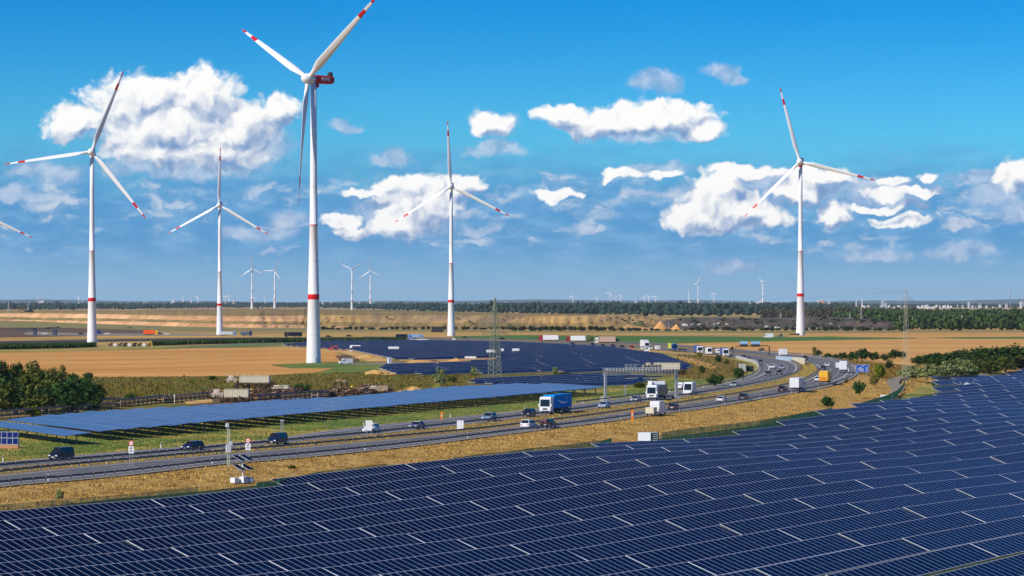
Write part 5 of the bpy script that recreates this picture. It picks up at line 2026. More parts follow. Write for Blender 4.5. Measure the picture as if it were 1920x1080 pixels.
tx = bpy.data.objects.new('lettering', text_mesh('DHL', 1.2, 'lettering', mat('red_lettering', C(200, 16, 30), 0.5), 0.01))
COL.objects.link(tx)
tx.parent = tb
tx.matrix_local = Matrix.Translation((-tot / 2 - .02, 0, 1.75)) @ Matrix(((0, 0, -1), (-1, 0, 0), (0, 1, 0))).to_4x4()
car(1533, 715, 'A', 'hatch', WHITEP, 'white car half hidden by the yellow lorry')
car(1543, 693.5, 'A', 'hatch', BLACKP, 'black car above the yellow lorry in the bend')
car(1551, 687, 'A', 'sedan', WHITEP, 'white car ahead of the black car in the bend')
box_van(1572, 691.5, 'A', WHITEP, 'white van left of the white lorry in the bend', l=5.2, h=2.2)
lorry(1581, 698.5, 'A', WHITEP, WHITEP, 'white box lorry at the outermost point of the bend', 9.0, 4.0)
car(1510, 674, 'A', 'suv', BLACKP, 'black car at the top of the bend by the noise barrier')
lorry(1468, 669.5, 'A', WHITEP, WHITEP, 'white lorry at the left end of the noise barrier', 7.0, 3.6)
# vehicles off the motorway
box_van(648, 683, 'A', WHITEP, 'white minibus on the field track right of the largest tower', hd=R(-160), l=5.4, h=2.2)
box_van(625, 657, 'A', (180, 50, 40), 'small red van beside the sand at the far solar field', hd=R(180), l=5.0, h=2.3)
box_van(1275, 730, 'B', WHITEP, 'white vehicle parked on the verge left of the white box van', l=5.2, h=1.9)
box_van(1441, 633.5, 'A', WHITEP, 'white camper van on the green field', hd=R(180), l=6.5, h=3.0)
t_ = thing('tractor', 'green tractor next to the white camper van on the field', 'tractor', P(1463, 633.5), R(180))
b_ = MB()
b_.box((.9, 0, 1.3), (2.0, 1.0, .9), top=(.9, .8))
b_.box((-.7, 0, 1.2), (1.2, 1.4, .6))
b_.build('body', paint((40, 110, 50)), t_)
b_ = MB()
b_.box((-.7, 0, 2.2), (1.4, 1.5, 1.4), top=(.85, .85))
b_.build('cab', M_GLASS, t_)
wheels(t_, (-.9,), (-.95, .95), .9, .5)
wheels(t_, (1.5,), (-.8, .8), .55, .35)
car(1497, 628.5, 'A', 'sedan', (60, 60, 100), 'dark car parked at the foot of the right turbine', hd=R(0), detail=False)


# ---------------------------------------------------------------- road furniture
def frame_axes(hd):
    return Vector((math.cos(hd), math.sin(hd), 0)), Vector((-math.sin(hd), math.cos(hd), 0))


# sign gantry over the far carriageway
pa, pb = P(1135, 752, 0), P(1268, 750, 0)
s_ = ppm(751)
axd = (pb - pa)
Lg = Vector((axd.x, axd.y, 0)).length
g = thing('sign_gantry', 'grey sign gantry spanning the far carriageway, signs seen from behind', 'sign gantry', pa, math.atan2(axd.y, axd.x))
ht = 52 / s_
for x in (0, Lg):
    b = MB()
    b.box((x, 0, ht / 2), (.55, .6, ht))
    b.build('column', M_STEEL, g)
    b = MB()
    b.box((x, 0, .5), (1.9, 1.9, 1.1), top=(.9, .9))
    b.build('footing', M_CONC, g)
b = MB()
for yy in (-.5, .5):
    for zz in (ht - .45, ht + .25):
        b.box((Lg / 2, yy, zz), (Lg + 1, .14, .16))
nb = 22
for i in range(nb + 1):
    x = Lg * i / nb
    for yy in (-.5, .5):
        b.bar((x, yy, ht - .45), (x, yy, ht + .25), .07)
    b.bar((x, -.5, ht - .45), (x, .5, ht - .45), .06)
b.build('beam', M_STEEL, g)
b = MB()
for yy in (-.75, .75):
    for zz in (ht + .8, ht + 1.2):
        b.bar((-.4, yy, zz), (Lg + .4, yy, zz), .05)
    for i in range(nb + 1):
        b.bar((Lg * i / nb, yy, ht + .25), (Lg * i / nb, yy, ht + 1.2), .05)
b.build('railing', mat('white_steel', (0.62, 0.62, 0.6), 0.5), g)
for x0, x1, z0, z1, m_ in ((1175, 1198, 684, 697, mat('grey_sheet', C(150, 160, 160), 0.6)), (1207, 1243, 685, 697, M_CREAM)):
    xa, xb = Lg * (x0 - 1135) / 133, Lg * (x1 - 1135) / 133
    zb, za = (752 - z0) / s_, (752 - z1) / s_
    b = MB()
    b.box(((xa + xb) / 2, .9, (za + zb) / 2), (xb - xa, .12, zb - za))
    sp = b.build('sign_panel', m_, g)
    b = MB()
    nrb = 3 if x1 < 1200 else 5
    for i in range(nrb):
        x = xa + (xb - xa) * (i + .5) / nrb
        b.box((x, .8, (za + zb) / 2), (.12, .1, zb - za + .3))
    for zz in (za + .35, zb - .35):
        b.box(((xa + xb) / 2, .78, zz), (xb - xa, .06, .08))
    b.build('rib', M_STEEL if x1 < 1200 else mat('brown_marks', C(120, 100, 60), 0.7), sp)
    b = MB()
    b.box(((xa + xb) / 2, 1.0, ht - 1.1), (xb - xa, .5, .35))
    b.build('lamp_box', M_DARK, g)
    b = MB()
    b.box(((xa + xb) / 2, .72, ht - 1.3), (xb - xa, .08, .14))
    b.build('lamp_rail', M_WHITE, g)

# second gantry on the far stretch
pa = P(1374, 669)
g = thing('sign_gantry', 'dark gantry with two small blue overhead signs on the far stretch', 'sign gantry', pa, R(0))
s_ = ppm(669)
b = MB()
b.box((0, 0, 20 / s_ / 2), (.45, .45, 20 / s_))
b.box((17.5, 14, 20 / s_ / 2), (.45, .45, 20 / s_))
b.build('column', M_RUST, g)
b = MB()
b.box((9, 7, 20 / s_), (20, .35, .35), rz=math.atan2(14, 17.5))
b.build('beam', M_RUST, g)
for x0, x1 in ((1387, 1402), (1408, 1425)):
    xa, xb = (x0 - 1374) / s_, (x1 - 1374) / s_
    b = MB()
    b.box(((xa + xb) / 2, -.4, 26.5 / s_), (xb - xa, .2, 5.5 / s_))
    sp = b.build('sign_panel', mat('pale_blue_sign', C(128, 178, 214), 0.5), g)
    b = MB()
    for i in range(5):
        b.box((xa + (xb - xa) * (i + .5) / 5, -.53, 27 / s_), (.25, .06, 1.6 / s_))
    b.build('lettering', M_LETW, sp)
    b = MB()
    b.box(((xa + xb) / 2, -.3, 21.2 / s_), (xb - xa, .5, 4.6 / s_))
    b.build('lamp_box', M_DARK, g)

# blue direction sign at the bend
s_ = ppm(712)
g = thing('direction_sign', 'blue direction sign with white writing on two posts at the bend', 'road sign', P(1617, 712), R(4))
w_, z0, z1 = 25 / s_, 14 / s_, 28 / s_
b = MB()
b.box((0, 0, (z0 + z1) / 2), (w_, .10, z1 - z0))
sp = b.build('sign_panel', M_WHITE, g)
b = MB()
b.box((0, -.06, (z0 + z1) / 2), (w_ - .16, .03, z1 - z0 - .16))
b.build('blue_field', mat('sign_blue', C(20, 92, 190), 0.45), sp)
b = MB()
H2 = z1 - z0
for xx, zz, ww, hh in ((.05, .84, .16, .10), (-.16, .60, .22, .10), (.32, .60, .16, .10), (-.36, .50, .07, .10), (-.10, .42, .40, .13), (.32, .42, .16, .10), (-.34, .20, .08, .10), (-.06, .20, .30, .11), (.32, .20, .16, .10)):
    n_ = max(2, int(ww * w_ / .28))
    for i in range(n_):
        x = (xx - ww / 2 + ww * (i + .5) / n_) * w_
        b.box((x, -.085, z0 + zz * H2), (ww * w_ / n_ * .72, .03, hh * H2))
b.build('lettering', M_LETW, sp)
for sx in (-1, 1):
    b = MB()
    b.box((sx * w_ * .32, .12, z1 / 2), (.16, .12, z1))
    b.build('post', M_STEEL, g)

M_BLACKS = mat('black_print', (0.02, 0.02, 0.02), 0.6)
# round restriction signs in the median
for x, yb, ztop, lab in ((246, 876, 826, 'round red rimmed sign with a white plate below, left of the lattice mast'), (465, 861, 821, 'round red rimmed sign with a white plate below, right of the lattice mast')):
    s_ = ppm(yb)
    g = thing('traffic_sign', lab, 'traffic sign', P(x, yb, .2), R(-8))
    zt = (yb - ztop) / s_ - .45
    r = .40
    b = MB()
    b.tube((0, -.03, zt), (0, .03, zt), r, None, 24)
    d = b.build('disc', M_RED, g)
    b = MB()
    b.tube((0, -.042, zt), (0, -.03, zt), r * .70, None, 24)
    b.build('disc_centre', M_WHITE, d)
    b = MB()
    b.box((-.11, -.05, zt), (.16, .02, .13))
    b.box((.12, -.05, zt - .02), (.16, .02, .10), )
    b.build('pictogram', M_RED, d)
    b = MB()
    b.box((0, 0, zt - .95), (.80, .05, 1.0))
    pl_ = b.build('plate', M_WHITE, g)
    b = MB()
    b.box((-.02, -.035, zt - .72), (.30, .02, .18))
    b.box((.10, -.035, zt - .62), (.14, .02, .12))
    for i in range(4):
        b.box((-.2 + i * .13, -.035, zt - 1.12), (.09, .02, .18))
    b.build('pictogram', M_BLACKS, pl_)
    for sx in (-.22, .22):
        b = MB()
        b.tube((sx, .06, 0), (sx, .06, zt + .2), .045, None, 8)
        b.build('post', M_STEEL, g)
# white boards in the median
for x, yb, z1, z0, lab in ((692, 818, 788.5, 804.5, 'white signboard with faint dark marks before the white off-road car'), (863, 809, 788.5, 805, 'plain white signboard right of the grey saloon')):
    s_ = ppm(yb)
    g = thing('signboard', lab, 'sign', P(x, yb, .2), R(-6))
    b = MB()
    b.box((0, 0, (2 * yb - z0 - z1) / 2 / s_), (12.5 / s_, .06, (z0 - z1) / s_))
    p_ = b.build('board', M_WHITE, g)
    b = MB()
    for i in range(3):
        b.box(((-.28 + .28 * i), -.035, (yb - z1) / s_ - .28), (.12, .012, .10))
        b.box(((-.28 + .28 * i), -.033, (yb - (z0 + z1) / 2) / s_ - .1), (.02, .01, .9))
    b.build('marks', mat('grey_print', (0.35, 0.35, 0.36), 0.6), p_)
    for sx in (-.45, .45):
        b = MB()
        b.tube((sx, .05, 0), (sx, .05, (yb - z1) / s_), .04, None, 8)
        b.build('post', M_STEEL, g)
# big white sign in the verge seen from behind
s_ = ppm(742)
g = thing('signboard', 'large white folded sign panel standing above the lorry with the dark trailer', 'sign', P(1232, 741, 0), R(8))
b = MB()
b.box((.35, 0, 20.5 / s_), (25 / s_, .15, 13 / s_))
p_ = b.build('board', M_WHITE, g)
b = MB()
b.box((-1.95, -.25, 20.5 / s_), (1.1, .15, 13 / s_), rz=R(-28))
b.build('side_board', M_WHITE, g)
b = MB()
b.box((0, -.1, 19.5 / s_), (.55, .05, .28))
b.build('mark', M_BLACKS, p_)
for sx in (-1.2, 1.5):
    b = MB()
    b.tube((sx, .15, 0), (sx, .15, 26 / s_), .08, None, 8)
    b.build('post', M_STEEL, g)

# lattice measuring mast and solar powered station on the bank
s_ = ppm(879, -.2)
g = thing('lattice_mast', 'slim white lattice mast with white boxes on the golden bank', 'mast', P(428, 879, -.25), R(20))
hm_ = (879 - 800) / s_
b = MB()
pts = [(-.2, -.12), (.2, -.12), (0, .22)]
for x, y in pts:
    b.tube((x, y, 0), (x, y, hm_), .028, None, 6)
for i in range(16):
    z0, z1 = hm_ * i / 16, hm_ * (i + 1) / 16
    for k in range(3):
        a, c_ = pts[k], pts[(k + 1) % 3]
        b.bar((*a, z0), (*c_, z1), .02)
        b.bar((*a, z1), (*c_, z1), .018)
b.build('lattice', mat('pale_green_steel', C(206, 216, 186), 0.5), g)
for x, y, z, sx, sy, sz, nm in ((-.05, -.3, 38.5 / s_, .72, .3, 1.15, 'cabinet'), (.42, .05, 47 / s_, .40, .35, .78, 'cabinet'), (-.15, 0, 82 / s_, .4, .45, .55, 'camera_head')):
    b = MB()
    b.box((x, y, z), (sx, sy, sz))
    b.build(nm, M_WHITE, g)
b = MB()
b.box((.1, 0, .08), (1.3, .9, .16))
b.build('footing', M_CONC, g)
g = thing('solar_station', 'station with four small tilted solar panels on a pole above white boxes', 'solar station', P(455, 905, LOW + .3), UROT)
s_ = ppm(905, -1)
hp = (905 - 858) / s_
b = MB()
b.tube((0, 0, 0), (0, 0, hp), .09, None, 8)
for z in (hp - .35, hp - 1.65):
    b.bar((-1.5, 0, z - .12), (1.5, 0, z - .12), .08)
b.build('pole', M_WHITE, g)
for z in (hp, hp - 1.3):
    for sx in (-1.0, .75):
        b = module_mesh(1.25, 1.9, False)
        o_ = b.build('panel', [M_CELL, M_ENDR, M_HALF], g)
        o_.matrix_local = Matrix.Translation((sx - .35, -.8, z - .45)) @ Matrix.Rotation(R(24), 4, 'X')
for x, y, w_, h_ in ((-1.2, .55, .95, .75), (.15, -.1, 1.2, .85), (1.2, -.5, .45, .7)):
    b = MB()
    b.box((x, y, h_ / 2), (w_, .8, h_))
    b.build('cabinet', M_WHITE, g)
# grey twin masts
for x, yb, yt, lab in ((529, 816, 787, 'grey twin pole detector mast on the verge behind the third car'), (1172, 745, 723, 'grey twin pole detector mast on the verge behind the gantry')):
    s_ = ppm(yb)
    g = thing('detector_mast', lab, 'mast', P(x, yb, 0), R(0))
    h_ = (yb - yt) / s_
    for sx in (-.2, .2):
        b = MB()
        b.tube((sx, 0, 0), (sx, 0, h_), .06, None, 8)
        b.build('pole', M_STEEL, g)
    b = MB()
    for i in range(6):
        b.bar((-.2, 0, h_ * (i + .5) / 6), (.2, 0, h_ * (i + 1) / 6), .03)
    b.box((0, 0, h_ - .15), (.62, .35, .35))
    b.build('head', M_STEEL, g)
# orange emergency posts
for x, yb, yt, lab, z in ((1185.5, 789, 770, 'orange emergency telephone post at the near guard rail', 0), (828, 788, 774, 'orange emergency telephone post on the far verge', 0)):
    s_ = ppm(yb)
    g = thing('emergency_post', lab, 'emergency post', P(x, yb, z), R(0))
    h_ = (yb - yt) / s_
    b = MB()
    b.box((0, 0, h_ / 2), (.42, .36, h_), top=(.95, .95))
    b.build('column', mat('orange_plastic', C(240, 130, 20), 0.45), g)
    b = MB()
    b.box((0, 0, h_ + .06), (.95, .42, .16))
    b.build('cap', mat('orange_plastic', C(240, 130, 20), 0.45), g)
    b = MB()
    b.box((0, -.19, h_ * .62), (.22, .04, .4))
    b.build('phone_flap', M_WHITE, g)
# marker posts along both verges
dm = MB()
dm.box((0, 0, .5), (.14, .12, 1.0), 0, top=(.8, .8))
dm.box((0, 0, .80), (.142, .122, .16), 1, top=(.98, .98))
DME = dm.mesh('delineator_post', [M_WHITE, M_BLACKS])
for c_, o_, n_ in ((cAo, -.4, 46.0), (cBo, .9, 46.0)):
    q = evenly(off(c_, o_ if c_ is cAo else -1.3)[int(NS * .02):int(NS * .66)], n_)
    for p in q:
        d = bpy.data.objects.new('delineator_post', DME)
        COL.objects.link(d)
        d.location = (p[0], p[1], .1)
        tag(d, 'white marker post with a black band at the edge of the motorway', 'marker post', 'marker posts along the motorway')

# bridge parapet, abutment and noise barrier at the bend
i0 = int(np.argmin(np.linalg.norm(cBo - np.array(P(1424, 688)[:2]), axis=1)))
i1 = int(np.argmin(np.linalg.norm(cBo - np.array(P(1385, 672)[:2]), axis=1)))
seg = off(cBo, -1.0)[i0:i1 + 1]
g = thing('bridge', 'small concrete motorway bridge with pale parapet on the inside of the bend', 'bridge', (seg[0][0], seg[0][1], 0))
ring = []
t_ = tangents(seg)
for p, d in zip(seg - seg[0], t_):
    nn = np.array([d[1], -d[0]])
    a, c_ = p + nn * .25, p - nn * .25
    ring.append([(a[0], a[1], -.2), (a[0], a[1], 1.25), (c_[0], c_[1], 1.25), (c_[0], c_[1], -.2)])
b = MB()
b.rings(ring)
b.build('parapet', M_CONC, g)
q = P(1392, 697) - Vector((seg[0][0], seg[0][1], 0))
b = MB()
b.box((q.x, q.y, 1.3), (2.0, 6, 2.9))
b.build('abutment', M_CONC, g)
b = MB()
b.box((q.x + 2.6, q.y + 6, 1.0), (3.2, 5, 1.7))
b.build('shade_block', M_DARK, g)  # solid dark block stands in for the shaded hollow under the bridge
bp = [P(1455, 674), P(1470, 676), P(1486, 679), P(1498, 681.5), P(1509, 685)]
g = thing('noise_barrier', 'pale noise barrier between the carriageways at the top of the bend', 'noise barrier', bp[0])
for a, c_ in zip(bp[:-1], bp[1:]):
    for k in range(3):
        p0, p1 = a.lerp(c_, k / 3) - bp[0], a.lerp(c_, (k + 1) / 3) - bp[0]
        d = p1 - p0
        hgt = 1.3 + 1.3 * (bp.index(a) * 3 + k) / 12
        b = MB()
        b.box(((p0.x + p1.x) / 2, (p0.y + p1.y) / 2, hgt / 2 + .2), (d.length - .1, .12, hgt), rz=math.atan2(d.y, d.x))
        b.build('panel', mat('barrier_blue', C(176, 196, 212), 0.4) if bp.index(a) < 2 else M_CREAM, g)
b = MB()
for a in bp:
    q = a - bp[0]
    b.box((q.x, q.y, 1.2), (.2, .2, 2.4))
b.build('posts', M_STEEL, g)

# service track on the slope right of the bend
tp = [(1650, 748, .95), (1676, 741, .9), (1684, 728, .55), (1674, 718, .35), (1678, 710, .15), (1698, 705, .02)]
pts = [P(x, y, LOW * t + .22) for x, y, t in tp]
l, r_ = [], []
for i, p in enumerate(pts):
    d = (pts[min(i + 1, len(pts) - 1)] - pts[max(i - 1, 0)])
    nn = Vector((d.y, -d.x, 0)).normalized() * 1.9
    l.append(p + nn)
    r_.append(p - nn)
b = MB()
b.add([tuple(p) for p in l + r_], [(i, i + 1, len(l) + i + 1, len(l) + i) for i in range(len(l) - 1)])
o = b.build('path', M_ASPH2)
fix_up(o)
tag(o, kind='structure')

# green mesh fence along the solar field
FT = [[(-40, 950), (0, 946.5), (100, 938.5), (280, 923.5), (374, 912.5)], [(480, 905), (560, 893), (600, 884), (660, 877), (735, 868.5)], [(850, 858.5), (905, 851), (955, 846), (1000, 840), (1060, 834), (1130, 826), (1150, 820.5)],
      [(1240, 811), (1300, 802.5), (1360, 796), (1425, 788), (1487, 778), (1503, 774.5), (1565, 764)], [(1605, 758), (1627, 751.5), (1665, 740.5), (1682, 732), (1692, 722), (1697, 712)], [(1697, 716), (1727, 716)]]
FL = ['green mesh fence left of the solar powered station', 'green mesh fence between the second and third field corner', 'green mesh fence in the middle of the golden bank foot', 'longest green mesh fence, below the lone shrub on the bank', 'green mesh fence beside the service track', 'short green mesh fence under the grey green willow bushes']
M_FENCE = mat('fence_green', C(26, 66, 50), 0.5)
for pts, lab in zip(FT, FL):
    w3 = [P(x, y, LOW + 1.9) for x, y in pts]
    g = thing('fence', lab, 'fence', (w3[0].x, w3[0].y, LOW))
    line = evenly(np.array([(p.x, p.y) for p in w3]), 2.5)
    og = np.array([w3[0].x, w3[0].y])
    fp = MB()
    fp.box((0, 0, .98), (.08, .08, 1.96))
    fpm = fp.mesh('post', [M_FENCE])
    fpm.materials[0] = mat('fence_post', C(70, 120, 104), 0.5)
    for i, p in enumerate(line):
        if i < 290:
            o_ = bpy.data.objects.new('post', fpm)
            COL.objects.link(o_)
            o_.parent = g
            o_.location = (p[0] - og[0], p[1] - og[1], 0)
    b = MB()
    fine = evenly(line, .17)
    far = line[:, 1].mean() > 560
    for p in fine[::2 if far else 1]:
        x, y = p - og
        w_ = .07 if far else .05
        b.add([(x - w_ / 2, y, .05), (x + w_ / 2, y, .05), (x, y + w_ / 2, .05), (x - w_ / 2, y, 1.9), (x + w_ / 2, y, 1.9), (x, y + w_ / 2, 1.9)], [(0, 1, 4, 3), (1, 2, 5, 4), (2, 0, 3, 5)])
    for zz in (.1, .7, 1.3, 1.88):
        for p0, p1 in zip(line[:-1] - og, line[1:] - og):
            b.bar((*p0, zz), (*p1, zz), .03)
    b.build('mesh_wires', M_FENCE, g)['kind'] = 'stuff'
# grey gate piece at the right
g = thing('gate', 'grey sheet gate by the yellow grass corner of the solar field', 'gate', P(1824, 712, LOW), R(12))
for k in range(4):
    b = MB()
    b.box((.1 + k * 1.3, 0, .95), (1.2, .08, 1.7))
    b.build('panel', mat('grey_sheet', C(150, 160, 160), 0.6), g)
b = MB()
for k in range(5):
    b.box((-.55 + k * 1.3, .08, 1.0), (.09, .09, 2.0))
b.build('posts', M_STEEL, g)
g = thing('fence', 'short green mesh fence behind the grey gate', 'fence', P(1846, 704, LOW))
b = MB()
for i in range(60):
    b.box((i * .14, i * .25, .95), (.06, .06, 1.85))
b.build('mesh_wires', M_FENCE, g)['kind'] = 'stuff'
grass_ = [(1688, 756), (1690, 742), (1700, 722), (1730, 712), (1770, 709), (1745, 720), (1760, 735), (1720, 745)]
o = poly('grass_patch', grass_, LOW + .04, M_MEADOW)
# transformer cabinets
for x, y, w_, h_, lab in ((1213, 827, 3.4, 1.5, 'white transformer cabinet with dark louvres at the edge of the field'), (1661, 750.5, 2.9, 1.3, 'white transformer cabinet next to the service track')):
    g = thing('transformer_cabinet', lab, 'cabinet', P(x, y, LOW), R(-10))
    b = MB()
    b.box((-.35, 0, h_ / 2 + .1), (w_ * .7, 2.2, h_), top=(.98, .98))
    b.build('housing', M_WHITE, g)
    b = MB()
    b.box((w_ * .42, .3, h_ / 2 + .15), (w_ * .36, 2.0, h_ * 1.05))
    lo_ = b.build('inverter_box', mat('grey_sheet', C(150, 160, 160), 0.6), g)
    b = MB()
    for k in range(4):
        b.box((w_ * .42, -.72, .4 + k * .35), (w_ * .3, .06, .2))
    b.build('louvres', M_DARK, lo_)
g = thing('white_machine', 'small white machine with two upright ends among the modules at the right', 'machine', P(1813, 722.5, LOW + 1.5), R(0))
b = MB()
b.box((.2, 0, .35), (2.2, 1.2, .35), top=(.7, .8))
b.build('body', M_WHITE, g)
b = MB()
b.box((0, 0, .7), (.7, .8, .5), top=(.6, .8))
b.build('hood', M_STEEL, g)
for sx in (-1.9, 1.9):
    b = MB()
    b.box((sx, 0, .7), (.14, .7, .75))
    b.bar((sx, 0, .4), (sx * .4, 0, .45), .08)
    b.build('arm', M_STEEL, g)


# ---------------------------------------------------------------- power pylons
def pylon(x, y, hpx, wpx, arms, label, col, rz=R(35), z=0.0, bw=.10):
    s = ppm(y, z)
    g = thing('power_pylon', label, 'pylon', P(x, y, z), rz)
    H, w = hpx / s, wpx / s / 2 * .78
    m_ = mat('pylon_paint_' + ('green' if col == 0 else 'pale'), C(150, 156, 128) if col == 0 else C(202, 192, 164), 0.6)
    half = lambda t: w * (1 - t) ** 0.85 + .16 * t
    for sx, sy in ((-1, -1), (1, -1), (1, 1), (-1, 1)):
        b = MB()
        for i in range(10):
            a, c_ = half(i / 10), half((i + 1) / 10)
            b.bar((sx * a, sy * a, H * i / 10), (sx * c_, sy * c_, H * (i + 1) / 10), bw)
        b.build('leg', m_, g)
    b = MB()
    n_ = 17
    for i in range(n_):
        t0, t1 = i / n_, (i + 1) / n_
        a, c_ = half(t0), half(t1)
        for k in range(4):
            p = [(-1, -1), (1, -1), (1, 1), (-1, 1)]
            p0, p1 = p[k], p[(k + 1) % 4]
            b.bar((p0[0] * a, p0[1] * a, H * t0), (p1[0] * c_, p1[1] * c_, H * t1), bw * .5)
            b.bar((p1[0] * a, p1[1] * a, H * t0), (p0[0] * c_, p0[1] * c_, H * t1), bw * .5)
            if i % 3 == 0:
                b.bar((p0[0] * a, p0[1] * a, H * t0), (p1[0] * a, p1[1] * a, H * t0), bw * .5)
    b.build('bracing', m_, g)
    for ya, wp in arms:
        t = (y - ya) / hpx
        zz, ln_ = H * t, wp / s / 2 / math.cos(rz)
        b = MB()
        hw = half(t)
        for sx in (-1, 1):
            b.bar((sx * hw, -hw, zz), (sx * ln_, 0, zz), bw * .7)
            b.bar((sx * hw, hw, zz), (sx * ln_, 0, zz), bw * .7)
            b.bar((sx * hw, 0, zz + .9), (sx * ln_, 0, zz), bw * .6)
            for k in (0.35, 0.65):
                xx = sx * (hw + (ln_ - hw) * k)
                b.bar((xx, 0, zz), (xx, 0, zz + .9 * (1 - k)), bw * .45)
            b.tube((sx * ln_, 0, zz), (sx * ln_, 0, zz - 1.1), .07, None, 5)
        b.build('cross_arm', m_, g)
    return g, H


pylon(928, 707, 148, 24, ((586, 24), (606, 56), (626, 48)), 'grey green lattice power pylon between the solar fields and the pit', 0, bw=.13)
pylon(1699, 716, 172, 14, ((560, 26), (593, 27)), 'pale slender lattice pylon rising over the dark hedge trees', 1, bw=.055)
for x, y, h, lab in ((1464, 612, 26, 'small grey pylon on the dark spoil bank left of the right turbine'), (1594, 611, 24, 'small grey pylon in front of the brown wood, left'), (1615, 611, 36, 'small grey pylon in front of the brown wood, right'), (1804, 617, 26, 'pale mast in front of the wood at the right')):
    pylon(x, y, h, 5, ((y - h * .8, 10), (y - h * .6, 12)), lab, 1, bw=.16)
# two sagging wires from the pale pylon
pc = P(1699, 716)
for sy, lab in ((562, 'upper sagging power wire from the pale pylon to the right'), (546, 'top power wire from the pale pylon to the left')):
    x1, y1, D1 = (1990, 566, 1900) if sy == 562 else (1300, 561, 2900)
    a = Vector(((1699 - 960) / F * pc.y, pc.y, CAMZ - (sy - HZ) * pc.y / F))
    c_ = Vector(((x1 - 960) / F * D1, D1, CAMZ - (y1 - HZ) * D1 / F))
    b = MB()
    prev = None
    for i in range(25):
        t = i / 24
        p = a.lerp(c_, t) - Vector((0, 0, 4.0 * 4 * t * (1 - t) * .5)) - a
        if prev is not None:
            b.tube(prev, p, .022, None, 4, cap=False)
        prev = p
    tag(b.build('power_wire', M_DARK, None, a), lab, 'wire')


# ---------------------------------------------------------------- mining conveyors and machines
def conveyor(p0, p1, label, h=1.6, w=1.5, dbl=False):
    a, c_ = P(*p0), P(*p1)
    d = c_ - a
    L = d.length
    g = thing('conveyor', label, 'conveyor', a, math.atan2(d.y, d.x))
    b = MB()
    for yy in (-w / 2, w / 2):
        b.box((L / 2, yy, h), (L, .12, .22))
        b.box((L / 2, yy, h * .42), (L, .10, .14))
    b.build('stringers', M_BELT, g)
    n_ = int(L / 3.2) + 1
    lm = MB()
    for yy in (-w / 2, w / 2):
        lm.box((0, yy, h / 2), (.18, .14, h))
    lm.box((0, 0, h * .7), (.14, w, .14))
    lme = lm.mesh('trestle', M_BELT)
    for i in range(n_):
        o_ = bpy.data.objects.new('trestle', lme)
        COL.objects.link(o_)
        o_.parent = g
        o_.location = (L * i / max(1, n_ - 1), 0, 0)
    b = MB()
    b.box((L / 2, 0, h + .2), (L, w * .8, .08))
    b.box((L / 2, 0, h * .5), (L, w * .7, .05))
    b.build('belt', M_DARK, g)
    if dbl:
        b = MB()
        for i in range(n_):
            x = L * i / max(1, n_ - 1)
            b.bar((x, -w / 2 - .25, h), (x, -w / 2 - .25, h + 1.0), .06)
        b.box((L / 2, -w / 2 - .25, h + 1.0), (L, .06, .08))
        b.build('handrail', M_BELT, g)
    return g


conveyor((-30, 778), (60, 772), 'rusty conveyor at the left edge, its front run below the thicket', 1.8, 1.6, True)
conveyor((60, 773), (222, 761), 'rusty conveyor running below the thicket behind the trackers', 1.8, 1.6, True)
conveyor((-30, 788), (215, 769), 'lower rusty conveyor at the left right behind the trackers', 1.6, 1.6)
conveyor((220, 764), (310, 754), 'conveyor section between the thicket and the dark machinery', 1.6, 1.6)
conveyor((300, 757), (400, 747), 'dark conveyor rising to the front white machine', 1.5, 1.8, True)
conveyor((470, 756), (610, 744), 'dark conveyor right of the front white machine', 1.6, 1.8)
conveyor((590, 749), (730, 740), 'dark conveyor ending at the rusty drive house', 1.6, 1.8)
conveyor((500, 742), (560, 738), 'short dark conveyor behind the cream tank machine', 1.4, 1.8)


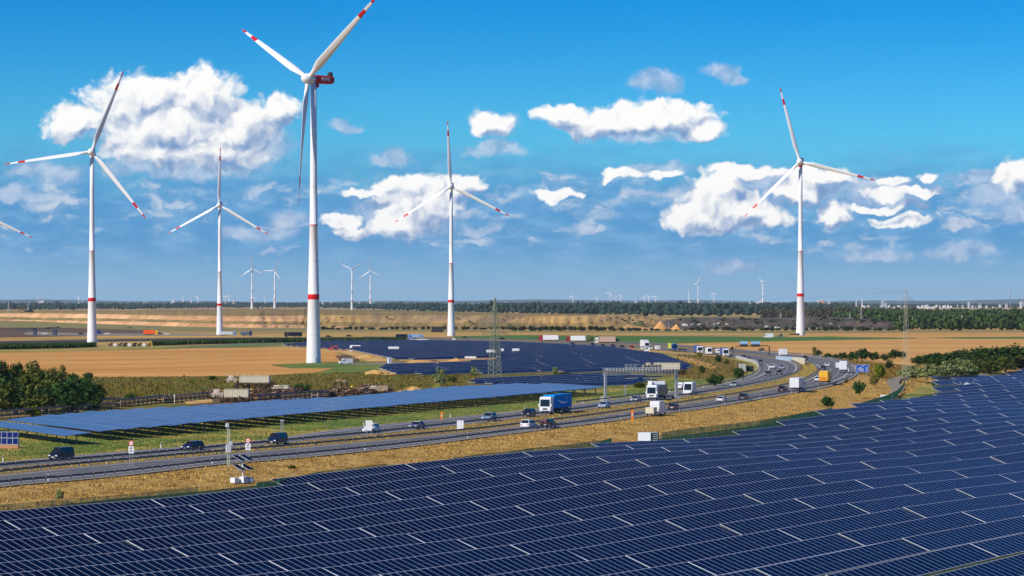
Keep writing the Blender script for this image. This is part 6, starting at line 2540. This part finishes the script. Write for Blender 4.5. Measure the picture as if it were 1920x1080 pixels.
def machine(x0, x1, yb, ybox0, ybox1, label, headside=-1, headw=26, tone=None, legs=True):
    """conveyor drive station: long ribbed container, drums and pipes at one end, steel legs"""
    s = ppm(yb)
    g = thing('drive_station', label, 'machine', P((x0 + x1) / 2, yb), R(-4))
    w, z0, z1 = (x1 - x0) / s, (yb - ybox1) / s, (yb - ybox0) / s
    b = MB()
    b.box((0, 0, (z0 + z1) / 2), (w, 2.4, z1 - z0))
    c_ = b.build('container', tone or M_CREAM, g)
    n_ = max(4, int(w / .55))
    b = MB()
    for i in range(n_):
        b.box((-w / 2 + w * (i + .5) / n_, -1.22, (z0 + z1) / 2), (.10, .06, z1 - z0 - .2))
    b.box((0, -1.23, z1 - .06), (w, .06, .12))
    b.build('ribs', mat('container_rib', C(176, 170, 146), 0.7), c_)
    b = MB()
    b.box((0, 0, z0 - .25), (w * 1.25, 2.2, .35))
    for i in range(7):
        x = -w * .6 + w * 1.2 * i / 6
        for yy in (-1, 1):
            b.bar((x, yy, 0), (x, yy, z0 - .2), .16)
            if i < 6:
                b.bar((x, yy, 0), (x + w * .2, yy, z0 - .2), .10)
    b.build('base_frame', M_RUST, g)
    hx_ = headside * (w / 2 + headw / s / 2)
    b = MB()
    for k in range(3):
        b.tube((hx_ + (k - 1) * .9, -1.1, z0 + .6 + .25 * (k % 2)), (hx_ + (k - 1) * .9, 1.1, z0 + .6 + .25 * (k % 2)), .55, None, 12)
    b.box((hx_ + headside * .3, .2, z1 - .5), (1.4, 1.4, .9))
    b.build('drums', mat('worn_white', C(214, 202, 184), 0.7, var=0.25, scale=1.0), g)
    b = MB()
    for k in range(5):
        x = hx_ + (k - 2) * .7
        b.bar((x, -1.3, z0 - .2), (x, -1.3, z1 - .3), .08)
    b.bar((hx_ - 1.6, -1.3, z1 - .3), (hx_ + 1.6, -1.3, z1 - .3), .08)
    b.bar((hx_ - 1.6, -1.3, z0 + .6), (hx_ + 1.6, -1.3, z0 + .6), .08)
    b.build('railing', M_BELT, g)
    b = MB()
    r2 = random.Random(int(x0))
    for i in range(70):
        x, y_, z_ = r2.uniform(-w * .75, w * .75), r2.uniform(-1.6, 1.2), r2.uniform(0, z0 + .2)
        b.bar((x, y_, z_), (x + r2.uniform(-1.4, 1.4), y_, max(0, z_ + r2.uniform(-1, 1))), r2.uniform(.1, .24))
    for i in range(12):
        b.box((r2.uniform(-w * .7, w * .7), r2.uniform(-1.4, 1), r2.uniform(.3, z0)), (r2.uniform(.4, 1.2), .6, r2.uniform(.3, .8)))
    b.build('steelwork', mat('dark_rust', C(74, 58, 46), .85, var=.4, scale=1.0), g)
    return g, s, w, z0, z1


def scrap(x, y, w_, h_, label, n):
    n *= 2
    g = thing('conveyor_station', label, 'machine', P(x, y), R(-4))
    s = ppm(y)
    r2 = random.Random(int(x))
    W_, H_ = w_ / s, h_ / s
    for nm, m_, k in (('truss', M_RUST, 1.0), ('steelwork', mat('dark_rust', C(74, 58, 46), .85, var=.4, scale=1.0), .8), ('walkway', M_BELT, .9)):
        b = MB()
        for i in range(n):
            x_, z_ = r2.uniform(-W_ / 2, W_ / 2), r2.uniform(0, H_ * k)
            if i % 3 == 0:
                b.bar((x_, r2.uniform(-1, 1), 0), (x_ + r2.uniform(-.5, .5), r2.uniform(-1, 1), max(z_, .8)), .22)
            else:
                b.bar((x_, r2.uniform(-1.2, 1), z_ * .8), (x_ + r2.uniform(-2.2, 2.2), r2.uniform(-1.2, 1), z_ * .8 + r2.uniform(-.3, .5)), .2)
        if nm != 'walkway':
            for i in range(9):
                b.box((r2.uniform(-W_ / 2, W_ / 2), 0, r2.uniform(.4, H_ * .7)), (r2.uniform(.6, 1.6), 1.2, r2.uniform(.4, 1.0)))
        b.build(nm, m_, g)


scrap(492, 751, 56, 24, 'tangle of dark steel between the front white machine and the cream tank', 50)
scrap(550, 741, 24, 14, 'dark steel tangle beside the cream tank machine', 24)
scrap(648, 747, 60, 26, 'dark steel conveyor head with a tall frame left of the rusty machine', 50)
scrap(700, 741, 50, 24, 'dark steel tangle around the rusty machine', 40)


machine(421, 467, 756, 729.5, 744.5, 'front white ribbed container machine with round white drums at its left')
machine(450, 506, 736, 704, 717, 'rear white ribbed container machine behind the front one', headw=30)
machine(527, 542, 740, 722, 733, 'short cream tank machine right of the front white machine', headw=12, tone=M_CREAM)
machine(711, 728, 742, 723, 733, 'rusty machine with a tan box at the right end of the conveyor', headw=16, tone=mat('tan_box', C(176, 146, 108), 0.7, var=0.2, scale=.6))
machine(1226, 1275, 703, 680, 692.5, 'pale long container machine showing above the sign gantry', headw=18)
s_ = ppm(744)
g = thing('drive_tower', 'dark steel tower frame on the conveyor left of the rusty machine', 'machine', P(637, 746), R(-4))
b = MB()
for x in (-1.2, .4, 1.8):
    for yy in (-1, 1):
        b.bar((x, yy, 0), (x, yy, 4.0), .16)
for zz in (2.0, 3.0, 4.0):
    b.box((.3, 0, zz), (3.6, 2.2, .15))
b.build('frame', M_RUST, g)
b = MB()
b.tube((-.8, 0, 4.4), (.2, 0, 4.4), .35, None, 10)
b.box((1.2, 0, 4.3), (1.0, 1.0, .4))
b.build('motor', M_BELT, g)
for x, y, lab in ((472, 731, 'yellow control cabin between the two white machines'), (660, 725, 'small yellow beacon on the steel frame conveyor')):
    g = thing('yellow_beacon', lab, 'lamp', P(x, y + 12), 0)
    s_ = ppm(y + 12)
    b = MB()
    b.tube((0, 0, 0), (0, 0, 12 / s_ - .3), .12, None, 6)
    b.build('post', M_RUST, g)
    b = MB()
    r0 = .5 if x < 500 else .3
    b.tube((0, 0, 12 / s_ - .4), (0, 0, 12 / s_ + .3), r0, r0 * .7, 10)
    b.build('head', mat('yellow_paint', C(244, 204, 20), 0.5), g)
g = thing('steel_mast', 'dark angled steel boom between the front white machine and the cream tank', 'machine', P(490, 752), R(-5))
b = MB()
b.bar((-1.2, 0, 0), (-.4, 0, 3.2), .2)
b.bar((1.8, 0, .2), (-.4, 0, 3.2), .2)
b.bar((-2.6, 0, 1.8), (2.6, 0, 1.6), .22)
b.bar((0, .8, 0), (0, .8, 2.8), .2)
b.build('boom', M_RUST, g)
b = MB()
b.box((-1.4, -.2, .9), (.9, 1.2, 1.3))
b.build('cabin', mat('ochre_paint', C(176, 130, 70), 0.7, var=.2, scale=1), g)
for x, y, lab in ((327, 757, 'white lamp post beside the dark conveyor'), (424, 806, 'white pole with a box before the trackers')):
    g = thing('lamp_post', lab, 'post', P(x, y), 0)
    s_ = ppm(y)
    b = MB()
    b.tube((0, 0, 0), (0, 0, 15 / s_), .06, None, 6)
    b.build('post', M_WHITE, g)
    b = MB()
    b.box((0, 0, 15 / s_), (.3, .3, .5))
    b.build('head', M_WHITE, g)

# upright solar wall at the left edge
g = thing('solar_wall', 'upright blue solar wall of two rows of modules on a brick red plinth at the left edge', 'solar wall', P(14, 842, 0), R(-14))
s_ = ppm(842)
for r_i in range(2):
    for k in range(6):
        b = module_mesh(.98, 1.05, False)
        o_ = b.build('module', [mat('blue_cell', C(20, 34, 96), 0.2, spec=.3, var=.1, scale=1), M_FRAME, M_HALF], g)
        o_.matrix_local = Matrix.Translation((-4.1 + k * 1.0, 0, .75 + r_i * 1.08)) @ Matrix.Rotation(R(82), 4, 'X')
b = MB()
b.box((-1.1, .1, .33), (6.2, .5, .66))
b.build('plinth', mat('brick_plinth', C(186, 132, 96), 0.9, var=.15, scale=2), g)
b = MB()
for x in (-4.0, -1.0, 1.9):
    b.box((x, .3, 1.4), (.12, .12, 2.7))
b.build('posts', M_STEEL, g)

# white site objects in and around the far solar field
for x, y, w_, lab, z in ((738, 662, 20, 'long white container among the far solar rows, left', 2.0), (967, 667, 13, 'long white container among the far solar rows right of the pylon', 2.2), (942, 667, 5, 'short white box right of the pylon among solar rows', 2.2), (920, 669, 16, 'white container left of the pylon among solar rows', 2.0),
                         (882, 677, 21, 'white container on the sand between the two dark fields', 1.0), (786, 639.5, 34, 'white barrier strip before the pale blue lorry', .2), (851, 639, 6, 'white box at the top edge of the far solar field', .5), (1213, 659.5, 9, 'white box on the verge below the white lorry', .2)):
    s_ = ppm(y)
    g = thing('site_container', lab, 'container', P(x, y, 0), R(3))
    b = MB()
    b.box((0, 0, z + .55), (w_ / s_, 2.0, 1.1 if z > 1 else .8))
    b.build('box', M_WHITE, g)
    b = MB()
    for sx in (-.4, .4):
        b.box((sx * w_ / s_, 0, z / 2), (.3, .6, z))
    b.build('feet', M_STEEL, g)
s_ = ppm(659)
g = thing('boom_lift', 'white boom with a level arm at the edge of the far solar field', 'machine', P(658, 659), 0)
b = MB()
b.box((0, 0, 1.4), (1.5, 1.6, 2.8), top=(.7, .8))
b.build('base', M_WHITE, g)
b = MB()
b.box((2.2, 0, 2.9), (5.2, .35, .45))
b.build('arm', M_WHITE, g)
g = thing('portable_toilet', 'small white and blue cabin on the track left of the dark solar rows', 'cabin', P(729.5, 681.5), R(5))
b = MB()
b.box((0, 0, 1.2), (1.5, 1.4, 2.4))
b.build('cabin', M_WHITE, g)
b = MB()
b.box((.25, -.71, 1.3), (.5, .05, 1.9))
b.build('door', mat('cabin_blue', C(60, 100, 190), .5), g)
s_ = ppm(680)
g = thing('site_barrier', 'red and white board beside the pylon on the sand', 'board', P(911, 672.5), R(0))
b = MB()
b.box((0, 0, .9), (2.4, .15, 1.5))
b.build('board', M_RED, g)
b = MB()
b.box((2.3, 0, .9), (2.2, .15, .9))
b.build('board', M_WHITE, g)
g = thing('dark_billboard', 'black board standing left of the central turbine tower', 'board', P(820, 623.5), 0)
b = MB()
b.box((0, 0, 2.5), (9.5, .4, 4.4))
b.build('board', M_DARK, g)
b = MB()
for sx in (-3, 3):
    b.box((sx, .3, 1.2), (.3, .3, 2.4))
b.build('post', M_STEEL, g)

g = thing('pump_station', 'row of dark pumps and white tanks right of the tall left tower', 'machine', P(243, 650), R(2))
s_ = ppm(650)
for i in range(9):
    b = MB()
    x = (-36 + i * 9) / s_
    if i % 3 == 1:
        b.tube((x, -1, 1.0), (x, 1, 1.0), .9, None, 10)
        b.build('tank', M_WHITE, g)
    else:
        b.box((x, 0, 1.0), (5.5 / s_, 2, 1.9 if i % 2 else 1.3))
        b.box((x + .8, 0, 1.9), (1.0, 1.4, .8))
        b.build('pump', M_DARK if i % 2 else M_RUST, g)
b = MB()
b.bar((40 / s_, 0, 0), (40 / s_, 0, 12 / s_), .25)
b.box((40 / s_, 0, 1.2), (1.3, 1, 2.4))
b.build('yellow_mast', mat('yellow_paint', C(244, 204, 20), 0.5), g)

# road bridge far left
s_ = ppm(629)
g = thing('road_bridge', 'long dark road bridge crossing the sunken road at the far left', 'bridge', P(75, 629), R(0))
b = MB()
b.prism([(-18, 3.3), (12.5, 5.2), (12.5, 6.3), (-18, 4.4)], 0, 9)
b.build('deck', mat('bridge_dark', C(70, 78, 90), .8), g)
for x, w_ in ((-4, 2.2), (10.5, 2.6)):
    b = MB()
    b.box((x, 2, 2.4), (w_, 4, 4.8))
    b.build('pier', mat('bridge_pier', C(70, 80, 96), .8), g)
s_ = ppm(627)
# dark heaps and bushes along the sunken road
mound('earth_mound', 'dark flat earth heap right of the tall left tower', 243, 616, 3.6, 22, M_SPOIL, .3)
mound('earth_mound', 'small dark earth heap above the orange lorry', 277, 615.5, 3.0, 8, M_SPOIL, .3)

# spreader and stacker in the pit far left
for x, yb, ym, xe, lab in ((19, 596, 563, 42, 'dark open pit spreader with a tall mast at the far left'), (55, 586, 571, 30, 'smaller dark open pit machine right of the tall spreader')):
    s_ = ppm(601)
    D = CAMZ * F / (601 - HZ) + 45
    g = thing('spreader', lab, 'mining machine', ((x - 960) / F * D, D, CAMZ - (yb - HZ) * D / F), R(10))
    k = D / F
    b = MB()
    b.box((0, 0, 2 * k), (16 * k, 8, 3 * k))
    b.box((2 * k, 0, 5 * k), (7 * k, 6, 3 * k))
    b.build('undercarriage', M_DARK, g)
    b = MB()
    hm2 = (yb - ym) * k
    for sx in (-.8, .8):
        b.bar((sx - 2 * k, 0, 2 * k), (-3 * k + sx * .4, 0, hm2), .6)
    for i in range(7):
        b.bar((-2 * k - .8, 0, hm2 * i / 7), (-3 * k + .8, 0, hm2 * (i + 1) / 7), .35)
    b.box((-3 * k, 0, hm2), (5 * k, 3, 1.2 * k))
    b.build('mast', M_STEEL, g)
    b = MB()
    b.bar((-3 * k, 0, 3 * k), ((xe - x) * k, 0, 9 * k), 1.0)
    b.bar((-3 * k, 0, hm2 * .8), ((xe - x) * k, 0, 9 * k), .3)
    b.build('boom', M_RUST, g)
# conveyor bridges and sheds on the dark spoil bank
for x0, y0, x1, y1, lab in ((1236, 597, 1252, 612, 'grey conveyor bridge climbing left of the dark spoil bank'), (1246, 601, 1275, 611, 'second grey conveyor running down to the sand piles'), (1318, 606, 1345, 598, 'thin conveyor crossing the dark spoil bank')):
    D = CAMZ * F / (617 - HZ) - 40
    a = Vector(((x0 - 960) / F * D, D, CAMZ - (y0 - HZ) * D / F))
    c_ = Vector(((x1 - 960) / F * D, D, CAMZ - (y1 - HZ) * D / F)) - a
    g = thing('conveyor_bridge', lab, 'conveyor', a)
    b = MB()
    for dz_ in (0, 1.4):
        b.bar((0, 0, dz_), (c_.x, 0, c_.z + dz_), .22)
    for i in range(10):
        t0 = i / 10
        b.bar((c_.x * t0, 0, c_.z * t0), (c_.x * (t0 + .1), 0, c_.z * (t0 + .1) + 1.4), .1)
    b.build('truss', M_RAIL, g)
    b = MB()
    for t0 in (.25, .75):
        b.bar((c_.x * t0, 0, c_.z * t0), (c_.x * t0 + 1, 0, -a.z), .35)
    b.build('support', M_STEEL, g)
sheds = [(1284, 610, 8, 4, 0, 'white shed right of the orange sand pile'), (1298, 609, 4, 2.5, 1, 'pale blue shed right of the white shed'), (1311, 608, 3, 2, 0, 'tiny white shed before the dark spoil bank, middle'), (1340, 609, 5, 3, 2, 'green grey shed before the dark spoil bank'),
         (1347, 606, 4, 2, 0, 'pale roof on the dark spoil bank'), (1363, 608, 4, 3, 3, 'cream tank before the dark spoil bank'), (1437, 615.5, 5, 6, 3, 'tan building at the right end of the dark spoil bank'), (1521, 617.5, 8, 3.5, 0, 'white hall right of the right turbine foot'),
         (1536, 617, 8, 3.5, 0, 'second white hall right of the right turbine foot'), (1543, 617.5, 4, 2.5, 0, 'small white hall right of the second white hall'), (1557, 608.5, 6, 3, 0, 'white roof half way up the brown wood'), (1572, 614, 5, 3, 3, 'small tan house at the wood edge'),
         (1625, 612, 9, 4, 0, 'long white roof before the wood left of the pale pylon'), (1457, 614, 8, 2.5, 0, 'white vehicle shed left of the right turbine tower')]
for x, y, w_, h_, k, lab in sheds:
    D = CAMZ * F / (617.5 - HZ) + (617.5 - y) * 5 - 12
    kk = D / F
    zb_, hh, ww = CAMZ - (y - HZ) * kk, h_ * kk, w_ * kk
    g = thing('shed', lab, 'building', ((x - 960) * kk, D, zb_ - .4), R(8))
    m_ = [M_WHITE, mat('shed_blue', C(130, 170, 200), .6), mat('shed_green', C(110, 140, 130), .6), M_CREAM][k]
    b = MB()
    b.box((0, 0, hh * .35), (ww, 5, hh * .7))
    b.build('wall', m_, g)
    b = MB()
    b.prism([(-ww / 2 - .2, hh * .7), (ww / 2 + .2, hh * .7), (ww / 2, hh * .85), (0, hh), (-ww / 2, hh * .85)], -2.7, 2.7)
    b.build('roof', mat('roof_grey', (.55, .55, .55), .6) if k else M_WHITE, g)

# towns and works on the horizon
rng = random.Random(5)
city = []


def block(x, yt, yb, w_, col, label, cat='building', D=11000.0, group=None, chim=False):
    k = D / F
    zt, zb = CAMZ - (yt - HZ) * k, min(CAMZ - (yb - HZ) * k, zt_max(yt, k) - 1)
    g = thing('tower_block' if yb - yt > w_ else 'long_building', label, cat, ((x - 960) * k, D, 0), R(rng.uniform(-12, 12)), group)
    ww = w_ * k
    b = MB()
    b.box((0, 0, zt / 2), (ww, ww * .6 + 6, zt))
    b.build('wall', mat('city_wall_%s' % col, {'white': (.62, .62, .62), 'cream': C(226, 206, 176), 'orange': C(232, 168, 110), 'grey': (.5, .52, .55), 'dark': (.2, .22, .26)}[col], .7), g)
    b = MB()
    b.box((0, 0, zt + .6), (ww * .9, ww * .5 + 5, 1.2))
    if zt > 20:
        b.box((ww * .1, 0, zt + 2.5), (ww * .3, ww * .3, 3))
    b.build('roof', mat('roof_grey', (.55, .55, .55), .6), g)
    if zt > 14:
        b = MB()
        nfl = max(2, int(zt / 7))
        for f_ in range(nfl):
            b.box((0, -(ww * .6 + 6) / 2 - .1, zt * (f_ + .6) / nfl), (ww * .84, .3, zt / nfl * .35))
        b.build('window_band', mat('window_dark', (.12, .15, .2), .3), g)
    return g


def zt_max(yt, k):
    return CAMZ - (yt - HZ) * k


named = [(1533.5, 565, 571, 4.5, 'white', 'white tower block left of the orange one in the town'), (1542, 563.5, 571, 6, 'orange', 'orange tower block between two white ones in the town'), (1555, 565, 572, 5, 'white', 'white tower block right of the orange one in the town'),
         (1656, 564, 573, 5, 'grey', 'pale grey stepped tower in the town before the pale pylon'), (1660, 568, 573, 5, 'white', 'white hall at the foot of the stepped tower'), (1817, 567, 575, 3.5, 'white', 'white tower block in the town at the right'), (1838.5, 569.5, 576, 2.5, 'white', 'slim white tower right of the white tower block'),
         (1887, 570, 575, 4, 'white', 'white dome like building near the right edge'), (1745, 576, 581, 4, 'white', 'white house before the wood right of the pale pylon'), (1875, 571.5, 574.5, 3, 'white', 'small white building near the right edge'), (1469, 566, 569.5, 3.5, 'dark', 'dark block on the horizon left of the right turbine'),
         (1448, 567, 569.5, 4, 'white', 'white block on the horizon left of the dark block'), (1456, 567.5, 570, 3, 'white', 'second white block left of the dark block'), (1479, 578.5, 581.5, 7, 'white', 'white farm roof in the wood left of the right turbine'), (1579, 578.5, 581, 7, 'white', 'white roof in the wood below the town'),
         (1520, 577, 581, 5, 'white', 'white house in the wood below the tower blocks'), (868, 576, 578.5, 2.5, 'white', 'left one of two tiny white houses in the trees right of the central turbine'), (872.5, 576, 578.5, 2.5, 'white', 'right one of two tiny white houses in the trees right of the central turbine'),
         (946, 567, 570, 6, 'white', 'white dome roof right of the lattice pylon top'), (1192, 564.5, 570, 5, 'white', 'white silo block on the horizon above the spoil hill'), (147, 572, 575, 7, 'white', 'white roof in the wood left of the tall left tower'), (154.5, 561, 567, 2.5, 'white', 'slim white block right of the tiny turbine far left'),
         (79, 564.5, 567.5, 9, 'white', 'row of white blocks beside the far left tiny turbine'), (325, 563.5, 566.5, 7, 'white', 'white sloping hall on the horizon left of the upright bladed turbine'), (438, 563, 567, 3, 'cream', 'pale block on the horizon right of the tiny pair'), (1896 + 20, 566, 574, 6, 'white', 'white arch like building at the right edge')]
for x, yt, yb, w_, c_, lab in named:
    if yt < 574:
        block(x, yt, yb, w_, c_, lab, D=11000.0 if x > 1500 else 13500.0)
for i in range(95):
    x = rng.choice([rng.uniform(1585, 1700), rng.uniform(1700, 1880), rng.uniform(1510, 1640), rng.uniform(1720, 1780)])
    yt = rng.uniform(571.8, 575.8)
    block(x, yt, yt + 2, rng.uniform(1.0, 4.0), rng.choice(['white', 'white', 'cream', 'grey', 'white']), 'small pale building of the town on the horizon at the right', D=rng.uniform(10600, 11900), group='small pale buildings of the far town')
for i in range(18):
    x = rng.choice([rng.uniform(200, 480), rng.uniform(1240, 1440), rng.uniform(600, 720)])
    block(x, rng.uniform(565.5, 567), 568, rng.uniform(1.5, 4), rng.choice(['white', 'grey']), 'tiny pale works building on the horizon between turbines', D=13000.0, group='tiny works buildings on the horizon')
for x, yt, D, lab in ((1894, 544, 9000.0, 'tall slim radio tower with a thick head near the right edge'), (1605.5, 560, 10800.0, 'white factory chimney in the town, left'), (1616.5, 558, 10800.0, 'white factory chimney in the town, right'), (343.5, 553, 15000.0, 'thin chimney on the horizon left of the upright bladed turbine'), (359, 557, 15000.0, 'water tower like mast on the horizon'), (1784, 561, 13000.0, 'dark twin chimney beyond the town'), (1834, 559, 13000.0, 'dark church spire beyond the town')):
    k = D / F
    zt = CAMZ - (yt - HZ) * k
    g = thing('chimney' if x != 1894 else 'radio_tower', lab, 'tower', ((x - 960) * k, D, 0))
    b = MB()
    dk = x in (1784, 1834)
    b.tube((0, 0, 0), (0, 0, zt), 1.1 * k, .5 * k, 10)
    b.build('shaft', mat('city_wall_dark', (.2, .22, .26), .7) if dk or x == 1894 else M_WHITE, g)
    b = MB()
    if x in (1894, 359):
        b.tube((0, 0, zt - 10 * k if x == 1894 else zt - 3 * k), (0, 0, zt - 8 * k if x == 1894 else zt - 1 * k), 1.8 * k, 2.4 * k, 12)
        b.tube((0, 0, zt - 8 * k if x == 1894 else zt - 1 * k), (0, 0, zt), .9 * k, .2 * k, 8)
    else:
        b.tube((0, 0, zt), (0, 0, zt + 1.0), .65 * k, .65 * k, 10)
    b.build('head', mat('city_wall_grey', (.5, .52, .55), .7), g)
g = thing('conveyor_hall', 'long grey sloping roof at the foot of the distant right turbine', 'building', ((1422 - 960) / F * 11800, 11800, 0), 0)
b = MB()
b.prism([(-14, 0), (14, 0), (14, 33), (10, 34), (-14, 22)], -4, 4)
b.build('roof', mat('roof_grey', (.55, .55, .55), .6), g)
b = MB()
b.box((6, -4.3, 12), (12, .4, 6))
b.build('window_band', mat('window_dark', (.12, .15, .2), .3), g)
